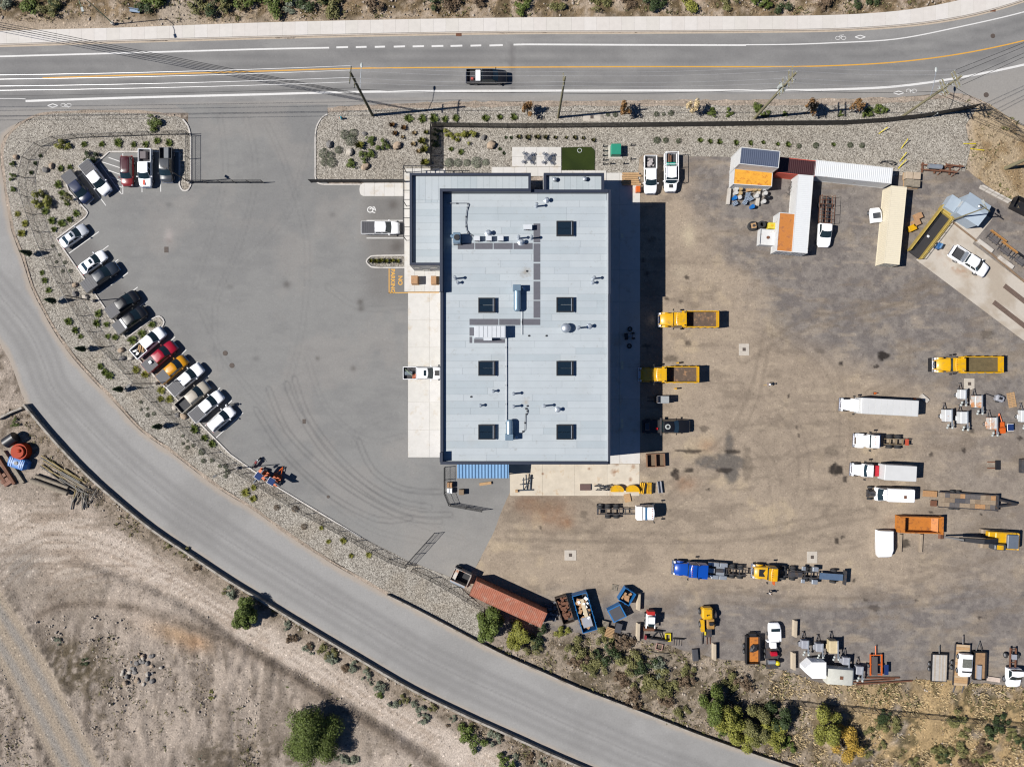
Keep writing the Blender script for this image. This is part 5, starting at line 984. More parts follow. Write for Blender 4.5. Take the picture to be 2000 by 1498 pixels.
def wire(a, b, r, sag, label, m=ALU, n=18):
    a, b = Vector(a), Vector(b); pts = [a.lerp(b, k / n) - Vector((0, 0, sag * 4 * (k / n) * (1 - k / n))) for k in range(n + 1)]
    q = MB().tube([p - a for p in pts], r, 5).build("overhead_wire", m, None, None, a); tag(q, label, "wire", "overhead wires along the road")
for A, Bk, lab in (("p0", "p1", "bright overhead wire from the lot entrance pole towards the left"), ("p1", "p2", "overhead wire between the first and second poles"), ("p2", "p3", "overhead wire between the second and third poles"), ("p3", "p4", "overhead wire between the third and fourth poles")):
    for k in range(4): wire(TOPS[A][k], TOPS[Bk][k], .028 if A == "p0" else .014, 1.2 if A == "p0" else .8, lab)
    wire(TOPS[A + "_top"] - Vector((0, 0, 6)), TOPS[Bk + "_top"] - Vector((0, 0, 5.5)), .03, .7, lab.replace("wire", "cable"), DROP)
for k in range(3): wire(TOPS["p1_top"] - Vector((0, 0, 8.4 - .35 * k)), (-115, 60.5 + k * .5, 8.5), .04, .5, "dark cable slanting across the road from the entrance pole", DROP)
e = W(2240, 20); f = W(2300, 430)
for k in range(4): wire(TOPS["p4"][k], (e.x + k * .8, e.y + k * .5, 14), .03, 1.2, "dark overhead wire running to the upper right corner", DROP)
for k in range(2): wire(TOPS["p4_top"] - Vector((0, 0, 5 + k)), (f.x, f.y - k * 2, 9), .035, .9, "dark overhead cable sloping down to the right edge", DROP)
for k in range(2): e2 = W(1962 + k * 30, 329); wire(TOPS["p4_top"] - Vector((0, 0, 3 + 2 * k)), TOPS["p5_top"] - Vector((0, 0, .6 * k)), .03, .4, "dark overhead cable from the crossarm pole to the stout pole", DROP)
def lamp_post(px, py, h, ang, L, label, m=BLACKM, head=BLACKM, curved=False, r=.09):
    root = empty("lamp_post", W(px, py), 0, label, "lamp post"); MB().cyl((0, 0, 0), (0, 0, h), r, r * .65, 8).build("post", m, root, 40); MB().cyl((0, 0, 0), (0, 0, .6), .26, n=12).build("footing", CONC, root, 40)
    d = Vector((math.cos(R(ang)), math.sin(R(ang)), 0)); pts = [Vector((0, 0, h)), d * L * .35 + Vector((0, 0, h + (.7 if curved else 0))), d * L * .75 + Vector((0, 0, h + (.8 if curved else 0))), d * L + Vector((0, 0, h + (.6 if curved else 0)))]
    a = MB().tube(pts, .05).build("arm", m, root, 40); q = Matrix.Translation(pts[-1]) @ Matrix.Rotation(R(ang), 4, 'Z'); MB().box(0, .65, -.17, .17, -.06, .06, q).build("lamp_head", head, a); return root
lamp_post(183, 588, 7.2, 215, .4, "black parking lamp post behind the dark slate pickup"); lamp_post(305, 749, 7.2, 215, .4, "black parking lamp post behind the yellow pickup"); lamp_post(464, 914, 7.2, 210, .4, "black parking lamp post beside the motorcycle"); lamp_post(370, 357, 7.0, 150, .3, "black lamp post at the end of the kerbed strip by the sliding gate")
lamp_post(222, 48, 9.2, -72, 2.6, "green street lamp with curved arm above the pavement", mat("green_lamp_post", T(110, 140, 110), .5), INS, True)
# utility marker stakes and signs
YP = mat("yellow_stake", T(236, 214, 20), .6)
for a, b, z, lab in (((1716, 262), (1728, 253), .9, "yellow marker stake leaning in the gravel, leftmost"), ((1760, 291), (1766, 276), 1.1, "yellow marker stake leaning in the gravel, second"), ((1757, 316), (1764, 302), 1., "yellow marker stake in the gravel beside the long white container, upper"), ((1754, 330), (1763, 316), 1.1, "yellow marker stake in the gravel beside the long white container, lower"), ((1881, 281), (1904, 282), .25, "yellow rail lying in the dry grass at upper right, upper"), ((1895, 291), (1920, 295), .25, "yellow rail lying in the dry grass at upper right, lower")):
    p, q = W(*a), W(*b); d = q - p; tag(MB().cyl((0, 0, 0.05), (d.x, d.y, z), .07, n=7).build("marker_stake", YP, None, 40, p), lab, "stake")
for px, py in ((1789, 228), (1811, 226), (1820, 229)):
    r0 = empty("pipe_marker", W(px, py), 0, "thin white marker post beside the long black fence", "post", "white marker posts"); MB().cyl((0, 0, 0), (0, 0, 1.5), .035, n=6).build("post", STEEL, r0); MB().ball((0, 0, 1.55), .1).build("cap", INS, r0)
hy = empty("fire_hydrant", W(668, 233), 0, "small teal hydrant in the gravel near the lot entrance", "hydrant"); TEAL = mat("teal_paint", T(40, 160, 180), .5)
MB().cyl((0, 0, 0), (0, 0, .7), .17, .14, 10).build("barrel", TEAL, hy, 40); MB().ball((0, 0, .72), .17, .17, .14).build("bonnet", TEAL, hy, 50); MB().cyl((-.3, 0, .5), (.3, 0, .5), .08, n=8).build("outlet", ORANGE, hy, 40)
# electrical kiosk, plaza furniture, turf ring
GRN = mat("green_kiosk_paint", T(44, 158, 128), .5, var=.05)
kb = W(1201, 297); kk = empty("electrical_kiosk", kb, 0, "green transformer kiosk on a pale slab in the gravel", "kiosk"); MB().cbox(-.75, .8, -.85, .85, .13, 1.45, .06).build("cabinet", GRN, kk); MB().box(-1.1, 1.1, -1.15, 1.05, .0, .127).build("base_slab", CONC, kk); MB().box(-.78, -.753, -.6, .6, .3, 1.2).build("door", GRN, kk)
for i, (px, py) in enumerate(((1178, 287), (1178, 296), (1178, 305), (1178, 314), (1178, 322), (1232, 285), (1192, 321), (1218, 321), (1232, 312))):
    r0 = empty("bollard", W(px, py), 0, "short dark bollard standing round the green kiosk", "bollard", "bollards round the kiosk"); MB().cyl((0, 0, 0), (0, 0, .9), .1, n=10).build("post", BLACKM, r0, 40); MB().ball((0, 0, .9), .1, .1, .06).build("cap", BLACKM, r0, 50)
FUR = mat("grey_picnic_steel", T(110, 120, 140), .45, metal=.4)
for i, (px, py) in enumerate(((1031, 311), (1070, 312))):
    r0 = empty("picnic_table", W(px, py) + Vector((0, 0, .15)), R(40), f"round grey metal picnic table with four seats on the plaza, {'left' if i == 0 else 'right'}", "table"); tp = MB()
    for k in range(-5, 6):
        hw = math.sqrt(max(.01, .62 ** 2 - (k * .11) ** 2)); tp.box(k * .11 - .03, k * .11 + .03, -hw, hw, .74, .78)
    tp.build("top", FUR, r0); MB().cyl((0, 0, 0), (0, 0, .74), .06, n=8).build("pedestal", FUR, r0)
    for k in range(4):
        a = R(90 * k); c = Vector((math.cos(a), math.sin(a), 0)) * .98; s_ = MB()
        for j in range(-2, 3): s_.box(-.24 + .0, .24, j * .1 - .03, j * .1 + .03, .43, .46)
        q = s_.build("seat", FUR, r0, None, c, a + R(90)); MB().tube([(0, 0, .43), (0, 0, .2)], .03).build("seat_leg", FUR, q); MB().tube([c * .0 + Vector((0, 0, .25)), c * 1. + Vector((0, 0, .25))], .03).build("strut", FUR, r0)
rg = MB(); pts = [W2(1132 + 4 * math.cos(k * math.pi / 10), 295 + 4 * math.sin(k * math.pi / 10)) for k in range(21)]; tag(rg.tube([(x - pts[0][0], y - pts[0][1], 0) for x, y in pts], .06, 6).build("putting_ring", INS, None, 40, (*pts[0], .17)), "white ring lying on the artificial turf", "ring")
# ================================================================ ROAD VEHICLES
def paint(name, rgb, rough=.3): return mat(name, rgb, rough, var=.03, coat=.6)
PAINT = {"white": WHITE, "black": paint("black_paint", (.007, .007, .008)), "slate": paint("slate_paint", (.016, .022, .032)), "navy": paint("navy_paint", (.01, .016, .045)), "grey": paint("dark_grey_paint", (.05, .053, .057)), "silver": mat("silver_paint", (.55, .57, .59), .35, metal=.35, var=.03, coat=.5),
         "red": paint("red_paint", T(186, 16, 48)), "maroon": paint("dark_red_paint", T(150, 40, 40)), "yellow": paint("yellow_paint", T(240, 166, 12)), "beige": paint("beige_paint", T(206, 196, 178)), "blue": paint("blue_paint", T(16, 84, 190))}
LINER = mat("black_bed_liner", (.03, .03, .033), .8, var=.25, scale=5); COVER = mat("dark_vinyl_cover", (.04, .04, .046), .6, var=.12, scale=3); TRIM = mat("black_trim", (.02, .02, .02), .6)
_tm = {}
def wheel_mesh(r, w):
    if (r, w) not in _tm:
        m = MB(); o = lambda y, rr: [(rr * math.cos(2 * math.pi * i / 18), y, rr * math.sin(2 * math.pi * i / 18)) for i in range(18)]
        m.loft([o(-w / 2, r * .62), o(-w / 2, r * .94), o(-w * .36, r), (o(w * .36, r)), o(w / 2, r * .94), o(w / 2, r * .62)], False, False)
        k = MB(); k.loft([o(-w * .42, r * .62), o(-w * .3, r * .3), o(w * .3, r * .3), o(w * .42, r * .62)])
        _tm[(r, w)] = (m.mesh(TYRE, 40), k.mesh(RIM, 40))
    return _tm[(r, w)]
def wheel(par, x, y, r=.4, w=.28, name="wheel"):
    a, b = wheel_mesh(r, w); o = link(name, a, par, (x, y, r)); link("rim", b, o); return o
def ring_sec(x, hw, zb, zt, sh=.1):
    h = [(hw * .9, zb), (hw, zb + .14), (hw, zt - sh * 2), (hw * .97, zt - sh * .7), (hw * .84, zt)]
    pts = h + [(0, zt + .035)] + [(-a, b) for a, b in h[::-1]]
    return [(x, a, b) for a, b in pts]
def plan_ring(xa, xb, hw, z, bow=.14):
    return [(xb - bow, -hw, z), (xb - bow * .2, -hw * .55, z), (xb + .03, 0, z), (xb - bow * .2, hw * .55, z), (xb - bow, hw, z), (xa, hw, z), (xa - .03, 0, z), (xa, -hw, z)]
def greenhouse(root, xa, xb, ra, rb, hw, hwt, zb, zr, bm, side=2, rear=True, sunroof=False):
    r0 = plan_ring(xa, xb, hw, zb); r1 = plan_ring(ra, rb, hwt, zr - .06); r2 = plan_ring(ra + .07, rb - .1, hwt - .08, zr, .12)
    mid = [tuple(np.array(a) * .5 + np.array(b) * .5) for a, b in zip(r2, [((ra + rb) / 2, 0, zr + .03)] * 8)]
    cab = MB().loft([r0, r1, r2, [(p[0], p[1], zr + .03) for p in mid]]).build("cab", bm, root, 32)
    c0 = Vector(((xa + xb) / 2, 0, zb)); A = [Vector(p) for p in r0]; Bt = [Vector(p) for p in r1]
    def pt(i, f, t):
        a0, a1 = A[i], A[(i + 1) % 8]; b0, b1 = Bt[i], Bt[(i + 1) % 8]; p = a0.lerp(a1, f).lerp(b0.lerp(b1, f), t); d = Vector((p.x - c0.x, p.y, 0)); 
        n = ((a1 - a0).cross(b0 - a0)).normalized(); return p + n * .012
    def pane(name, segs, t0, t1):
        m = MB(); vs = []
        for i, f in segs: vs += [pt(i, f, t0), pt(i, f, t1)]
        m.add(vs, [(2 * k, 2 * k + 2, 2 * k + 3, 2 * k + 1) for k in range(len(segs) - 1)]); m.build(name, GLASS, root)
    pane("windshield", [(0, .06), (1, .02), (2, .02), (3, .02), (3, .94)], .05, .97)
    if rear: pane("rear_window", [(5, .1), (6, .02), (6, .9)], .12, .95)
    for i in (4, 7):
        fs = [(.06, .94)] if side == 1 else [(.05, .48), (.53, .95)]
        for f0, f1 in fs: pane("side_window", [(i, f0), (i, f1)], .1, .9)
    if sunroof: MB().box((ra + rb) / 2 + .05, rb - .22, -hwt * .55, hwt * .55, zr + .025, zr + .05).build("sunroof", GLASS, cab)
    return cab
def fittings(root, L, hw, wx, wr, zl, mirror_x, tail=True, bm=None, wy=None, grille=True):
    wy = wy or hw - .13
    for x in wx:
        for s in (-1, 1): wheel(root, x, s * wy, wr, .27)
    for s in (-1, 1):
        MB().cbox(L / 2 - .34, L / 2 - .1, s * hw * .72 - .16, s * hw * .72 + .16, zl - .12, zl + .05, .04).build("headlight", LAMP, root)
        if tail: MB().box(-L / 2 - .015, -L / 2 + .05, s * hw * .86 - .08, s * hw * .86 + .08, zl, zl + .25).build("taillight", REDL, root)
        MB().cbox(mirror_x - .07, mirror_x + .07, s * (hw + .14) - .13, s * (hw + .14) + .13, zl + .2, zl + .42, .03).build("mirror", bm or TRIM, root)
    if grille: MB().box(L / 2 - .06, L / 2 + .02, -hw * .45, hw * .45, zl - .3, zl - .05).build("grille", TRIM, root)
def pickup(px, py, ang, c, label, cover=None, L=5.95, W_=1.98, group="parked pickups", name="pickup_truck", short=0., roofmat=None, bedm=None, rear_bumper=True, z=.02, nobed=False, cat="pickup", topz=1.2):
    b = W(px, py); root = empty(name, (b.x, b.y, z), R(ang), label, cat, group); bm = PAINT[c] if isinstance(c, str) else c; hw = W_ / 2; h = L / 2
    cr = -.83 + short
    secs = [(cr, hw * .99, .42, 1.28), (1.2, hw, .42, 1.28), (1.82, hw, .42, 1.25), (2.3, hw * .985, .42, 1.2), (h - .25, hw * .93, .45, 1.1), (h - .06, hw * .84, .5, .98), (h, hw * .74, .55, .82)]
    MB().loft([ring_sec(*s) for s in secs]).build("body", bm, root, 38)
    MB().cbox(h - .12, h + .08, -hw * .86, hw * .86, .42, .66, .05).build("front_bumper", CHROME if c != "black" else TRIM, root)
    greenhouse(root, cr + .02, 1.86, cr + .14, 1.02, hw * .95, hw * .80, 1.24, 1.9, roofmat or bm, 2 if not short else 1)
    fittings(root, L, hw, (-1.75, 1.95), .41, .92, 1.45, True, bm)
    if not nobed:
        m = MB(); x0, x1, t = -h, cr - .03, .07; zt = 1.32
        m.box(x0, x1, hw - t, hw, .5, zt); m.box(x0, x1, -hw, -hw + t, .5, zt); m.box(x1 - t, x1, -hw + t + .002, hw - t - .002, .8, zt); bd = m.build("bed", bm, root)
        MB().box(x0 - .02, x0 + .05, -hw + t + .003, hw - t - .003, .55, zt - .02).build("tailgate", bm, bd); MB().box(x0 + .06, x1 - t - .003, -hw + t + .003, hw - t - .003, .68, .78).build("bed_floor", LINER, bd)
        MB().cbox(-h - .16, -h - .025, -hw * .92, hw * .92, .45, .65, .04).build("rear_bumper", CHROME, root)
        if cover:
            cv = MB(); n = 6; w = (x1 - x0 - .06) / n
            for k in range(n): cv.box(x0 + .03 + k * w + .01, x0 + .03 + (k + 1) * w - .01, -hw + .04, hw - .04, zt + .003, zt + .04 + (k % 2) * .006)
            cv.build("bed_cover", cover, root)
    else: MB().box(-h, cr, -.45, .45, .55, .75).build("frame", DARKM, root)
    return root
def car(px, py, ang, c, label, kind="sedan", group="parked cars", sunroof=False, glass_tint=None, roof2=None, cat=None):
    b = W(px, py); bm = PAINT[c]; sed = kind == "sedan"; L = 4.75 if sed else 4.75; hw = .92 if sed else .95; h = L / 2
    root = empty("sedan_car" if sed else "estate_car", (b.x, b.y, .02), R(ang), label, cat or "car", group)
    if sed: secs = [(-h, hw * .7, .5, .8), (-h + .1, hw * .86, .35, .98), (-h + .5, hw * .97, .3, 1.02), (-.6, hw, .3, .98), (1.15, hw, .3, .98), (1.7, hw * .98, .3, .92), (h - .25, hw * .9, .32, .8), (h - .05, hw * .75, .36, .68), (h, hw * .6, .42, .58)]
    else: secs = [(-h, hw * .84, .5, 1.0), (-h + .1, hw * .95, .38, 1.1), (-.6, hw, .36, 1.1), (1.15, hw, .36, 1.08), (1.7, hw * .98, .36, 1.04), (h - .25, hw * .91, .38, .94), (h - .05, hw * .78, .42, .8), (h, hw * .64, .5, .65)]
    MB().loft([ring_sec(*s, .08) for s in secs]).build("body", bm, root, 38)
    if sed: greenhouse(root, -1.75, 1.28, -.95, .42, hw * .93, hw * .72, .96, 1.45, roof2 or bm, 2, True, sunroof)
    else:
        cb = greenhouse(root, -h + .12, 1.3, -h + .32, .48, hw * .95, hw * .77, 1.06, 1.7, roof2 or bm, 2, True, sunroof)
        for s in (-1, 1): MB().tube([(-1.7, s * hw * .66, 1.72), (-1.6, s * hw * .66, 1.8), (.1, s * hw * .66, 1.8), (.2, s * hw * .66, 1.72)], .025).build("roof_rail", TRIM, cb)
    fittings(root, L, hw, (-1.38, 1.42), .34, .68 if sed else .82, 1.05, True, bm)
    return root
def part_on(root, name, m, *box, b=.03): return MB().cbox(*box, b).build(name, m, root)
gP = "vehicles parked along the left lot"
pickup(159, 369, -52, "navy", "navy pickup with dark bed in the first bay by the kerb corner", COVER, group=gP, L=5.6)
pickup(194, 351, -52, "white", "white pickup with grey bed cover beside the hatched bay", COVER, group=gP)
car(254, 338, -90, "maroon", "dark red hatchback with black roof between hatched bay and white pickup", "estate", gP, roof2=paint("black_cherry_paint", (.05, .01, .012)))
a = pickup(290, 332, -90, "white", "white pickup with an orange bonnet stripe and open bed", group=gP); MB().box(1.95, 2.78, -.24, .1, 1.262, 1.275).build("bonnet_stripe", mat("orange_stripe", T(235, 90, 60), .4), a)
a = pickup(331, 326, -90, "grey", "slate grey pickup with a crate in the bed beside the kerbed strip", group=gP, L=5.3)
car(150, 463, 36, "silver", "pale silver sedan with sunroof alone in the angled bays", "sedan", gP, True); car(187, 514, 36, "white", "white sedan with sunroof beside the dark slate pickup", "sedan", gP, True)
pickup(203, 543, 36, "slate", "dark slate pickup with grey bed cover beside the white sedan", COVER, group=gP, L=6.2); pickup(246, 596, 36, "black", "black pickup, upper of the two near the kerbed island", COVER, group=gP, L=5.5); a = pickup(261, 626, 36, "black", "black pickup with pale toolbox beside the kerbed island", COVER, group=gP, L=5.5)
MB().cbox(-1.2, -.88, -.85, .85, 1.37, 1.55, .03).build("toolbox", WHITE, a)
pickup(296, 670, 41, "white", "white pickup carrying timber and rubbish in its bed", group=gP); pickup(318, 697, 41, "red", "bright red pickup in the lower row of bays", COVER, group=gP, L=6.0); pickup(342, 722, 41, "yellow", "yellow pickup with grey bed cover", COVER, group=gP, L=5.4, W_=1.85)
pickup(369, 741, 41, "white", "white pickup with grey bed cover next to the yellow pickup", COVER, group=gP, L=6.2); pickup(382, 775, 41, "beige", "beige pickup with an empty open bed", group=gP, L=5.9); pickup(409, 793, 41, "white", "white pickup with grey bed cover second from the lower end", COVER, group=gP); car(437, 817, 41, "white", "white estate car at the lower end of the bays", "estate", gP)
pickup(745, 448, 0, "white", "white pickup with dark bed cover parked by the office entrance", COVER, group="vehicles by the building")
a = pickup(826, 729, 0, "white", "white pickup nosed up to the workshop's west wall", group="vehicles by the building", z=.075); MB().box(.35, .75, -.45, .45, 1.93, 1.96).build("sunroof", GLASS, a); MB().box(2.0, 2.75, -.42, .42, 1.245, 1.262).build("bonnet_vent", TRIM, a)
a = pickup(951, 155, 0, "black", "black pickup driving along the road with a white box in its bed", group="vehicles by the building", L=6.4, W_=2.05, name="moving_pickup")
pickup(1268, 345, -90, "white", "white pickup with rubbish in its bed near the timber bundles", group="vehicles by the building")
a = pickup(1307, 341, -90, "white", "white work pickup with an overhead ladder rack", group="vehicles by the building", L=6.0)
m = MB()
for s in (-1, 1):
    m.tube([(-2.9, s * .98, 1.3), (-2.9, s * .98, 2.25)], .04); m.tube([(-.95, s * .98, 1.3), (-.95, s * .98, 2.25)], .04); m.tube([(-2.95, s * .98, 2.25), (1.5, s * .98, 2.25)], .045); m.tube([(1.5, s * .98, 2.25), (1.75, s * .98, 1.25)], .04)
for x in (-2.9, -.95, 1.5): m.tube([(x, -.98, 2.25), (x, .98, 2.25)], .04)
m.build("ladder_rack", WHITE, a); MB().box(1.95, 2.5, -.32, .32, 1.265, 1.285).build("bonnet_scoop", TRIM, a)
a = pickup(1886, 513, -33, "white", "white pickup parked on the concrete wash pad", group="vehicles by the building", L=6.4, W_=2.05, z=.06); MB().cbox(-1.45, -.95, -.86, .86, .95, 1.42, .03).build("toolbox", STEEL, a)
# cargo lying in pickup beds
def cargo(root, name, label, cat, fn, m, loc, rz=0.):
    mb = MB(); fn(mb); w = Matrix.Translation(root.location) @ Matrix.Rotation(root.rotation_euler.z, 4, 'Z') @ Matrix.Translation(loc); o = mb.build(name, m, None, None, w.to_translation(), root.rotation_euler.z + rz); tag(o, label, cat); return o
def byl(s): return next(o for o in bpy.data.objects if o.get("label") == s)
def planks(n, L, w, sd):
    def f(m):
        r = random.Random(sd)
        for k in range(n): y = r.uniform(-w, w); a = r.uniform(-.12, .12); M4 = Matrix.Translation((r.uniform(-.2, .2), y, .05 + k * .04)) @ Matrix.Rotation(a, 4, 'Z'); m.box(-L / 2, L / 2, -.08, .08, 0, .05, M4)
    return f
def junk(n, rx, ry, sd, s=.25):
    def f(m):
        r = random.Random(sd)
        for k in range(n): M4 = Matrix.Translation((r.uniform(-rx, rx), r.uniform(-ry, ry), r.uniform(.0, .2))) @ Matrix.Rotation(r.random() * 3, 4, 'Z'); w, d, h = [r.uniform(.4, 1) * s for _ in range(3)]; m.box(-w, w, -d, d, 0, h, M4)
    return f
cargo(byl("white pickup with an orange bonnet stripe and open bed"), "storage_box", "brown and grey box in the bed of the orange-striped pickup", "box", lambda m: m.cbox(-.7, .5, -.45, .5, 0, .6, .04), mat("grey_brown_box", T(120, 112, 112), .7), (-1.85, -.2, .8))
cargo(byl("slate grey pickup with a crate in the bed beside the kerbed strip"), "storage_crate", "grey crate in the bed of the slate grey pickup", "crate", lambda m: m.cbox(-.85, .85, -.38, .38, 0, .7, .04), mat("grey_crate", T(130, 134, 138), .7), (-1.75, .2, .8))
w1 = byl("white pickup carrying timber and rubbish in its bed"); cargo(w1, "timber_offcuts", "timber offcuts in the bed of the white pickup", "timber", planks(7, .9, .5, 3), WOOD, (-1.5, .1, .8), .6); cargo(w1, "rubbish_bags", "white rubbish in the bed of the white pickup", "rubbish", junk(6, .4, .4, 4, .2), OFFWHITE, (-2.4, .1, .8))
cargo(byl("bright red pickup in the lower row of bays"), "white_carton", "small white carton on the red pickup's bed cover", "carton", lambda m: m.cbox(-.22, .22, -.22, .22, 0, .3, .02), WHITE, (-1.5, .1, 1.37))
w1 = byl("white pickup nosed up to the workshop's west wall"); cargo(w1, "hose_bundle", "orange hose heap in the bed by the west wall", "hose", junk(9, .25, .25, 6, .18), mat("orange_hose", T(205, 110, 70), .7), (-1.2, -.5, .85)); cargo(w1, "plastic_tote", "grey tote in the bed by the west wall", "box", lambda m: m.cbox(-.6, .6, -.32, .32, 0, .5, .05), mat("grey_tote", T(110, 122, 132), .6), (-2.1, .0, .85))
cargo(w1, "long_pole", "pale green pole lying across the bed by the west wall", "pole", lambda m: m.cyl((-.5, .5, .55), (.6, -.5, .55), .04, n=6), mat("pale_green_pole", T(190, 215, 170), .6), (-2.1, .1, .85))
w1 = byl("black pickup driving along the road with a white box in its bed"); cargo(w1, "white_box", "white box across the bed of the moving black pickup", "box", lambda m: m.cbox(-.38, .38, -.85, .85, 0, .62, .03), WHITE, (-1.35, .0, .8)); cargo(w1, "red_can", "reddish can in the bed of the moving black pickup", "can", lambda m: m.cbox(-.2, .2, -.2, .2, 0, .4, .04), mat("red_can", T(200, 90, 80), .6), (-2.3, -.4, .8))
cargo(byl("white pickup with rubbish in its bed near the timber bundles"), "rubbish_bags", "pale rubbish heap in the bed near the timber bundles", "rubbish", junk(12, .5, .4, 9, .28), mat("pale_rubbish", T(200, 192, 190), .8, var=.4, scale=4), (-1.9, .1, .8))
w1 = byl("white work pickup with an overhead ladder rack"); cargo(w1, "green_toolbox", "turquoise toolbox in the bed under the ladder rack", "box", lambda m: m.cbox(-.25, .25, -.7, .7, 0, .6, .03), mat("turquoise_box", T(30, 160, 140), .5), (-1.25, 0, .85)); cargo(w1, "timber_offcuts", "brown boards in the bed under the ladder rack", "timber", planks(5, 1.4, .4, 12), mat("brown_board", T(140, 100, 76), .8), (-2.1, 0, .8))
# ================================================================ HEAVY TRUCKS (x runs forward from the middle)
def duals(root, x, r=.5, track=.93, w=.28, outer=True):
    for s in (-1, 1):
        wheel(root, x, s * track, r, w)
        if outer: wheel(root, x, s * (track - w - .06), r, w)
def rails(root, x0, x1, z=.85, m=DARKM, cross=1.0):
    b = MB()
    for s in (-1, 1): b.box(x0, x1, s * .43 - .05, s * .43 + .05, z - .14, z + .14)
    k = x0 + .2
    while k < x1: b.box(k, k + .1, -.377, .377, z - .1, z + .1); k += cross
    return b.build("chassis_frame", m, root)
def big_cab(root, xf, c, hood=2.0, cab=1.5, zc=2.75, zh=1.75, hw=1.12, sleeper=0., flat=False, fender=True, steer=None, marks=True, visor=True):
    bm = PAINT.get(c, None) or c
    if not flat:
        MB().loft([ring_sec(xf - hood, hw * .88, .9, zh + .12), ring_sec(xf - hood * .5, hw * .8, .9, zh + .05), ring_sec(xf - .25, hw * .72, .85, zh - .1), ring_sec(xf - .05, hw * .66, .85, zh - .3)]).build("hood", bm, root, 38)
        if fender:
            for s in (-1, 1):
                f = MB(); o = [(xf - hood * .5 + .75 * math.cos(R(a)), .52 + .72 * math.sin(R(a))) for a in range(20, 161, 20)]
                f.loft([[(x, s * hw * .7, z) for x, z in o] + [(x, s * hw * .7, z - .1) for x, z in o[::-1]], [(x, s * hw * 1.02, z) for x, z in o] + [(x, s * hw * 1.02, z - .1) for x, z in o[::-1]]]).build("fender", bm, root)
        MB().box(xf - .06, xf + .03, -hw * .5, hw * .5, .8, zh - .32).build("grille", CHROME, root)
        for s in (-1, 1): MB().cbox(xf - .3, xf - .02, s * hw * .82 - .16, s * hw * .82 + .16, .95, 1.25, .04).build("headlight", LAMP, root)
    x1 = xf - (0 if flat else hood); x0 = x1 - cab
    MB().loft([ring_sec(x0, hw, .9, 1.75), ring_sec(x1 + (.0 if flat else .05), hw * .97, .9, 1.75)]).build("cab_base", bm, root, 38)
    greenhouse(root, x0 + .02, x1 + .05, x0 + .08, x1 - (.12 if flat else .3), hw * .97, hw * .88, 1.72, zc, bm, 1)
    if visor: MB().box(x1 - .38, x1 + .02, -hw * .86, hw * .86, zc - .1, zc - .05).build("sun_visor", bm, root)
    if marks:
        for k in range(5): MB().box(x1 - .55, x1 - .43, (k - 2) * .36 - .05, (k - 2) * .36 + .05, zc + .03, zc + .1).build("marker_lamp", ORANGE, root)
    if sleeper: MB().loft([ring_sec(x0 - sleeper, hw, .9, zc), ring_sec(x0 - .03, hw, .9, zc)]).build("sleeper", bm, root, 38)
    MB().cbox(xf - .12, xf + .18, -hw, hw, .5, .8, .05).build("front_bumper", CHROME, root)
    for s in (-1, 1):
        m = MB(); m.tube([(x1 - .2, s * hw, 2.), (x1 - .05, s * (hw + .35), 2.)], .03); m.box(x1 - .1, x1, s * (hw + .35) - .12, s * (hw + .35) + .12, 1.7, 2.3); m.build("mirror", TRIM, root)
    st = (xf - hood * .5) if steer is None else steer
    for s in (-1, 1): wheel(root, st, s * (hw - .16), .52, .3)
    return x0
def stacks(root, x, hw=1.1, z=3.3):
    for s in (-1, 1): MB().cyl((x, s * hw, 1.), (x, s * hw, z), .09, n=10).build("exhaust_stack", CHROME, root, 40)
def tanks(root, x0, x1, y=.98, r=.34, m=CHROME):
    for s in (-1, 1): MB().cyl((x0, s * y, .72), (x1, s * y, .72), r, n=12).build("fuel_tank", m, root, 40)
BOXIN = mat("worn_bed_steel", T(108, 90, 76), .85, var=.25, scale=2, wear=T(176, 136, 100), wearscale=1.0, wearamt=.45)
def dump_truck(px, py, ang, label, L=9.2, plow=False, floor=BOXIN):
    b = W(px, py); root = empty("dump_truck", (b.x, b.y, .02), R(ang), label, "dump truck", "yellow dump trucks"); h = L / 2; xc = big_cab(root, h - .15, YELLOW, 2.0, 1.45, 2.85, 1.95, 1.16)
    rails(root, -h + .3, h - .5); duals(root, -h + 1.2); duals(root, -h + 2.55); tanks(root, xc - .2, xc + 1.2, 1.0, .3); stacks(root, xc - .14, 1.0, 3.1)
    x0, x1, w, t, z0, z1 = -h, xc - .35, 1.28, .12, 1.15, 2.55; m = MB()
    m.box(x0, x1, w - t, w, z0, z1); m.box(x0, x1, -w, -w + t, z0, z1); m.box(x1 - t, x1, -w + t + .002, w - t - .002, z0, z1 + .3); bx = m.build("dump_box", YELLOW, root)
    MB().box(x0 - .05, x0 + .08, -w + t + .003, w - t - .003, z0, z1 - .1).build("tailgate", YELLOW, bx); MB().box(x0 + .09, x1 - t - .003, -w + t + .003, w - t - .003, z0 - .1, z0 + .1).build("box_floor", floor, bx)
    MB().box(x1 + .003, x1 + .62, -w + .03, w - .03, z1 + .22, z1 + .32).build("cab_shield", YELLOW, bx)
    m = MB()
    for k in range(5): xx = x0 + .4 + k * (x1 - x0 - .8) / 4; m.box(xx - .05, xx + .05, w + .002, w + .07, z0, z1 - .05); m.box(xx - .05, xx + .05, -w - .07, -w - .002, z0, z1 - .05)
    m.build("box_rib", YELLOW, bx)
    if plow:
        m = MB(); m.box(h, h + .5, -.5, .5, .5, .9); m.box(h + .3, h + .42, -1.1, 1.1, .35, 1.1); m.build("plow_mount", BLACKM, root)
    return root
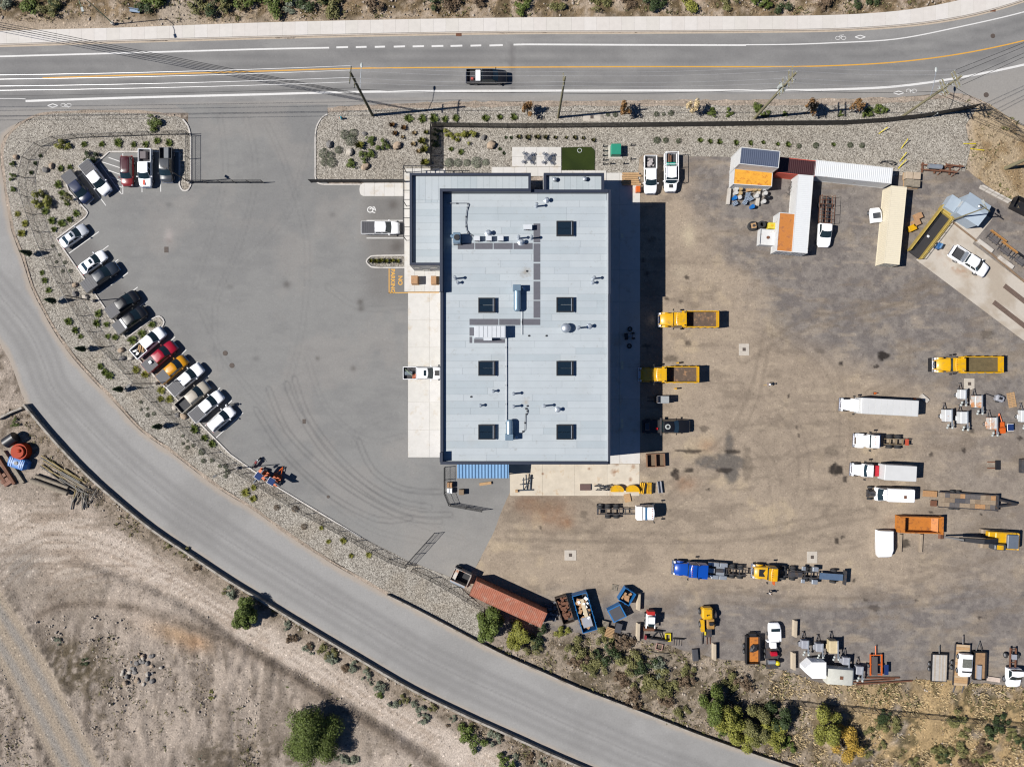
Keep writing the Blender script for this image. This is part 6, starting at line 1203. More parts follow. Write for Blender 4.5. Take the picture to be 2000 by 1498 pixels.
dump_truck(1339, 626, 180, "yellow dump truck in the yard, upper of the two beside the building"); dump_truck(1301, 732, 180, "yellow dump truck half in the building's shadow"); dump_truck(1877, 713, 180, "yellow dump truck with plough mount on the right side of the yard", 10.2, True, mat("wet_bed_soil", T(112, 98, 66), .9, var=.3))
# flat-cab white truck below the building
b = W(1222, 997); t1 = empty("cab_chassis_truck", (b.x, b.y, .02), 0, "white flat-cab truck with bare chassis below the workshop", "truck"); xc = big_cab(t1, 4.2, "white", 0, 1.9, 2.7, 1.9, 1.12, flat=True, steer=3.5, visor=False); MB().box(xc - .95, xc - .1, -1.05, 1.05, 1.0, 2.55).build("sleeper", WHITE, t1)
rails(t1, -4.4, xc, .85); duals(t1, -2.9); duals(t1, -1.55); MB().box(-4.7, -4.42, -.5, .5, .7, 1.).build("tail_frame", DARKM, t1); MB().box(2.6, 2.9, -1., 1., 2.71, 2.78).build("air_deflector", mat("blue_deflector", T(70, 120, 160), .4), t1)
tw = empty("spare_wheel", W(1171, 987) + Vector((0, 0, .02)), 0, "black spare wheel leaning behind the white flat-cab truck", "wheel"); MB().cyl((0, -.2, .35), (0, .2, .5), .52, n=16).build("tyre", TYRE, tw, 40); MB().cyl((0, -.22, .35), (0, .22, .5), .25, n=12).build("rim", RIM, tw, 40)
# blue tractor and the yellow-cab truck behind it
b = W(1384, 1110); t2 = empty("blue_tractor_unit", (b.x, b.y, .02), R(176), "blue tractor unit with chrome trim and long bare chassis", "truck"); xc = big_cab(t2, 5.9, "blue", 2.1, 1.4, 2.7, 1.8, 1.12, sleeper=1.55); stacks(t2, xc - .1, 1.05, 3.2)
rails(t2, -5.9, xc); duals(t2, -3.6); duals(t2, -4.9); tanks(t2, xc - 3.6, xc - 2.0, .95, .32); m = MB(); m.box(-2.2, -.9, -.7, .7, 1.02, 1.1); m.box(-.6, .6, -.35, .35, 1., 1.3); m.build("deck_plate", STEEL, t2)
for s in (-1, 1):
    for k in range(2): MB().cbox(-2.6 + k * 1.3, -1.45 + k * 1.3, s * 1.0 - .3, s * 1.0 + .3, .8, 1.35, .04).build("step_box", STEEL, t2)
MB().box(-2.0, -.8, -.35, .2, 1.12, 1.3).build("engine_parts", DARKM, t2)
b = W(1556, 1118); t3 = empty("yellow_cab_truck", (b.x, b.y, .02), R(176), "long chassis truck with yellow cab coupled behind the blue tractor", "truck"); xc = big_cab(t3, 7.4, YELLOW, 2.0, 1.45, 2.75, 1.85, 1.12); rails(t3, -7.2, xc); MB().box(5.5, 6.7, -.55, .55, 1.83, 1.96).build("hood_panel", BLACKM, t3)
for x in (2.4, .9, -1.2, -2.2): duals(t3, x)
for s in (-1, 1): wheel(t3, -5.6, s * .9, .52, .3); MB().cbox(-2.9, -2.0, s * 1.0 - .35, s * 1.0 + .35, .75, 1.3, .04).build("fender", STEEL, t3); MB().cbox(-.9, -.3, s * 1. - .3, s * 1. + .3, 1.05, 1.2, .03).build("fender", STEEL, t3)
MB().box(-6.9, -3.2, -.5, .5, 1.0, 1.15).build("deck_plate", mat("blue_grey_steel", T(110, 135, 165), .5, metal=.3), t3); MB().box(-7.3, -7.1, -1.1, 1.1, .6, 1.5).build("tail_plate", DARKM, t3); MB().box(-.4, 1.8, -.35, .35, 1.0, 1.25).build("driveline", DARKM, t3); MB().box(4.1, 4.2, 1.12, 1.8, 1.0, 1.9).build("open_door", ORANGE, t3)
# white trucks on the right of the yard
def box_white(px, py, ang, label, L, name="box_truck"): b = W(px, py); return empty(name, (b.x, b.y, .02), R(ang), label, "truck", "white trucks on the right of the yard")
t4 = box_white(1701, 793, 177, "long white box truck at the top of the row", 11.6); xc = big_cab(t4, 5.3, "white", 1.55, 1.2, 2.3, 1.45, 1.05, marks=False, fender=False, visor=False); rails(t4, -5.4, xc); duals(t4, -3.2, .45, .9)
WB = mat("white_box_body", T(236, 236, 234), .5, var=.05, scale=.6); cb = MB().cbox(-5.8, xc + .6, -1.25, 1.25, 1.0, 3.3, .08).build("cargo_box", WB, t4)
for k in range(9): MB().box(-5.6 + k * .95, -4.72 + k * .95, -1.16, 1.16, 3.303, 3.325).build("roof_panel", WB, cb)
MB().cbox(xc + .605, xc + 1.5, -1.0, 1.0, 2.3, 2.75, .15).build("air_deflector", WHITE, t4)
t5 = box_white(1717, 861, 178, "white cab and chassis truck with bare frame", 9.1, "cab_chassis_truck"); xc = big_cab(t5, 4.4, "white", 1.9, 1.35, 2.6, 1.8, 1.1, marks=True); rails(t5, -4.5, xc, .85, mat("tan_frame", T(150, 130, 100), .7, var=.3)); duals(t5, -1.3); duals(t5, -2.7); MB().box(-4.1, -3.6, -.5, .5, 1., 1.15).build("tail_plate", mat("red_oxide", T(210, 90, 60), .6), t5); MB().box(xc - .75, xc - .05, -1.05, 1.05, .7, 1.2).build("step_box", STEEL, t5)
t6 = box_white(1712, 918, 177, "white service truck with red gap behind the cab and plain white box", 9.4, "service_truck"); xc = big_cab(t6, 4.5, "white", 1.6, 1.4, 2.2, 1.45, 1.05, marks=False, fender=False, visor=False); rails(t6, -4.6, xc); duals(t6, -2.6, .45, .9); MB().cbox(xc - 1.15, xc - .35, -.85, .85, .9, 1.5, .05).build("red_deck_box", mat("bright_red_paint", T(214, 30, 52), .45), t6); MB().cbox(-4.7, xc - 1.2, -1.2, 1.2, .95, 3.1, .06).build("cargo_box", WB, t6)
t7 = box_white(1729, 963, 178, "white van with its bonnet removed and engine showing", 7.1, "stripped_van"); MB().loft([ring_sec(-3.4, 1.02, .6, 1.75), ring_sec(2.1, 1.02, .6, 1.75)]).build("body", WHITE, t7, 38); MB().cbox(-3.45, .75, -1.02, 1.02, 1.2, 2.45, .14).build("cargo_box", WHITE, t7); greenhouse(t7, .8, 2.2, .85, 1.5, 1.0, .85, 1.72, 2.35, WHITE, 1, False)
MB().box(-2.05, -1.65, -.05, .45, 2.453, 2.52).build("roof_vent", RUST, t7); rails(t7, 1.5, 3.4, .7); m = MB(); m.box(2.2, 3.2, -.35, .35, .8, 1.25); m.cyl((2.4, .2, 1.3), (3., .2, 1.3), .14, n=8); m.box(3.25, 3.35, -.6, .6, .6, 1.2); m.build("engine", DARKM, t7)
for s in (-1, 1): wheel(t7, 2.7, s * .92, .42, .28); wheel(t7, -2.0, s * .9, .42, .28)
# black recovery truck at the building's east door
b = W(1296, 832); t8 = pickup(1300, 832, 0, "black", "black service truck with crane bar and hose drum backed to the workshop", group="vehicles by the building", L=7.4, W_=2.15, nobed=True, name="service_truck", cat="truck"); MB().box(-3.9, -.95, -1.02, 1.02, .75, 1.1).build("deck", BLACKM, t8); MB().box(-1.15, -.95, -1.35, 1.35, 1.1, 1.5).build("headache_rack", DARKM, t8); MB().cyl((-.1, 0, 1.95), (-.1, 0, 2.1), .42, n=18).build("hose_drum", INS, t8, 40); MB().cyl((-.1, 0, 2.11), (-.1, 0, 2.13), .24, n=14).build("drum_core", BLACKM, t8)
m = MB(); m.cbox(-3.6, -2.9, -.6, .6, 1.1, 1.6, .05); m.build("tool_locker", PAINT["slate"], t8); MB().box(-1.9, -1.5, -.5, -.2, 1.1, 1.3).build("red_can", REDL, t8)
for s in (-1, 1): wheel(t8, -2.9, s * .98, .42, .3)
# small white cab truck with a rack frame, between containers
t9 = empty("rack_truck", W(1606, 438) + Vector((0, 0, .02)), R(-93), "small white truck carrying an open steel rack between the containers", "truck"); MB().loft([ring_sec(.2, .98, .45, 1.3), ring_sec(2.6, 1., .45, 1.28), ring_sec(3.5, .96, .45, 1.15), ring_sec(3.85, .75, .5, .9)]).build("body", WHITE, t9, 38); greenhouse(t9, .25, 2.5, .4, 1.5, .95, .8, 1.26, 1.95, WHITE, 1)
rk = MB()
for s in (-1, 0, 1): rk.tube([(-4.2, s * 1.0, 1.0), (.1, s * 1.0, 1.0)], .05, 4)
for k in range(8): x = -4.2 + k * .6; rk.tube([(x, -1.0, 1.03), (x, 1.0, 1.03)], .04, 4); 
for s in (-1, 1):
    for k in range(4): rk.tube([(-4.2 + k * 1.4, s * 1., 1.), (-4.2 + k * 1.4, s * 1., 1.9)], .035, 4)
    rk.tube([(-4.2, s * 1., 1.9), (0, s * 1., 1.9)], .035, 4)
rk.build("rack", RUST, t9); rails(t9, -4.1, 2.6, .7); 
for x in (2.9, -2.9):
    for s in (-1, 1): wheel(t9, x, s * .86, .4, .27)
# ================================================================ CONTAINERS
def corr_wall(L, h, m, pitch=.28, dep=.045):
    n = int(L / pitch) * 4; vs = []; prof = (0, dep, dep, 0)
    for i in range(n + 1): x = -L / 2 + L * i / n; y = prof[i % 4]; vs += [(x, y, 0), (x, y, h)]
    b = MB(); b.add(vs, [(2 * i, 2 * i + 2, 2 * i + 3, 2 * i + 1) for i in range(n)]); return b.mesh(m)
def container(cx, cy, ang, L, label, wall, roof, h=2.6, w=2.44, z0=0.03, group="shipping containers", ribs=True, door="+"):
    c = W(cx, cy, z0 + h); root = empty("shipping_container", (c.x, c.y, z0), R(ang), label, "container", group); x, y = L / 2, w / 2; t = .1
    for s in (-1, 1):
        link("side_wall", corr_wall(L - .2, h - .2, wall), root, (0, s * (y - .06), .1), 0 if s > 0 else math.pi)
    link("end_wall", corr_wall(w - .2, h - .2, wall), root, (-x + .06, 0, .1), math.pi / 2)
    for k in (-1, 1):
        d = MB().box(x - .06, x - .02, min(0, k * (y - .12)) + .01, max(0, k * (y - .12)) - .01, .12, h - .12).build("door", wall, root)
        for j in (.3, .7): MB().cyl((x + .01, k * j * (y - .1), .15), (x + .01, k * j * (y - .1), h - .15), .025, n=6).build("lock_rod", STEEL, d)
    for a in (-1, 1):
        for b in (-1, 1): MB().box(a * x - (t if a > 0 else 0), a * x + (0 if a > 0 else t), b * y - (t if b > 0 else 0), b * y + (0 if b > 0 else t), 0, h).build("corner_post", wall, root)
    m = MB()
    for s in (-1, 1): m.box(-x + t, x - t, s * y - (t if s > 0 else 0), s * y + (0 if s > 0 else t), h - .12, h - .01); m.box(-x + t, x - t, s * y - (t if s > 0 else 0), s * y + (0 if s > 0 else t), 0, .14)
    for s in (-1, 1): m.box(s * x - (t if s > 0 else 0), s * x + (0 if s > 0 else t), -y + t, y - t, h - .12, h - .012)
    m.build("rail_frame", wall, root); tag(bpy.data.objects[-1] if False else root)
    n = int((L - .2) / .3) * 2; vs = []
    for i in range(n + 1): xx = -x + .1 + (L - .2) * i / n; zz = h - .05 + (.03 if i % 2 and ribs else 0); vs += [(xx, -y + t, zz), (xx, y - t, zz)]
    r = MB(); r.add(vs, [(2 * i, 2 * i + 2, 2 * i + 3, 2 * i + 1) for i in range(n)]); r.build("roof", roof, root); return root
CW = mat("white_container_paint", T(240, 240, 238), .55, var=.04, wear=T(190, 170, 150), wearscale=1.5, wearamt=.12); CWR = mat("white_container_roof", T(248, 250, 250), .5, var=.03)
CGR = mat("blue_grey_roof", T(92, 102, 124), .5, var=.08); COR = mat("faded_orange_roof", T(255, 184, 60), .6, var=.12, scale=1.2, wear=T(196, 96, 34), wearscale=2.2, wearamt=.35); CMR = mat("maroon_roof", T(66, 24, 28), .6, var=.2); CCR = mat("cream_container", T(252, 240, 212), .55, var=.04)
COR2 = mat("orange_brown_roof", T(222, 142, 66), .6, var=.15, scale=1.5, wear=T(170, 110, 70), wearamt=.4); CRU = mat("rust_red_container", T(186, 112, 84), .8, var=.2, scale=1.2, wear=T(190, 140, 118), wearscale=1.0, wearamt=.45)
container(1484, 308, -6, 6.06, "white container under the grey one", CW, CWR, 2.55, 2.6).location = W(1484, 308, 5.2) * Vector((1, 1, 0)) + Vector((0, 0, .03))
container(1484, 308, -6, 6.06, "blue-grey roofed container stacked on the white one", CW, CGR, 2.6, 2.6, 2.6); container(1471, 345, -3.5, 6.06, "white container with a bright orange roof beside the drums", CW, COR, 2.6, 2.8, ribs=False)
mr = container(1556, 326, -6, 5.9, "maroon roofed container with a red end beside the blue-grey one", mat("red_container_paint", T(226, 100, 78), .6, var=.1), CMR, 2.6, 2.5)
container(1667, 336, -6, 12.19, "long white container at the back of the yard", CW, CWR, 2.6, 2.5); container(1568, 418, -94.5, 12.19, "long white container standing end-on in the middle of the group", CW, CWR, 2.7, 2.44); container(1535, 454, -94.5, 6.06, "white container with a faded orange-brown roof, lower middle", CW, COR2, 2.6, 2.5, ribs=False)
container(1749, 440, -95.5, 12.19, "long cream container beside the wash pad", CCR, CCR, 2.7, 2.44); container(993, 1180, -24.5, 12.19, "long rusty red container at the lower corner of the yard", CRU, CRU, 2.9, 2.5)
bpy.data.objects["shipping_container"]["label"] = "white container under the blue-grey stacked one"
def simple(name, label, cat, px, py, ang, group=None, z=.03): return empty(name, W(px, py) + Vector((0, 0, z)), R(ang), label, cat, group)
b0 = simple("plywood_crate", "open white crate below the lower orange-brown container", "crate", 1495, 467, -4); m = MB(); w, d, h, t = 1.35, 1.25, 1.3, .06
m.box(-w, w, d - t, d, 0, h); m.box(-w, w, -d, -d + t, 0, h); m.box(-w, -w + t, -d + t + .002, d - t - .002, 0, h); m.box(w - t, w, -d + t + .002, d - t - .002, 0, h); m.build("side_wall", CW, b0); MB().box(-w + t + .003, w - t - .003, -d + t + .003, d - t - .003, h - .3, h - .22).build("lid", CW, b0); MB().cyl((.0, 0, h - .21), (0, 0, h - .1), .25, n=10).build("lid_disc", RUST, b0)
yb = simple("yellow_tote", "yellow box beside the tyre pile", "box", 1503, 444, -4); MB().cbox(-.55, .55, -.5, .5, 0, 1.1, .05).build("body", mat("pale_yellow", T(236, 214, 70), .5), yb); MB().cyl((0, 0, 1.1), (0, 0, 1.14), .2, n=10).build("cap", YELLOW, yb)
def tyre_stack(px, py, r, label, n=2):
    t = simple("tyre", label, "tyre", px, py, 20)
    for k in range(n):
        m = MB(); ring = lambda z, rr: [(rr * math.cos(i * math.pi / 9), rr * math.sin(i * math.pi / 9), z) for i in range(18)]; z = k * .32
        m.loft([ring(z + .02, r * .55), ring(z, r * .9), ring(z + .08, r), ring(z + .22, r), ring(z + .3, r * .9), ring(z + .28, r * .55), ring(z + .02, r * .55)], False, False).build("tread", TYRE, t, 40)
    return t
tyre_stack(1468, 443, .75, "large black tyre left of the yellow box"); tyre_stack(1485, 441, .6, "smaller black tyres beside the yellow box", 3)
pl = simple("pallet_board", "small timber pallet leaning in the large tyre", "pallet", 1469, 443, 10, z=.7); MB().box(-.4, .4, -.4, .4, 0, .08).build("boards", WOOD, pl); MB().cyl((0, 0, .08), (0, 0, .2), .22, n=10).build("flange", DARKM, pl)
# drums and sundries in front of the orange-roofed container
rr = random.Random(31); DCOL = {"white": mat("white_drum", T(226, 224, 220), .5), "blue": mat("blue_drum", T(20, 120, 205), .45), "tan": mat("tan_drum", T(200, 170, 120), .6), "black": mat("black_drum", T(30, 32, 36), .5), "clear": mat("clear_plastic", T(170, 185, 205), .35, var=.3, scale=8)}
for i, (px, py, c, wh) in enumerate(((1436, 371, "white", "far left, back row"), (1444, 371, "tan", "second in the back row"), (1435, 379, "white", "far left, middle row"), (1443, 380, "tan", "second in the middle row"), (1433, 389, "blue", "left of the group, front row"), (1442, 388, "white", "second in the front row"), (1472, 372, "tan", "right of the timber"), (1475, 385, "white", "right of the clear tanks"), (1490, 371, "white", "upper right, by the plank"), (1492, 380, "white", "right, below the upper pair"), (1489, 396, "white", "lowest on the right"), (1467, 406, "blue", "alone in front"), (1496, 388, "black", "far right"), (1480, 372, "tan", "right of the tan one"))):
    r0 = simple("drum", f"{c} drum in the cluster below the orange roof, {wh}", "drum", px, py, 0, "drums below the orange roof"); MB().cyl((0, 0, 0), (0, 0, .88), .33, n=16).build("shell", DCOL[c], r0, 40); MB().cyl((0, 0, .88), (0, 0, .91), .31, n=16).build("lid", DCOL[c], r0, 40); MB().cyl((.15, 0, .91), (.15, 0, .95), .05, n=8).build("bung", STEEL, r0)
for i, (px, py) in enumerate(((1457, 390), (1464, 390), (1453, 397), (1459, 382), (1434, 399))):
    r0 = simple("wrapped_bottles", "clear shrink-wrapped stack among the drums", "bottles", px, py, i * 30, "wrapped stacks among the drums"); m = MB(); 
    for a in range(3):
        for b_ in range(3): m.cyl((a * .22 - .22, b_ * .22 - .22, 0), (a * .22 - .22, b_ * .22 - .22, .6 + rr.random() * .2), .1, n=8)
    q = m.build("bottles", DCOL["clear"], r0, 40); q["kind"] = "stuff"
for px, py, L, lab in ((1422, 385, 2.6, "pale timber beam left of the drums"), (1479, 388, 2.6, "pale timber beam between the drums")): o = MB().cbox(-.25, .25, -L / 2, L / 2, 0, .5, .02).build("timber_beam", CONC, None, None, W(px, py) + Vector((0, 0, .02)), R(-6)); tag(o, lab, "beam")
tag(MB().box(-.6, .6, -.4, .4, 0, .3).build("broken_pallet", WOOD, None, None, W(1462, 371) + Vector((0, 0, .4)), .2), "orange timber pallet among the drums", "pallet")
sc = MB()
for k in range(46): a = Vector((rr.uniform(-.6, .6), rr.uniform(-2.2, 2.2), rr.uniform(.05, .4))); d = Vector((rr.uniform(-.5, .5), rr.uniform(-.9, .9), rr.uniform(-.05, .2))); sc.cyl(a, a + d, .03, n=4)
q = sc.build("scrap_heap", DARKM, None, None, W(1547, 362) + Vector((0, 0, .03)), R(-10)); tag(q, "tangle of dark scrap bars between the containers", "scrap", kind="stuff")
lt = simple("boat_trailer", "white vehicle nose showing beside the cream container", "vehicle", 1705, 424, 96); MB().loft([ring_sec(-1.1, .9, .4, 1.1), ring_sec(.6, .9, .4, 1.1), ring_sec(1.2, .7, .4, .9)]).build("body", WHITE, lt, 38); MB().box(-.5, .4, -.6, .6, 1.13, 1.2).build("hatch", PAINT["grey"], lt); [wheel(lt, .6, s * .8, .36, .24) for s in (-1, 1)]
# ---- along the back of the yard and right
hs = simple("hose_coil", "black pipe coil leaning behind the long white container", "coil", 1732, 322, -6); hs_m = MB(); hs_m.tube([(1.15 * math.cos(R(a)), .25 * math.sin(R(a * 3)), .1 + 1.15 * abs(math.sin(R(a)))) for a in range(0, 181, 12)], .06).build("pipe", DROP, hs, 40); MB().tube([(1.0 * math.cos(R(a)), .3, .1 + 1.0 * abs(math.sin(R(a)))) for a in range(0, 181, 12)], .05).build("pipe", DROP, hs, 40)
for i, (px, py, lab) in enumerate(((1770, 346, "upper left"), (1785, 347, "upper right"), (1771, 360, "lower left"), (1784, 362, "lower right"))):
    r0 = simple("palletised_crate", f"square crate in the block of four behind the cream container, {lab}", "crate", px, py, -4); MB().cbox(-.55, .55, -.55, .55, .13, .95, .03).build("box", OLDWOOD if i > 1 else mat("pale_crate", T(205, 185, 160), .8), r0); MB().box(-.6, .6, -.6, .6, 0, .127).build("pallet", WOOD, r0)
gr = simple("grader_blade", "rusty steel frame with a pale tank beside the gravel", "frame", 1830, 331, -5); m = MB()
for s in (-.4, .4): m.box(-2.8, 2.2, s - .1, s + .1, .3, .5)
for x in (-2.6, -.6, 1.8): m.box(x, x + .2, -.8, .8, .1, .3)
m.build("beam", RUST, gr); MB().cyl((-1.9, .1, .85), (.2, .1, .85), .38, n=12).build("tank", STEEL, gr, 40)
for i, (px, py, a_) in enumerate(((1858, 327, -6), (1846, 338, -8))):
    r0 = simple("trestle", f"rusty steel trestle beside the pale tank frame, {'right' if i == 0 else 'lower'}", "trestle", px, py, a_); m = MB(); m.box(-1.4, 1.4, -.12, .12, .75, .9)
    for x in (-1.1, 1.1): m.bar((x, -.1, .75), (x - .1, -.55, 0), .1); m.bar((x, .1, .75), (x + .1, .55, 0), .1)
    m.build("frame", RUST, r0)
# wash bay bin with railings
wb = simple("wash_bay_bin", "dark-floored wash bay ramp with yellow side rails", "wash bay", 1812, 460, -127.5, z=.05); MB().box(-4., 4., -1.0, 1.0, 0, .25).build("floor", mat("black_mat", T(58, 56, 58), .7, var=.2), wb)
YR = mat("pale_yellow_steel", T(206, 178, 92), .6, var=.15)
for s in (-1, 1):
    MB().box(-4., 4., s * 1.12 - .1, s * 1.12 + .1, 0, .9).build("side_wall", YR, wb); m = MB(); m.tube([(-4, s * 1.2, 1.35), (4, s * 1.2, 1.35)], .05, 6)
    for k in range(7): m.tube([(-4 + k * 8 / 6, s * 1.2, .9), (-4 + k * 8 / 6, s * 1.2, 1.35)], .04, 6)
    m.build("hand_rail", YR, wb)
MB().box(-4.3, -4.02, -1.2, 1.2, 0, .7).build("end_wall", YR, wb); MB().box(-5.0, -4.32, -1.3, 1.3, 0, .85).build("end_tank", YR, wb); MB().box(.1, .4, -.15, .2, .255, .3).build("paper_sheet", WHITE, wb)
sh = empty("wash_shed", W(1893, 413) * 1.0, R(-33), "small pale blue-grey shed beside the wash pad", "shed"); SHM = mat("pale_blue_grey_sheet", T(190, 204, 216), .5, var=.05)
c = W(1905, 408, 3.1); sh.location = (c.x, c.y, .05); MB().box(-1.85, 1.85, -1.75, 1.75, 0, 2.7).build("wall", SHM, sh); MB().add([(-2., -1.9, 2.72), (2., -1.9, 2.72), (2., 1.9, 2.72), (-2., 1.9, 2.72), (-2., 0, 3.15), (2., 0, 3.15)], [(0, 1, 5, 4), (2, 3, 4, 5), (0, 4, 3), (1, 2, 5), (3, 2, 1, 0)]).build("roof", SHM, sh)
MB().ball((.3, .6, 3.25), .35, .35, .22).build("roof_vent", STEEL, sh, 50); MB().box(-1.9, -1.853, -.5, .5, .05, 2.1).build("door", WALLW, sh); MB().box(-3.6, -1.9, -1.5, .8, 0, 1.5).build("lean_to", SHM, sh)
lp = lamp_post(1855, 432, 8.8, 120, .6, "tall wooden pole with crossarm floodlights beside the shed", GREYP, INS, False, .13); MB().box(-.9, .9, -.05, .05, 8.4, 8.55, Matrix.Rotation(R(-35), 4, 'Z')).build("crossarm", POLEW, lp)
bc = simple("compressor", "blue machine beside the wash bay rails", "machine", 1829, 482, 60, z=.06); MB().cbox(-.5, .5, -.3, .3, .2, .8, .08).build("body", mat("blue_machine", T(60, 110, 165), .45), bc); MB().cyl((-.4, -.2, .95), (.4, -.2, .95), .16, n=10).build("tank", mat("pale_blue_tank", T(120, 160, 200), .4), bc, 40); [wheel(bc, x, s * .35, .18, .1) for x in (-.35, .35) for s in (-1, 1)]
for px, py, lab in ((1790, 424, "upper"), (1786, 437, "middle, on a pallet"), (1778, 447, "with a yellow lid, lowest")):
    r0 = simple("carton", f"battered carton between cream container and wash bay, {lab}", "carton", px, py, 25); MB().cbox(-.6, .6, -.45, .45, .1, .7, .03).build("box", CARD if "yellow" not in lab else YELLOW, r0); MB().box(-.55, .55, -.5, .5, 0, .098).build("pallet", WOOD, r0)
def barrier(px, py, ang, L, label, m=CONC, w=.6, h=.8, group="concrete barriers"):
    r0 = MB(); o = lambda x: [(x, -w / 2, 0), (x, w / 2, 0), (x, w / 2, .12), (x, w * .28, .4), (x, w * .2, h), (x, -w * .2, h), (x, -w * .28, .4), (x, -w / 2, .12)]
    r0.loft([o(-L / 2), o(L / 2)]); tag(r0.build("concrete_barrier", m, None, None, W(px, py) + Vector((0, 0, .02)), R(ang)), label, "barrier", group)
for i in range(5): barrier(1918 + i * 11.5, 368 + i * 6, -27, .95, f"white barrier block on the bank by the shed, number {i + 1} from the left" if False else ["white barrier block by the shed, leftmost of five", "white barrier block by the shed, second of five", "white barrier block by the shed, middle of five", "white barrier block by the shed, fourth of five", "white barrier block by the shed, rightmost of five"][i], CONC)
sk = simple("black_skip", "black open bin on the bank at the right edge", "bin", 1990, 405, -27); m = MB(); m.box(-1.5, 1.5, -1.0, -.94, 0, 1.2); m.box(-1.5, 1.5, .94, 1.0, 0, 1.2); m.box(-1.5, -1.44, -.937, .937, 0, 1.2); m.box(1.44, 1.5, -.937, .937, 0, 1.2); m.build("wall", BLACKM, sk); MB().box(-1.43, 1.43, -.93, .93, .0, .1).build("floor", BLACKM, sk)
for i, (px, py) in enumerate(((1922, 481), (1962, 513))): tag(MB().cbox(-1.45, 1.45, -.3, .3, 0, .45, .04).build("concrete_block", CONC, None, None, W(px, py) + Vector((0, 0, .02)), R(-37)), f"long pale concrete block beside the steel racks, {'upper' if i == 0 else 'lower'}", "block")
for i, (px, py, c) in enumerate(((1940, 470, ORANGE), (1962, 492, ORANGE), (1990, 512, BLACKM))):
    r0 = simple("plough_rack", ["orange steel frame on the ground right of the wash pad, upper", "orange steel frame on the ground right of the wash pad, lower", "black steel frame at the right edge by the wash pad"][i], "frame", px, py, -37); m = MB(); m.box(-1.5, 1.5, .7, .85, .3, .75)
    m.build("beam", mat("faded_orange", T(206, 150, 86), .6, var=.2) if c is ORANGE else c, r0); m = MB()
    for k in range(5): m.bar((-1.3 + k * .62, .75, .4), (-1.2 + k * .62, -.5, .05 + .2 * (k % 2)), .12)
    m.bar((-1.4, -.1, .3), (1.4, -.2, .3), .14); m.build("arm", DARKM, r0); MB().box(-.9, .6, -.4, .5, .15, .35).build("plate", mat("grey_plate", T(112, 108, 108), .6), r0)
# light towers
LT = {"white": mat("white_tower_casing", T(232, 234, 234), .45, var=.05, wear=T(210, 160, 110), wearscale=1.5, wearamt=.15), "rust": mat("stained_tower_casing", T(224, 224, 220), .5, var=.05, wear=T(226, 150, 80), wearscale=1.0, wearamt=.6), "beige": mat("beige_tower_casing", T(228, 208, 166), .5), "grey": mat("grey_tower_casing", T(176, 178, 186), .5)}
def light_tower(px, py, c, label, ang=90, L=1.9, w=1.05, small=False):
    r0 = simple("light_tower", label, "light tower", px, py, ang, "towable light towers"); h = 1.55 if not small else 1.3
    MB().cbox(-L / 2, L / 2, -w / 2, w / 2, .45, h, .07).build("casing", LT[c], r0); MB().box(-L / 2 - .1, L / 2 + .1, -w / 2 + .05, w / 2 - .05, .35, .447).build("trailer_frame", DARKM, r0)
    m = MB(); m.bar((L / 2, .3, .4), (L / 2 + 1.1, 0, .4), .1); m.bar((L / 2, -.3, .4), (L / 2 + 1.1, 0, .4), .1); m.build("drawbar", DARKM, r0); MB().cyl((L / 2 + 1.05, 0, 0), (L / 2 + 1.05, 0, .55), .05, n=6).build("jack", DARKM, r0)
    for s in (-1, 1): wheel(r0, -.15, s * (w / 2 + .14), .3, .18); MB().cbox(-.5, .25, s * (w / 2 + .14) - .12, s * (w / 2 + .14) + .12, .6, .68, .02).build("mudguard", LT[c], r0)
    ms = MB().box(-L / 2 - .7, L / 2 + .1, -w / 2 - .12 + .1, -w / 2 + .14, h + .02, h + .2).build("mast", STEEL, r0)
    for a, b_ in ((-.75, .2), (-.75, -.5), (-1.15, .35), (-1.15, -.45)): MB().ball((-L / 2 + a + .2, -w / 2 + b_ + .3, h - .1), .22, .2, .14, 8, 5).build("lamp_head", INS, ms, 50)
    return r0
light_tower(1841, 811, "white", "white light tower at the left of the upper pair"); light_tower(1871, 815, "white", "white light tower at the right of the upper pair"); light_tower(1899, 784, "rust", "white light tower with faint rust standing above the pair"); light_tower(1928, 826, "rust", "white light tower with an orange rust patch"); light_tower(1990, 812, "white", "white light tower at the right edge of the yard", small=True)
light_tower(1871, 770, "white", "small white generator trailer by the inspection slab", 88, 1.5, .9, True); light_tower(1566, 1253, "grey", "grey light tower leftmost in the bottom row", 88, 1.3, 1.0, True); light_tower(1594, 1259, "grey", "grey light tower second in the bottom row", 88, 1.3, 1.0, True); light_tower(1620, 1257, "beige", "beige light tower in the bottom row", 90, 2.0, 1.3); light_tower(1645, 1285, "grey", "grey light tower just above the round-fronted trailer", 85, 1.2, 1.0, True); light_tower(1671, 1303, "grey", "grey light tower right of the round-fronted trailer", 85, 1.3, 1.0, True)
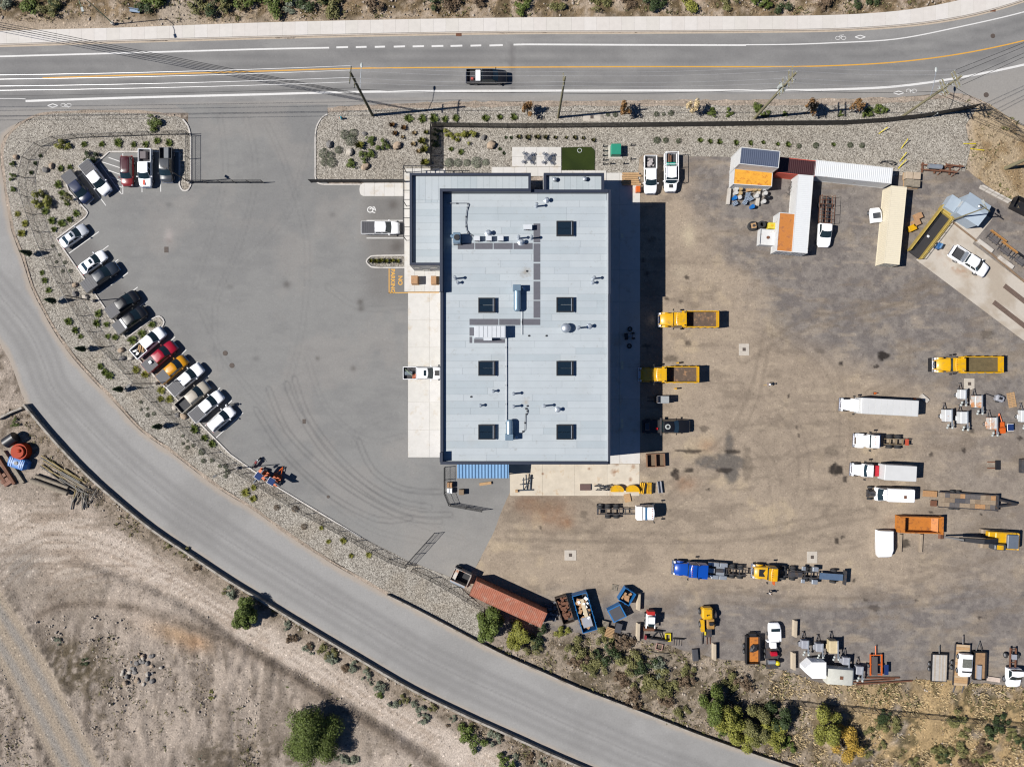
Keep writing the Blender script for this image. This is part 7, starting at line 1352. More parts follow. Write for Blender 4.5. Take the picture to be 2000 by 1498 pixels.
def solar_trailer(px, py, ang, label, board=False, m=ORANGE):
    r0 = simple("sign_trailer", label, "trailer", px, py, ang, "solar sign trailers"); MB().box(-1., .8, -.7, .7, .35, .5).build("deck", m, r0); q = MB(); q.bar((.8, .4, .4), (2.2, 0, .4), .12); q.bar((.8, -.4, .4), (2.2, 0, .4), .12); q.build("drawbar", m, r0)
    for s in (-1, 1): wheel(r0, -.1, s * .85, .32, .2)
    MB().cyl((0, 0, .5), (0, 0, 2.0 if board else 1.0), .08, n=8).build("mast", m, r0)
    MB().box(-.9, -.1, -.55, .55, .5, .95).build("battery_box", m, r0)
    if board: MB().box(-.12, .02, -1.3, 1.3, 1.5, 2.6).build("sign_board", mat("dark_sign_board", T(96, 108, 128), .5), r0)
    pn = MB().box(-.55, .45, -1.75 if not board else -.5, -.85 if not board else .5, 1.0 if not board else 2.7, 1.06 if not board else 2.76).build("solar_panel", mat("solar_cells", T(44, 66, 118), .2), r0); MB().box(-.6, .5, -1.8 if not board else -.55, -.8 if not board else .55, .95 if not board else 2.65, .995 if not board else 2.695).build("panel_frame", WHITE, r0); return r0
solar_trailer(1949, 834, 92, "orange sign trailer with a blue solar panel by the light towers"); solar_trailer(517, 926, 142 - 180, "orange arrow board trailer at the lot's lower kerb, left", True); solar_trailer(541, 935, 60, "orange arrow board trailer at the lot's lower kerb, right", True)
ab = simple("arrow_board_trailer", "orange framed trailer with a solar panel in the bottom row", "trailer", 1707, 1295, 90); m = MB()
for y in (-.9, .9): m.box(-1.7, 1.7, y - .08, y + .08, .5, .7)
for x in (-1.6, 0, 1.5): m.box(x, x + .12, -.82, .82, .5, .65)
m.build("frame", ORANGE, ab); MB().bar((1.6, 0, .5), (3.0, 0, .5), .14).build("drawbar", ORANGE, ab); MB().box(-1.5, 1.4, -.1, .75, .7, .9).build("deck", mat("dark_deck", T(96, 88, 86), .7), ab); MB().box(-1.4, .2, -1.75, -1.1, 1.0, 1.06).build("solar_panel", MATS["solar_cells"], ab); [wheel(ab, -.2, s * 1.05, .34, .2) for s in (-1, 1)]
wt = simple("chipper", "grey rounded machine on wheels beside the timber pallet", "machine", 1947, 778, 160); MB().cbox(-.7, .7, -.5, .5, .25, .95, .2).build("body", LT["grey"], wt); MB().box(-.2, .3, -.2, .2, .95, 1.05).build("hatch", BLACKM, wt); MB().bar((.7, 0, .4), (2.2, 0, .35), .08).build("drawbar", DARKM, wt); [wheel(wt, 0, s * .58, .25, .15) for s in (-1, 1)]
def pallet(px, py, ang, label, n=6, L=1.2, w=2.2, m=WOOD, z=.03, lay=1):
    r0 = simple("pallet", label, "pallet", px, py, ang, None, z)
    for s in (-.45, 0, .45): MB().box(s * L - .05, s * L + .05, -w / 2, w / 2, 0, .1).build("bearer", m, r0)
    for l in range(lay):
        for k in range(n): y = -w / 2 + (k + .5) * w / n; MB().box(-L / 2, L / 2, y - w / n * .36, y + w / n * .36, .1 + l * .14, .13 + l * .14).build("slat", m, r0)
pallet(1975, 781, 10, "pale timber pallet right of the grey machine", 9, 1.2, 2.4); pallet(1200, 1147, -12, "small pallet left of the blue skip", 5, .9, 1.0, OLDWOOD); pallet(1181, 1217, -15, "stack of weathered pallets below the long blue skip, upper", 6, 1.1, 1.1, OLDWOOD, lay=4); pallet(1190, 1232, -18, "stack of pale pallets at the edge of the bank, lower", 7, 1.3, 1.6, WOOD, lay=5)
tag(MB().cbox(-.75, .75, -.35, .35, 0, .35, .03).build("paving_slab", CONC, None, None, W(1804, 778) + Vector((0, 0, .02)), R(-40)), "pale concrete lid on the ground behind the box truck", "slab")
for i, (px, py) in enumerate(((1708, 768), (1785, 779))): r0 = simple("traffic_cone", f"orange traffic cone beside the box truck, {'near the cab' if i == 0 else 'near its tail'}", "cone", px, py, 0); MB().cyl((0, 0, .04), (0, 0, .75), .17, .03, 10).build("cone", ORANGE, r0, 40); MB().box(-.2, .2, -.2, .2, 0, .04).build("base", BLACKM, r0)
fk = simple("fork_attachment", "pair of rusty forks with a black carriage lying in the yard", "forks", 1945, 908, 180); m = MB()
for y in (-.5, .5): MB().box(.2, 1.4, y - .08, y + .08, .0, .12).build("tine", RUST, fk)
MB().box(-.5, .15, -.75, .75, 0, .3).build("carriage", BLACKM, fk)
ld = simple("wheel_loader", "yellow loader with dark bucket entering at the right edge", "loader", 2040, 909, 180); MB().loft([[(4.3, y, .2) for y in (-1.1, 1.1)] + [(4.3, y, .9) for y in (1.1, -1.1)], [(3.3, y, .1) for y in (-1.1, 1.1)] + [(3.3, y, 1.1) for y in (1.1, -1.1)]]).build("bucket", DARKM, ld); MB().box(3.05, 3.28, -1.15, 1.15, .3, 1.1).build("bucket_back", YELLOW, ld)
for y in (-.6, .6): MB().box(1.2, 3.04, y - .12, y + .12, .8, 1.1).build("lift_arm", YELLOW, ld)
MB().cbox(-2.2, 1.2, -.9, .9, .6, 1.9, .1).build("body", YELLOW, ld); MB().cbox(-.3, .9, -.7, .7, 1.9, 2.9, .1).build("cab", GLASS, ld); [wheel(ld, x, s * 1.0, .65, .5) for x in (-1.3, .9) for s in (-1, 1)]
# trailer, dump box, canopy, timbers, excavator
tr = simple("gooseneck_trailer", "old flatbed gooseneck trailer with mixed timber deck boards", "trailer", 1886, 977, -3.5); m = MB()
m.box(-4.8, 4.2, -1.25, -1.1, .6, .9); m.box(-4.8, 4.2, 1.1, 1.25, .6, .9); m.box(4.2, 4.35, -1.3, 1.3, .5, 1.4); m.bar((4.3, .6, 1.), (7.6, 0, .9), .25); m.bar((4.3, -.6, 1.), (7.6, 0, .9), .25); m.build("frame", DARKM, tr)
TB = [mat(f"deck_board_{i}", T(*c), .85, var=.2, scale=3) for i, c in enumerate([(150, 130, 108), (196, 150, 104), (112, 106, 104), (90, 88, 92), (170, 150, 126)])]
for k in range(11):
    x0 = -4.75 + k * .81
    for j in range(3): MB().box(x0 + .01, x0 + .8, -1.09 + j * .73, -1.09 + (j + 1) * .73 - .02, .86, .91 + .02 * ((k + j) % 3)).build("deck_board", TB[rr.choice([0, 0, 1, 2, 3, 4, 4])], tr)
for s in (-1, 1):
    for x in (-1.6, -2.5): wheel(tr, x, s * 1.38, .38, .26)
MB().box(-7.1, -4.85, .25, 1.2, .25, .35).build("ramp", TB[1], tr); MB().box(-5.8, -4.85, -1.2, -.3, .25, .45).build("ramp", RUST, tr)
db = simple("tipper_hopper", "detached orange dump body lying in the yard", "dump body", 1789, 1022, -1.5); OBM = mat("faded_orange_steel", T(214, 132, 50), .6, var=.12, scale=1.2, wear=T(150, 92, 50), wearscale=1.6, wearamt=.4); m = MB()
m.box(-3.4, 3.2, 1.15, 1.3, 0, 1.5); m.box(-3.4, 3.2, -1.3, -1.15, 0, 1.5); m.build("side_wall", OBM, db); MB().box(-3.4, -2.7, -1.147, 1.147, 0, 1.75).build("headboard", OBM, db); MB().box(-2.697, 2.2, -1.147, 1.147, .1, .3).build("floor", OBM, db); MB().loft([[(2.2, -1.14, .1), (2.2, 1.14, .1), (2.2, 1.14, .3), (2.2, -1.14, .3)], [(2.9, -1.14, .9), (2.9, 1.14, .9), (2.9, 1.14, 1.1), (2.9, -1.14, 1.1)]]).build("apron_plate", OBM, db); MB().box(3.2, 3.45, -1.4, 1.4, .1, 1.6).build("tail_frame", OBM, db)
cn = simple("fibreglass_canopy", "white fibreglass canopy standing on the ground", "canopy", 1721, 1059, -91); MB().loft([ring_sec(-2.1, 1.15, .1, 1.6), ring_sec(.9, 1.15, .1, 1.7), ring_sec(1.9, 1.0, .1, 1.4), ring_sec(2.2, .8, .1, .9)]).build("shell", WHITE, cn, 38); MB().box(-2.13, -2.11, -.9, .9, .6, 1.3).build("rear_glass", GLASS, cn)
for i, (px, py) in enumerate(((1757, 1060), (1797, 1060))): tag(MB().cbox(-.2, .2, -1.45, 1.45, 0, .4, .03).build("timber_sleeper", mat("grey_sleeper", T(178, 160, 138), .9, var=.2), None, None, W(px, py) + Vector((0, 0, .02)), R(-3)), f"weathered timber sleeper below the orange dump body, {'left' if i == 0 else 'right'}", "timber")
ex = simple("excavator", "yellow excavator with black boom stretched to the left", "excavator", 1938, 1051, 177)
for s in (-1, 1):
    m = MB(); o = [(-2.2, .15), (-2.0, 0), (2.0, 0), (2.3, .15), (2.3, .65), (2.0, .85), (-2.0, .85), (-2.2, .65)]; m.loft([[(x, s * 1.15 - .32, z) for x, z in o], [(x, s * 1.15 + .32, z) for x, z in o]]); tk = m.build("track", mat("dusty_track", T(168, 150, 128), .8, var=.2), ex); g_ = MB(); k = -2.0
    while k < 2.0: g_.box(k, k + .12, s * 1.15 - .32, s * 1.15 + .32, .853, .9); k += .22
    g_.build("track_shoe", MATS["dusty_track"], tk)
up = MB().cbox(-2.6, .8, -1.35, 1.35, 1.0, 1.9, .12).build("upper_body", YELLOW, ex); MB().cbox(-2.65, -.9, -1.1, 1.1, 1.903, 2.3, .1).build("engine_cover", mat("grey_engine_cover", T(112, 122, 136), .5), up); MB().cbox(-3.0, -2.61, -1.35, 1.35, 1.0, 2.1, .15).build("counterweight", YELLOW, ex); MB().cbox(-.3, 1.5, .4, 1.3, 1.4, 2.9, .12).build("cab", mat("cab_dark_glass", T(70, 76, 84), .25), ex); MB().box(.2, 1.2, .5, 1.2, 2.903, 2.95).build("cab_roof", YELLOW, ex); MB().cbox(.1, 1.8, -1.35, -.5, 1.0, 1.8, .1).build("side_tank", YELLOW, ex)
bo = MB(); bo.loft([[(.6, -.4, 1.5), (.6, .4, 1.5), (.6, .4, 2.2), (.6, -.4, 2.2)], [(3.6, -.36, 2.6), (3.6, .36, 2.6), (3.6, .36, 3.5), (3.6, -.36, 3.5)], [(6.6, -.26, 2.0), (6.6, .26, 2.0), (6.6, .26, 2.6), (6.6, -.26, 2.6)]]); bo.build("boom", BLACKM, ex); st = MB(); st.loft([[(5.8, -.15, 2.6), (5.8, .15, 2.6), (6.4, .15, 2.9), (6.4, -.15, 2.9)], [(8.0, -.12, .7), (8.0, .12, .7), (8.3, .12, .9), (8.3, -.12, .9)]]); st.build("stick", BLACKM, ex); MB().cyl((1.2, .35, 2.0), (3.4, .3, 2.9), .1, n=8).build("ram", CHROME, ex); bk = MB(); bk.loft([[(8.0, -.45, .3), (8.6, -.45, .5), (8.8, -.45, .15), (8.2, -.45, .02)], [(8.0, .45, .3), (8.6, .45, .5), (8.8, .45, .15), (8.2, .45, .02)]]); bk.build("bucket", RUST, ex)
# forklift by the east wall
fl = simple("forklift", "pale grey forklift at the shadow's edge", "forklift", 1289, 780, 180); MB().cbox(-1.2, .7, -.6, .6, .25, 1.3, .12).build("body", LT["grey"], fl); MB().box(-1.0, .3, -.55, .55, 2.0, 2.06).build("overhead_guard", mat("pale_grey_guard", T(180, 184, 184), .5), fl); m = MB(); [m.tube([(x, y, 1.3), (x, y, 2.0)], .04) for x in (-.9, .25) for y in (-.5, .5)]; m.build("guard_post", BLACKM, fl); MB().box(.72, .9, -.5, .5, .1, 2.1).build("mast", DARKM, fl)
for y in (-.3, .3): MB().box(.92, 2.1, y - .06, y + .06, .06, .12).build("fork", DARKM, fl)
[wheel(fl, x, s * .55, .3, .22) for x in (-.8, .45) for s in (-1, 1)]
qd = simple("quad_bike", "dark quad bike on the apron in the building's shadow", "quad", 1229, 657, 5, z=.08); MB().cbox(-.6, .6, -.25, .25, .4, .75, .08).build("body", mat("grey_quad_paint", T(170, 175, 180), .5), qd); MB().box(-.9, -.3, -.4, .4, .72, .78).build("rack", BLACKM, qd); MB().tube([(.35, -.4, 1.0), (.3, 0, .95), (.35, .4, 1.0)], .03).build("handlebar", BLACKM, qd); [wheel(qd, x, s * .42, .27, .22) for x in (-.55, .6) for s in (-1, 1)]
for i, (px, py) in enumerate(((1230, 643), (1229, 676))): r0 = simple("loose_tyre", f"loose tyre on the shaded apron, {'above' if i == 0 else 'below'} the quad bike", "tyre", px, py, 0, None, .08); ring = lambda z, q: [(q * math.cos(k * math.pi / 9), q * math.sin(k * math.pi / 9), z) for k in range(18)]; MB().loft([ring(.02, .2), ring(0, .36), ring(.1, .4), ring(.2, .36), ring(.18, .2)], False, False).build("tread", TYRE, r0, 40)
for i, (px, py, n_) in enumerate(((1215, 461, 1), (1215, 709, 1), (1215, 718, 1), (1215, 822, 1), (1215, 832, 1))): tag(MB().box(-.2, .2, -.32, .32, 0, .02).build("access_lid", mat("cream_access_lid", T(250, 244, 214), .6), None, None, W(px, py) + Vector((0, 0, .076))), "cream light patch painted on the shaded east apron, " + ["uppermost", "second from the top", "third from the top", "fourth from the top", "lowest"][i], "lid")  # thin cream plates stand in for patches of light on the apron
for i, (px, py) in enumerate(((1322, 709), (1318, 759))): r0 = simple("bollard", f"yellow bollard {'above' if i == 0 else 'below'} the shaded dump truck", "bollard", px, py, 0); MB().cyl((0, 0, 0), (0, 0, 1.05), .13, n=10).build("post", YELLOW, r0, 40); MB().ball((0, 0, 1.05), .13, .13, .08).build("cap", YELLOW, r0, 50)
# ---- south apron: racks, ploughs, blades
pr = simple("metal_rack", "dark steel rack with a tall bent arm on the apron's left end", "rack", 1026, 950, 0, z=.075); m = MB(); m.bar((-1.2, -.6, .1), (1.3, -.5, .1), .16); m.bar((.3, -.5, .1), (.1, 2.0, .6), .14); m.bar((-.3, -.5, .1), (-.3, 1.6, 1.6), .12); m.bar((-.9, .4, .5), (.6, .5, .5), .1); m.bar((-.5, 1.2, 1.), (.4, 1.3, 1.), .1); m.bar((.8, -.5, .1), (.9, 1.9, .2), .2); m.build("frame", mat("blue_grey_rack", T(86, 96, 108), .5), pr); MB().box(-1.6, -1.2, -.9, -.5, 0, .3).build("foot_block", WOOD, pr)
tag(MB().box(-.85, .85, -.5, .5, 0, .25).build("steel_plate_stack", mat("brown_plate", T(112, 86, 80), .6), None, None, W(1143, 951) + Vector((0, 0, .075))), "brown steel plate on the stained apron", "plate")
bc_ = simple("chain_heap", "heap of dark blades and chains on the stained apron", "scrap", 1174, 951, 0, z=.075); m = MB()
for k in range(30): a = Vector((rr.uniform(-1.3, 1.2), rr.uniform(-.5, .5), rr.uniform(.05, .4))); m.bar(a, a + Vector((rr.uniform(.2, .9), rr.uniform(-.15, .15), rr.uniform(-.05, .1))), .08)
q = m.build("blade", mat("dark_blue_steel", T(48, 56, 72), .4, metal=.4, wear=T(200, 200, 200), wearscale=6, wearamt=.5), bc_); q["kind"] = "stuff"
def plough(px, py, label):
    r0 = simple("snow_plough", label, "plough", px, py, 0, "yellow plough blades", .075); o = [(1.15 * math.cos(R(a)), 1.15 * math.sin(R(a))) for a in range(20, 161, 14)]; m = MB(); m.loft([[(x, y - .55, 0) for x, y in o] + [(x * .9, y * .9 - .55, 0) for x, y in o[::-1]], [(x, y - .55, .9) for x, y in o] + [(x * .9, y * .9 - .55, .9) for x, y in o[::-1]]]); m.build("mouldboard", YELLOW, r0); MB().add([(x, y - .55, .88) for x, y in o] + [(-1.1, -.5, .88), (1.0, -.5, .88)], [tuple(range(len(o) + 2))]).build("top_plate", YELLOW, r0)
plough(1204, 953, "yellow curved plough blade on the apron, left"); plough(1234, 953, "yellow curved plough blade on the apron, right")
for i, (px, py) in enumerate(((1254, 953), (1268, 953))):
    r0 = simple("steel_trestle", f"yellow and black steel frame at the apron's right end, {'left' if i == 0 else 'right'}", "frame", px, py, 80 + i * 8); m = MB(); [m.bar((-.9, y, .3), (.9, y + .06, .3), .17) for y in (-.28, .02, .32)]; m.build("bar", YELLOW, r0); MB().box(-.8, .8, -.55, -.4, .0, .5).build("stand", BLACKM, r0)
r0 = simple("channel_iron", "grey steel channel lying upright beside the yellow frames", "steel", 1288, 951, 97); m = MB(); m.box(-.95, .95, -.3, -.25, 0, .5); m.box(-.95, .95, .25, .3, 0, .5); m.box(-.95, .95, -.25, .25, 0, .05); m.build("channel", LT["grey"], r0)
tb = simple("timber_bin", "open timber-edged bin of scrap by the building's corner", "bin", 1279, 898, 2); m = MB(); m.box(-1.45, 1.45, -1.05, -.95, 0, .9); m.box(-1.45, 1.45, .95, 1.05, 0, .9); m.box(-1.45, -1.35, -.947, .947, 0, .9); m.box(1.35, 1.45, -.947, .947, 0, .9); m.box(-.05, .05, -.947, .947, 0, .9); m.build("side", mat("brown_bin_timber", T(150, 112, 84), .85), tb); MB().box(-1.34, 1.34, -.94, .94, 0, .1).build("base", mat("bin_base_soil", T(128, 108, 86), .9), tb)
tag(MB().box(-.5, .5, -.65, .65, 0, .2).build("plywood_scrap", WOOD, None, None, W(1225, 972) + Vector((0, 0, .05)), .2), "orange plywood offcut at the apron edge above the white flat-cab truck", "plywood")
r0 = simple("cardboard_boxes", "pallet of cartons on the west apron, left", "cartons", 812, 549, 0, z=.075); MB().cbox(-.55, .5, -.65, .65, .12, 1.35, .03).build("carton", CARD, r0); MB().box(-.6, .55, -.7, .7, 0, .117).build("pallet", WOOD, r0)
r0 = simple("cardboard_boxes", "pallet of cartons on the west apron against the wall", "cartons", 850, 549, 0, z=.075); MB().cbox(-.55, .3, -.65, .65, .12, 1.1, .03).build("carton", CARD, r0); MB().box(-.6, .6, -.7, .7, 0, .117).build("pallet", WOOD, r0)
tm = simple("timber_bundle", "bundles of fresh timber beside the white pickups", "timber", 1234, 352, 0, z=.08)
for k in range(12): y = -.9 + (k % 6) * .34; MB().box(-1.9 + rr.uniform(0, .8), 1.2 + rr.uniform(-.3, .4), y, y + .28, .15 * (k // 6) + .02, .15 * (k // 6) + .16).build("plank", WOOD, tm)
tag(MB().cbox(-.35, .35, -.5, .5, 0, .8, .05).build("orange_barrel", ORANGE, None, None, W(1245, 372) + Vector((0, 0, .05))), "orange container beside the timber bundles", "container")
for i, (px, py, m_) in enumerate(((879, 946, CARD), (879, 957, OFFWHITE), (902, 960, mat("brown_bale", T(150, 128, 102), .85)))):
    r0 = simple("stored_crate", ["brown crate in the awning store, upper left", "white crate in the awning store, lower left", "brown crate in the awning store, right"][i], "crate", px, py, 0); MB().cbox(-.42, .42, -.42, .42, 0, .8, .03).build("box", m_, r0); MB().box(-.36, .36, -.3, .3, .8, .86).build("lid", m_, r0)
tag(MB().box(-.95, .95, -.22, .22, .0, .3).build("timber_stack", WOOD, None, None, W(948, 944) + Vector((0, 0, .03)), R(8)), "orange-brown timber stack under the awning's front edge", "timber")
# ---- lower edge of the yard
oc = simple("cab_shell", "stripped old truck cab in front of the rusty container", "truck cab", 902, 1122, 155); m = MB(); m.box(-1.4, 1.5, .95, 1.05, .2, 1.8); m.box(-1.4, 1.5, -1.05, -.95, .2, 1.8); m.box(1.4, 1.5, -.947, .947, .2, 1.5); m.box(-1.4, -1.3, -.947, .947, .2, 2.0); m.build("wall", mat("rusty_white_steel", T(186, 180, 172), .6, var=.15, wear=T(190, 120, 70), wearscale=1.5, wearamt=.5), oc); MB().box(-1.3, .7, -.94, .94, .2, .4).build("floor", BLACKM, oc); MB().loft([ring_sec(.7, .94, .4, 1.5), ring_sec(1.4, .9, .4, 1.2)]).build("nose", MATS["rusty_white_steel"], oc, 38); MB().cyl((-1.2, 1.35, .5), (1.3, 1.35, .5), .35, n=12).build("tank", STEEL, oc, 40); [wheel(oc, .9, s * 1.1, .5, .3) for s in (-1, 1)]
def skip(px, py, ang, L, w, h, m_, label, fill=None, floorz=.12, taper=0.): 
    r0 = simple("skip_bin", label, "skip", px, py, ang, "waste skips"); t = .09; x, y = L / 2, w / 2
    for a in ((-x, x, y - t, y), (-x, x, -y, -y + t), (-x, -x + t, -y + t + .002, y - t - .002), (x - t, x, -y + t + .002, y - t - .002)): MB().box(*a, .05, h).build("wall", m_, r0)
    q = MB()
    for k in range(int(L / .9)): xx = -x + .45 + k * .9; q.box(xx - .05, xx + .05, y + .002, y + .1, .1, h - .05); q.box(xx - .05, xx + .05, -y - .1, -y - .002, .1, h - .05)
    q.build("rib", m_, r0); MB().box(-x + t + .003, x - t - .003, -y + t + .003, y - t - .003, .05, floorz).build("floor", DARKM, r0); return r0
BL = mat("blue_skip_paint", T(36, 122, 190), .45, var=.08); BRN = mat("brown_skip_steel", T(84, 68, 56), .75, var=.3)
s1 = skip(1140, 1190, -74, 6.1, 2.4, 1.7, BL, "long blue open skip full of boards"); s2 = skip(1222, 1160, -32, 2.0, 2.2, 1.5, BL, "small blue open skip with cardboard"); s4 = skip(1102, 1187, -72, 4.4, 1.9, 1.1, BRN, "brown open skip of scrap beside the long blue one")
s3 = simple("lidded_skip", "small blue skip with a closed dark lid", "skip", 1203, 1192, 28, "waste skips"); MB().loft([[(-1.2, -1.1, .05), (1.0, -1.1, .05), (1.0, 1.1, .05), (-1.2, 1.1, .05)], [(-1.2, -1.1, 1.3), (1.1, -1.1, 1.5), (1.1, 1.1, 1.5), (-1.2, 1.1, 1.3)]]).build("body", BL, s3); MB().add([(-1.0, -.95, 1.33), (.85, -.95, 1.49), (.85, .95, 1.49), (-1.0, .95, 1.33), (-1.0, -.95, 1.38), (.85, -.95, 1.54), (.85, .95, 1.54), (-1.0, .95, 1.38)], [(4, 5, 6, 7), (0, 1, 5, 4), (1, 2, 6, 5), (2, 3, 7, 6), (3, 0, 4, 7)]).build("lid", COVER, s3)
def fill(root, name, label, cat, n, rx, ry, sd, m_, z=.9, s=.35, off=(0, 0)): o = cargo(root, name, label, cat, junk(n, rx, ry, sd, s), m_, (off[0], off[1], z)); o["kind"] = "stuff"; return o
fill(s1, "board_waste", "pale boards and cartons in the long blue skip", "waste", 22, 2.6, .85, 5, CARD, 1.1, .35); cargo(s1, "long_board", "long cream board in the long blue skip", "board", lambda m: m.box(-1.6, 1.6, -.3, .3, 0, .12), mat("cream_board", T(232, 212, 176), .7), (-.6, .1, 1.5)); cargo(s1, "grey_panel", "large pale grey panel in the long blue skip", "panel", lambda m: m.box(-.8, .8, -.75, .75, 0, .08), LT["grey"], (1.5, -.05, 1.55)); fill(s1, "white_waste", "white scraps in the long blue skip", "waste", 9, 2.4, .9, 8, OFFWHITE, 1.3, .3)
fill(s2, "cardboard_waste", "flattened cardboard in the small blue skip", "cardboard", 9, .5, .6, 9, CARD, .6, .4); fill(s4, "scrap_metal", "dark scrap metal in the brown skip", "scrap", 26, 1.8, .7, 11, RUST, .4, .35)
o = MB(); junk(40, 1.4, 2.2, 14, .35)(o); q = o.build("rubbish_heap", mat("mixed_rubbish", T(92, 96, 104), .7, var=.6, scale=5, wear=T(200, 195, 190), wearscale=3, wearamt=.35), None, None, W(1082, 1190) + Vector((0, 0, .03)), R(-72)); tag(q, "dark rubbish heap between the rusty container and the brown skip", "rubbish", kind="stuff")
bb_ = simple("black_bin", "black lidded bin beside the pallet stacks", "bin", 1206, 1222, -15); MB().cbox(-.45, .45, -.7, .7, 0, 1.0, .06).build("body", BLACKM, bb_); MB().box(-.5, .5, -.75, .75, 1.0, 1.06).build("lid", COVER, bb_)
for i, (px, py, a_, L, lab) in enumerate(((1247, 1173, 88, 2.6, "upper, near the small blue skip"), (1246, 1231, 88, 2.7, "left of the snow plough"), (1394, 1270, 90, 2.6, "below the yellow drill rig"), (1551, 1225, 88, 2.6, "beside the white canopy on the ground"), (1548, 1288, 90, 2.7, "left of the white cargo trailer"))): barrier(px, py, a_, L, "concrete barrier in the lower yard, " + lab, mat("tan_barrier", T(204, 188, 164), .9, var=.12), .75, .85)
ss = simple("skid_steer", "white and red skid steer with its bucket down", "skid steer", 1268, 1206, -92); MB().cbox(-1.3, .9, -.55, .55, .35, 1.2, .08).build("body", WHITE, ss); MB().cbox(-.7, .8, -.45, .45, 1.2, 2.05, .06).build("cab", GLASS, ss); MB().cbox(-1.5, -.9, -.6, .6, .5, 1.6, .06).build("engine_hood", mat("red_machine_paint", T(206, 50, 44), .4), ss); MB().cbox(-.75, .3, -.5, .5, 2.05, 2.12, .03).build("cab_roof", WHITE, ss)
for s in (-1, 1): MB().box(-1.0, 1.3, s * .68 - .07, s * .68 + .07, 1.0, 1.2).build("lift_arm", WHITE, ss); [wheel(ss, x, s * .72, .38, .26) for x in (-.65, .55)]
MB().loft([[(1.4, -.9, .05), (2.1, -.9, .05), (2.1, -.9, .12), (1.5, -.9, .6)], [(1.4, .9, .05), (2.1, .9, .05), (2.1, .9, .12), (1.5, .9, .6)]]).build("bucket", RUST, ss)
sp = simple("snow_plough", "black and red snow plough lying by the bank", "plough", 1282, 1245, -8); m = MB(); m.box(-1.7, 1.7, -.15, .05, 0, .7); m.bar((-.9, 0, .4), (.0, 1.2, .4), .14); m.bar((.9, 0, .4), (.2, 1.2, .4), .14); m.box(-.6, .8, 1.1, 1.3, .2, .6); m.build("blade", BLACKM, sp); MB().box(-1.95, -1.72, -.35, .35, 0, .75).build("end_plate", mat("dark_red", T(150, 50, 56), .5), sp)
yf_ = simple("square_stand", "small yellow square frame beside the snow plough", "frame", 1304, 1243, 0); m = MB(); [m.box(*a, 0, .35) for a in ((-.45, .45, -.65, -.45), (-.45, .45, .45, .65), (-.45, -.3, -.447, .447), (.3, .45, -.447, .447))]; m.build("frame", mat("bright_yellow", T(240, 220, 30), .5), yf_)
st_ = simple("scrap_frame", "rust-red square frame and poles at the edge of the bank", "frame", 1287, 1262, -14); m = MB(); [m.box(*a, .1, .25) for a in ((-.55, .55, -.5, -.4), (-.55, .55, .4, .5), (-.55, -.45, -.397, .397), (.45, .55, -.397, .397))]; m.build("frame", mat("pink_rust", T(190, 150, 136), .8), st_)
for k in range(4): MB().bar((-2.2 + k * .3, -.9 - k * .12, .1), (2.4 - k * .2, -1.1 + k * .25 - .4, .2), .09).build("pole", OLDWOOD, st_)
hk = simple("rake_attachment", "dark toothed rake lying right of the yellow frame", "rake", 1325, 1248, -4); MB().box(-.9, .9, .1, .25, .05, .4).build("bar", BLACKM, hk); m = MB(); [m.bar((x, .1, .1), (x, -1.0, .08), .05) for x in (-.7, -.3, .1, .5)]; q = m.build("tooth", DARKM, hk)
dr = simple("drill_rig", "yellow vibratory roller machine with its seat deck showing", "machine", 1379, 1205, -88); MB().cbox(-2.0, -.1, -1.0, .75, .5, 1.7, .25).build("engine_body", YELLOW, dr); MB().cbox(-.1, 1.5, -.2, 1.0, .5, 1.3, .1).build("operator_deck", mat("brown_deck", T(186, 140, 70), .7, var=.2), dr); MB().box(.0, 1.9, -1.15, -.6, .5, 1.2).build("side_tank", YELLOW, dr); MB().box(.3, .8, .1, .7, 1.3, 1.7).build("seat", BLACKM, dr); m = MB(); m.box(1.6, 2.9, -.4, .6, .3, .8); m.bar((2.4, -.9, .5), (4.2, -.8, .2), .14); m.build("front_frame", DARKM, dr); MB().box(1.95, 2.5, -.6, -.35, .8, 1.0).build("yellow_box", mat("lemon", T(236, 214, 60), .5), dr); MB().cyl((-.6, 1.0, .55), (-.6, 1.45, .55), .55, n=14).build("rear_drum", DARKM, dr, 40); [wheel(dr, x, s * 1.1, .5, .35) for x in (-1.2, .9) for s in (-1, 1)]
MB().cyl((-.9, -.3, 1.7), (-.9, -.3, 2.2), .07, n=8).build("exhaust", DARKM, dr); [MB().bar((2.6, y, .12), (4.3, y, .06), .1).build("fork", RUST, dr) for y in (.0, .5)]
tag(MB().cbox(-.45, .45, -.95, .95, 0, .5, .05).build("black_trolley", COVER, None, None, W(1357, 1277) + Vector((0, 0, .03)), R(5)), "black trough lying at the edge of the bank", "trough")
dt = simple("dump_trailer", "black dump trailer with an orange floor in the bottom row", "trailer", 1466, 1264, 90); m = MB(); [m.box(*a, .4, 1.3) for a in ((-2.2, 2.2, 1.0, 1.1), (-2.2, 2.2, -1.1, -1.0), (-2.2, -2.1, -.997, .997), (2.1, 2.2, -.997, .997))]; m.build("side_wall", BLACKM, dt); MB().box(-2.09, 2.09, -.99, .99, .5, .62).build("floor", OBM, dt); [wheel(dt, x, s * 1.22, .36, .22) for x in (-.5, .4) for s in (-1, 1)]; MB().box(2.2, 2.6, -.5, .5, .4, 1.2).build("pump_box", BLACKM, dt)
tl = simple("tarpaulin", "rumpled dark tarpaulin in the black dump trailer", "tarpaulin", 1470, 1262, 40, z=.66); MB().ball((0, 0, .1), .75, .55, .3, 10, 6, .3).build("cloth", BLACKM, tl)
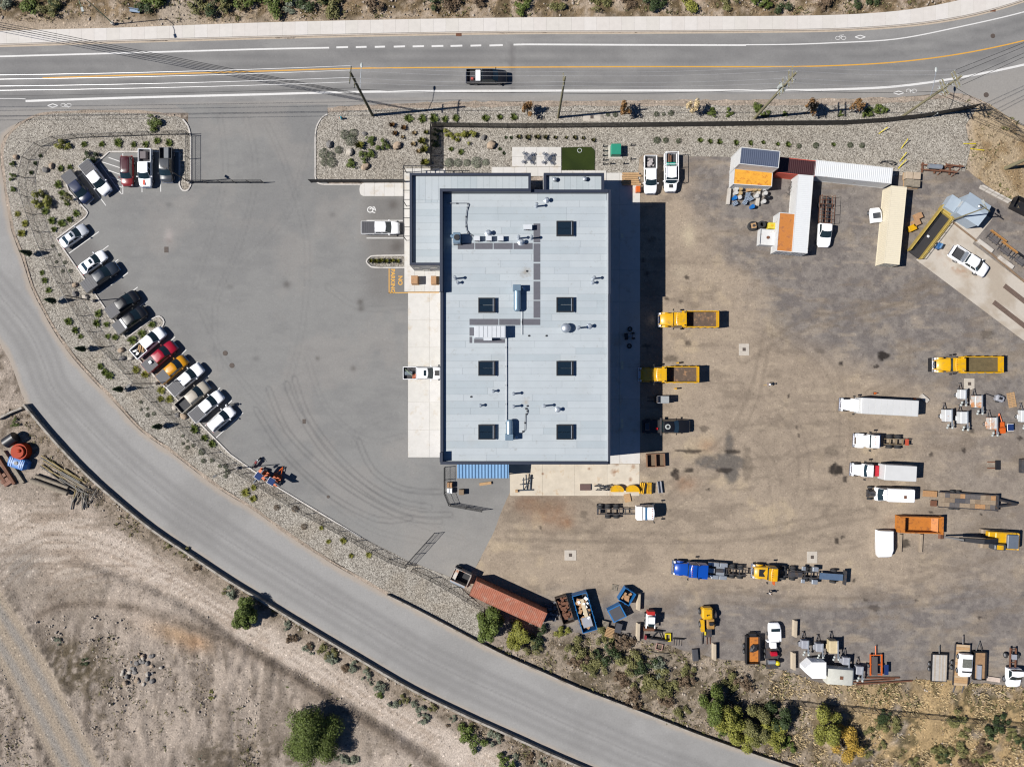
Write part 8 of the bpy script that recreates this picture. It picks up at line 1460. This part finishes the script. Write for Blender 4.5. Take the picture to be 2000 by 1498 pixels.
wc = simple("truck_canopy", "white pickup canopy with dark window set on the ground in the bottom row", "canopy", 1509, 1231, 92); MB().loft([ring_sec(-1.3, .95, .2, 1.25), ring_sec(.5, .95, .2, 1.25), ring_sec(1.2, .9, .2, .95), ring_sec(1.45, .75, .25, .7)]).build("shell", WHITE, wc, 38); MB().box(.25, .7, -.7, .7, 1.28, 1.31).build("window", GLASS, wc); [wheel(wc, -.3, s * .95, .3, .2) for s in (-1, 1)]
eq = simple("paint_trailer", "trailer of red and yellow tanks and white parts in the bottom row", "trailer", 1505, 1273, 92); MB().box(-2.4, 2.2, -.95, .95, .45, .6).build("deck", DARKM, eq); MB().cyl((.1, -.6, .95), (.1, .3, .95), .38, n=12).build("red_tank", mat("red_tank", T(214, 22, 52), .4), eq, 40); MB().ball((-1.4, -.7, 1.0), .4, .4, .4).build("yellow_tank", mat("yellow_tank", T(236, 216, 30), .4), eq, 50); MB().cyl((-1.2, -.3, .95), (-1.2, .75, .95), .34, n=12).build("steel_tank", STEEL, eq, 40); MB().cbox(1.0, 1.9, -.6, .4, .6, 1.2, .08).build("white_unit", WHITE, eq); MB().box(2.1, 2.3, -.95, .95, .6, 1.4).build("front_bar", WHITE, eq); [wheel(eq, x, s * 1.08, .34, .2) for x in (-.5, .4) for s in (-1, 1)]
ct = simple("cargo_trailer", "white V-nosed cargo trailer in the bottom row", "trailer", 1580, 1296, 180); MB().prism([(-1.6, -1.25), (.6, -1.25), (1.7, -.3), (1.7, .3), (.6, 1.25), (-1.6, 1.25)], .5, 2.6).build("body", WHITE, ct); MB().box(-1.5, .6, -1.15, 1.15, 2.603, 2.65).build("roof", WHITE, ct); MB().box(-1.63, -1.603, -1.1, 1.1, .6, 2.4).build("rear_door", WALLW, ct); [wheel(ct, -.2, s * 1.2, .35, .2) for s in (-1, 1)]
tt = simple("round_front_trailer", "low white trailer with a rounded front and roof hatch", "trailer", 1632, 1312, -4); MB().loft([ring_sec(-2.2, 1.25, .4, 2.1), ring_sec(1.6, 1.25, .4, 2.1), ring_sec(2.0, 1.2, .45, 1.8), ring_sec(2.2, 1.1, .5, 1.3)]).build("body", mat("cream_white_paint", T(246, 244, 230), .45), tt, 38); MB().box(-.3, .2, -.3, .2, 2.14, 2.2).build("roof_hatch", RUST, tt); [wheel(tt, -.2, s * 1.2, .35, .2) for s in (-1, 1)]
for i, (a_, b_) in enumerate((((1665, 1331), (1745, 1325)), ((1672, 1335), (1780, 1328)), ((1690, 1322), (1755, 1322)))): p, q = W(*a_), W(*b_); d = q - p; tag(MB().cyl((0, 0, .2), (d.x, d.y, .2), .13, n=8).build("steel_pipe", RUST, None, 40, p), f"long rusty pipe at the edge of the bank, {['middle', 'lowest', 'uppermost'][i]} of three", "pipe")
fd = simple("flat_deck_trailer", "flat deck trailer with a pale weathered deck, lower right", "trailer", 1829, 1300, 88); m = MB(); [m.box(-2.2, 2.2, y, y + .12, .5, .8) for y in (-1.25, 1.13)]; [m.box(x, x + .12, -1.127, 1.127, .5, .8) for x in (-2.2, 2.08)]; m.build("frame", BLACKM, fd)
for k in range(9): MB().box(-2.07, 2.07, -1.12 + k * .25, -1.12 + k * .25 + .24, .78, .84).build("deck_plank", random.choice([mat("silver_plank", T(206, 200, 192), .7, var=.12), mat("tan_plank", T(200, 186, 168), .7, var=.12)]), fd)
[wheel(fd, x, s * 1.38, .34, .2) for x in (-.4, .4) for s in (-1, 1)]; MB().bar((2.2, 0, .6), (3.4, 0, .5), .12).build("drawbar", BLACKM, fd)
ft = simple("equipment_trailer", "long timber-decked trailer carrying a white machine, lower right", "trailer", 1873, 1295, 86)
for k in range(16): MB().box(-3.3 + k * .41, -3.3 + k * .41 + .39, -1.1, 1.1, .6, .66).build("deck_plank", random.choice([WOOD, mat("pale_plank", T(214, 186, 150), .8)]), ft)
MB().box(-3.3, 3.3, -1.2, -1.12, .45, .75).build("side_rail", DARKM, ft); MB().box(-3.3, 3.3, 1.12, 1.2, .45, .75).build("side_rail", DARKM, ft); MB().bar((3.3, 0, .6), (4.6, 0, .5), .16).build("drawbar", DARKM, ft); [wheel(ft, x, s * 1.38, .36, .22) for x in (-.6, .2) for s in (-1, 1)]; [MB().bar((-3.3, y, .5), (-4.6, y, .1), .16).build("ramp", DARKM, ft) for y in (-.7, .7)]
lm = simple("stripped_pickup", "white stripped vehicle body riding on the timber-decked trailer", "vehicle", 1874, 1291, 266, z=.68); MB().loft([ring_sec(-1.7, 1.0, .3, 1.1), ring_sec(1.2, 1.0, .3, 1.1), ring_sec(1.8, .85, .35, .9)]).build("body", WHITE, lm, 38); MB().box(-1.0, .3, -.7, .7, 1.13, 1.3).build("open_cabin", mat("cabin_interior", T(120, 122, 112), .8, var=.4, scale=5), lm); MB().box(.9, 1.05, -.75, .75, 1.12, 1.35).build("dash_bar", BLACKM, lm); [wheel(lm, x, s * .92, .36, .24) for x in (-1.1, 1.1) for s in (-1, 1)]
ut = simple("utility_trailer", "black utility trailer with brown load, lower right", "trailer", 1907, 1296, 88); m = MB(); [m.box(*a, .45, 1.0) for a in ((-2.2, 2.2, .95, 1.03), (-2.2, 2.2, -1.03, -.95), (-2.2, -2.12, -.947, .947), (2.12, 2.2, -.947, .947))]; m.build("side_wall", BLACKM, ut); MB().box(-2.1, 2.1, -.94, .94, .5, .6).build("deck", mat("brown_trailer_deck", T(176, 140, 104), .8, var=.25), ut); m = MB(); m.bar((2.2, .5, .5), (3.7, 0, .5), .1); m.bar((2.2, -.5, .5), (3.7, 0, .5), .1); m.build("drawbar", BLACKM, ut); [wheel(ut, x, s * 1.15, .33, .2) for x in (-.4, .35) for s in (-1, 1)]
tag(MB().box(-1.6, .6, -.3, .3, 0, .35).build("metal_trough", LT["grey"], None, None, W(1906, 1302) + Vector((0, 0, .62)), R(88)), "grey metal trough lying in the black utility trailer", "trough")
wcab = simple("cab_and_frame", "white truck cab with bare rusty frame at lower right", "truck", 1971, 1297, -92); MB().loft([ring_sec(.2, 1.1, .5, 1.35), ring_sec(1.9, 1.1, .5, 1.35), ring_sec(2.9, 1.0, .5, 1.2), ring_sec(3.2, .8, .55, .9)]).build("body", WHITE, wcab, 38); greenhouse(wcab, .25, 2.0, .35, 1.2, 1.02, .9, 1.32, 2.1, WHITE, 1); rails(wcab, -2.9, 1.5, .75, RUST); MB().box(-2.0, -1.2, -.35, .35, .9, 1.2).build("battery_box", LT["grey"], wcab)
for s in (-1, 1): wheel(wcab, -1.6, s * .95, .42, .28); wheel(wcab, 2.2, s * .98, .42, .28)
tag(MB().box(-1.1, 1.1, -.35, .35, 0, .25).build("panel_debris", mat("pale_panel", T(226, 206, 190), .8, var=.2), None, None, W(1938, 1325) + Vector((0, 0, .03)), R(-8)), "pale broken panels between utility trailer and white cab", "panels")
# ---- scrap by the low wall, left edge
OT = mat("orange_tank_plastic", T(190, 62, 16), .65, spec=.2); bt = simple("black_tank", "black plastic tank lying in the scrap corner at the left edge", "tank", 30, 860, 25); MB().cyl((-.9, 0, .9), (.9, .3, .9), .9, n=18).build("shell", mat("black_plastic", T(36, 36, 42), .45), bt, 40)
ot = simple("orange_tank", "orange plastic tank in the scrap corner at the left edge", "tank", 47, 881, 15); MB().cyl((0, 0, 0), (0, 0, 1.2), 1.35, 1.3, 22).build("shell", OT, ot, 40); MB().cyl((0, 0, 1.2), (0, 0, 1.5), 1.05, .95, 20).build("shoulder", OT, ot, 40); MB().ball((.3, .1, 1.5), .35, .3, .25).build("cap", OT, ot, 50)
bl = simple("blue_tank", "blue ribbed plastic tank below the orange one", "tank", 42, 903, -18); MB().loft([ring_sec(-1.6, .6, .0, .8), ring_sec(-1.2, .85, .0, 1.2), ring_sec(1.2, .85, .0, 1.2), ring_sec(1.6, .6, .0, .8)]).build("shell", mat("blue_plastic", T(70, 136, 214), .45), bl, 40); MB().cyl((0, 0, 1.2), (0, 0, 1.32), .3, n=12).build("lid", BLACKM, bl); m = MB(); [m.box(x - .05, x + .05, -.7, .7, 1.2, 1.28) for x in (-1.0, -.7, .6, .9)]; m.build("rib", MATS["blue_plastic"], bl)
for i, (px, py, a_, L, m_, lab) in enumerate(((14, 918, -58, 5.2, RUST, "long rusty beam at the left edge below the tanks"), (28, 912, -57, 6.0, OLDWOOD, "long pale beam beside the rusty one at the left edge"), (2, 925, -58, 3.4, RUST, "short rusty beam cut by the left edge"))): tag(MB().cbox(-L / 2, L / 2, -.25, .25, 0, .4, .02).build("steel_beam", m_, None, None, W(px, py) + Vector((0, 0, .02)), R(a_)), lab, "beam")
for i, (px, py) in enumerate(((6, 930), (12, 938), (18, 943))): tag(MB().cbox(-.7, .7, -.3, .3, 0, .35, .02).build("brown_block", mat("brown_block", T(150, 106, 84), .8), None, None, W(px, py) + Vector((0, 0, .02)), R(32)), f"brown block at the left edge below the beams, {['upper', 'middle', 'lower'][i]}", "block")
for i, (px, py, a_, L, rd) in enumerate(((100, 950, -20, 6.2, .42), (104, 940, -20, 5.6, .3))): lg = simple("culvert_log" if i == 0 else "log", ["thick grey weathered log bundle at the scrap corner", "pale log lying above the thick log bundle"][i], "log", px, py, a_); MB().cyl((-L / 2, 0, rd), (L / 2, 0, rd), rd, rd * .9, 12).build("trunk", OLDWOOD, lg, 40); MB().cyl((-L / 2 - .02, 0, rd), (-L / 2 - .01, 0, rd), rd * .8, n=12).build("end_grain", DARKM, lg)
gpl = "poles piled by the low wall"
for k in range(40):
    px = 122 + rr.uniform(-22, 34); py = 930 + (px - 122) * .55 + rr.uniform(-16, 12); L = rr.uniform(3.2, 6.0); a_ = -32 + rr.uniform(-7, 7)
    if k > 24: px, py, L, a_ = 150 + rr.uniform(-8, 34), 968 + rr.uniform(-10, 14), rr.uniform(1.6, 2.8), rr.choice([60, -70, 80, 50]) + rr.uniform(-14, 14)
    tag(MB().cyl((-L / 2, 0, .15 + .03 * (k % 5)), (L / 2, 0, .12 + .05 * (k % 4)), .1, .07, 7).build("fence_pole", random.choice([OLDWOOD, mat("grey_pole", T(150, 146, 138), .9, var=.3), mat("straw_pole", T(176, 156, 104), .85, var=.2)]), None, 40, W(px, py), R(a_)), "weathered pole in the pile by the low wall" if k <= 24 else "short stake in the brushwood below the pole pile", "pole", gpl)
bw = MB()
for k in range(90): a = Vector((rr.gauss(0, .9), rr.gauss(0, .7), rr.uniform(.05, .5))); d = Vector((rr.uniform(-1, 1), rr.uniform(-1, 1), rr.uniform(-.2, .3))); bw.cyl(a, a + d, .025, n=4)
tag(bw.build("brushwood", mat("grey_brushwood", T(122, 112, 104), .9, var=.3), None, None, W(178, 965)), "grey brushwood heap at the end of the pole pile", "brushwood", kind="stuff")
mc = simple("motorcycle", "dark motorcycle parked by the lamp post and orange trailers", "motorcycle", 502, 904, 52); MB().cbox(-.5, .45, -.16, .16, .45, .85, .08).build("body", BLACKM, mc); MB().cbox(.0, .5, -.18, .18, .8, 1.0, .08).build("fuel_tank", PAINT["maroon"], mc); MB().cbox(-.75, .0, -.15, .15, .78, .9, .05).build("seat", TRIM, mc); MB().tube([(.45, -.4, 1.05), (.55, 0, 1.0), (.45, .4, 1.05)], .025).build("handlebar", CHROME, mc); MB().tube([(.55, 0, 1.), (.85, 0, .32)], .05).build("fork", CHROME, mc); wheel(mc, .85, 0, .33, .13); wheel(mc, -.75, 0, .33, .15); MB().ball((.65, 0, .9), .1).build("headlight", LAMP, mc, 50)
bn = simple("park_bench", "pale blue bench on the dry verge at upper left", "bench", 266, 25, -8); MB().box(-.8, .8, -.2, .2, .42, .47).build("seat", mat("pale_blue_slats", T(150, 172, 196), .6), bn); MB().box(-.8, .8, .2, .25, .5, .85).build("backrest", MATS["pale_blue_slats"], bn); [MB().box(x, x + .06, -.2, .2, 0, .42).build("leg", DARKM, bn) for x in (-.7, .64)]
# ================================================================ PEOPLE
SKIN = mat("skin", (.32, .19, .13), .6, var=.05); HAIR = mat("dark_hair", (.03, .02, .015), .8)
def person(px, py, ang, shirt, trousers, hat, label, stride=.32):
    root = simple("person", label, "person", px, py, ang); me = bpy.data.meshes.new("body"); V = []; E = []; Rr = []
    def v(p, r, prev=None):
        V.append(p); Rr.append(r)
        if prev is not None: E.append((prev, len(V) - 1))
        return len(V) - 1
    pel = v((0, 0, .95), .15); ch = v((.03, 0, 1.25), .16, pel); sh_ = v((.03, 0, 1.42), .13, ch); nk = v((.04, 0, 1.53), .06, sh_)
    hd = v((.06, 0, 1.60), .085, nk); v((.07, 0, 1.70), .1, hd)
    for s in (-1, 1):
        hp = v((0, s * .1, .88), .1, pel); kn = v((stride * s * .6 + .05, s * .11, .5), .07, hp); an = v((stride * s * 1.0 - .02, s * .11, .09), .05, kn); v((stride * s * 1.0 + .14, s * .12, .05), .045, an)
        so_ = v((.03, s * .21, 1.40), .075, sh_); el = v((-s * .1 + .0, s * .27, 1.12), .05, so_); wr = v((-s * .2 + .12, s * .27, .9), .038, el)
        pm = v((-s * .21 + .16, s * .27, .83), .04, wr)
        for j, (fx, fy, fz) in enumerate(((.03, .03, -.09), (.03, .01, -.1), (.03, -.01, -.095), (.03, -.03, -.08), (.06, s * -.04, -.04))): v((V[pm][0] + fx, V[pm][1] + fy, V[pm][2] + fz), .011, pm)
    me.from_pydata(V, E, []); o = link("body", me, root); sk_ = o.modifiers.new("skin", 'SKIN'); o.modifiers.new("sub", 'SUBSURF').levels = 1
    for k, r in enumerate(Rr): me.skin_vertices[0].data[k].radius = (r, r)
    me.skin_vertices[0].data[0].use_root = True
    dg = bpy.context.evaluated_depsgraph_get(); nm = bpy.data.meshes.new_from_object(o.evaluated_get(dg)); o.modifiers.clear(); o.data = nm
    nm.materials.clear(); [nm.materials.append(k) for k in (SKIN, shirt, trousers, TRIM)]
    for p in nm.polygons:
        c = p.center; arm = abs(c.y) > .2 and c.z < 1.3
        p.material_index = 3 if c.z < .1 else 2 if c.z < .95 and not (abs(c.y) > .19) else 1 if c.z < 1.47 and not (arm and c.z < 1.08) else 0; p.use_smooth = True
    if hat: MB().ball((.07, 0, 1.74), .125, .115, .11, 12, 6).build("hat", hat, root, 50); MB().cyl((.11, 0, 1.715), (.11, 0, 1.73), .15, n=12).build("hat_brim", hat, root)
    else: MB().ball((.05, 0, 1.73), .115, .105, .1, 10, 6).build("hair", HAIR, root, 50)
    MB().ball((.165, 0, 1.67), .02, .015, .025, 6, 4).build("nose", SKIN, root)
    for s in (-1, 1): MB().ball((.155, s * .035, 1.70), .012, .014, .01, 6, 4).build("eye", HAIR, root); MB().ball((.06, s * .1, 1.68), .02, .012, .03, 6, 4).build("ear", SKIN, root)
    return root
TANS = mat("tan_cloth", T(206, 174, 120), .9); DKC = mat("dark_cloth", T(52, 54, 64), .9); WHC = mat("white_cloth", T(236, 232, 228), .9); GRC = mat("grey_cloth", T(150, 140, 140), .9)
person(1495, 751, 0, GRC, TANS, WHITE, "person in tan trousers and white cap walking in the open yard"); person(1499, 1155, 35, WHC, DKC, None, "person in white shirt beside the yellow-cab truck"); person(449, 791, 0, DKC, DKC, WHITE, "person in dark clothes and pale cap between two parked white vehicles", .2)
# ---- things that look alike are told apart by their place in the row
from collections import defaultdict
_by = defaultdict(list)
for o in scene.objects:
    if o.parent is None and o.get("label") and o.get("group"): _by[(o["label"], o["group"])].append(o)
ORD = ["", "second", "third", "fourth", "fifth", "sixth", "seventh", "eighth", "ninth", "tenth", "eleventh", "twelfth"]
for (lab, grp), L in _by.items():
    n = len(L)
    if n < 2 or n > 12 or len(lab.split()) > 12: continue
    P = [o.matrix_basis.translation if o.name[:13] != "overhead_wire" else o.location for o in L]
    ex_ = max(p.x for p in P) - min(p.x for p in P); ey_ = max(p.y for p in P) - min(p.y for p in P); hor = ex_ >= ey_
    L.sort(key=(lambda o: o.location.x) if hor else (lambda o: -o.location.y))
    for k, o in enumerate(L):
        w = ("leftmost" if hor else "topmost") if k == 0 else ("rightmost" if hor else "lowest") if k == n - 1 else ORD[k] + (" from left" if hor else " from top")
        o["label"] = lab + ", " + w
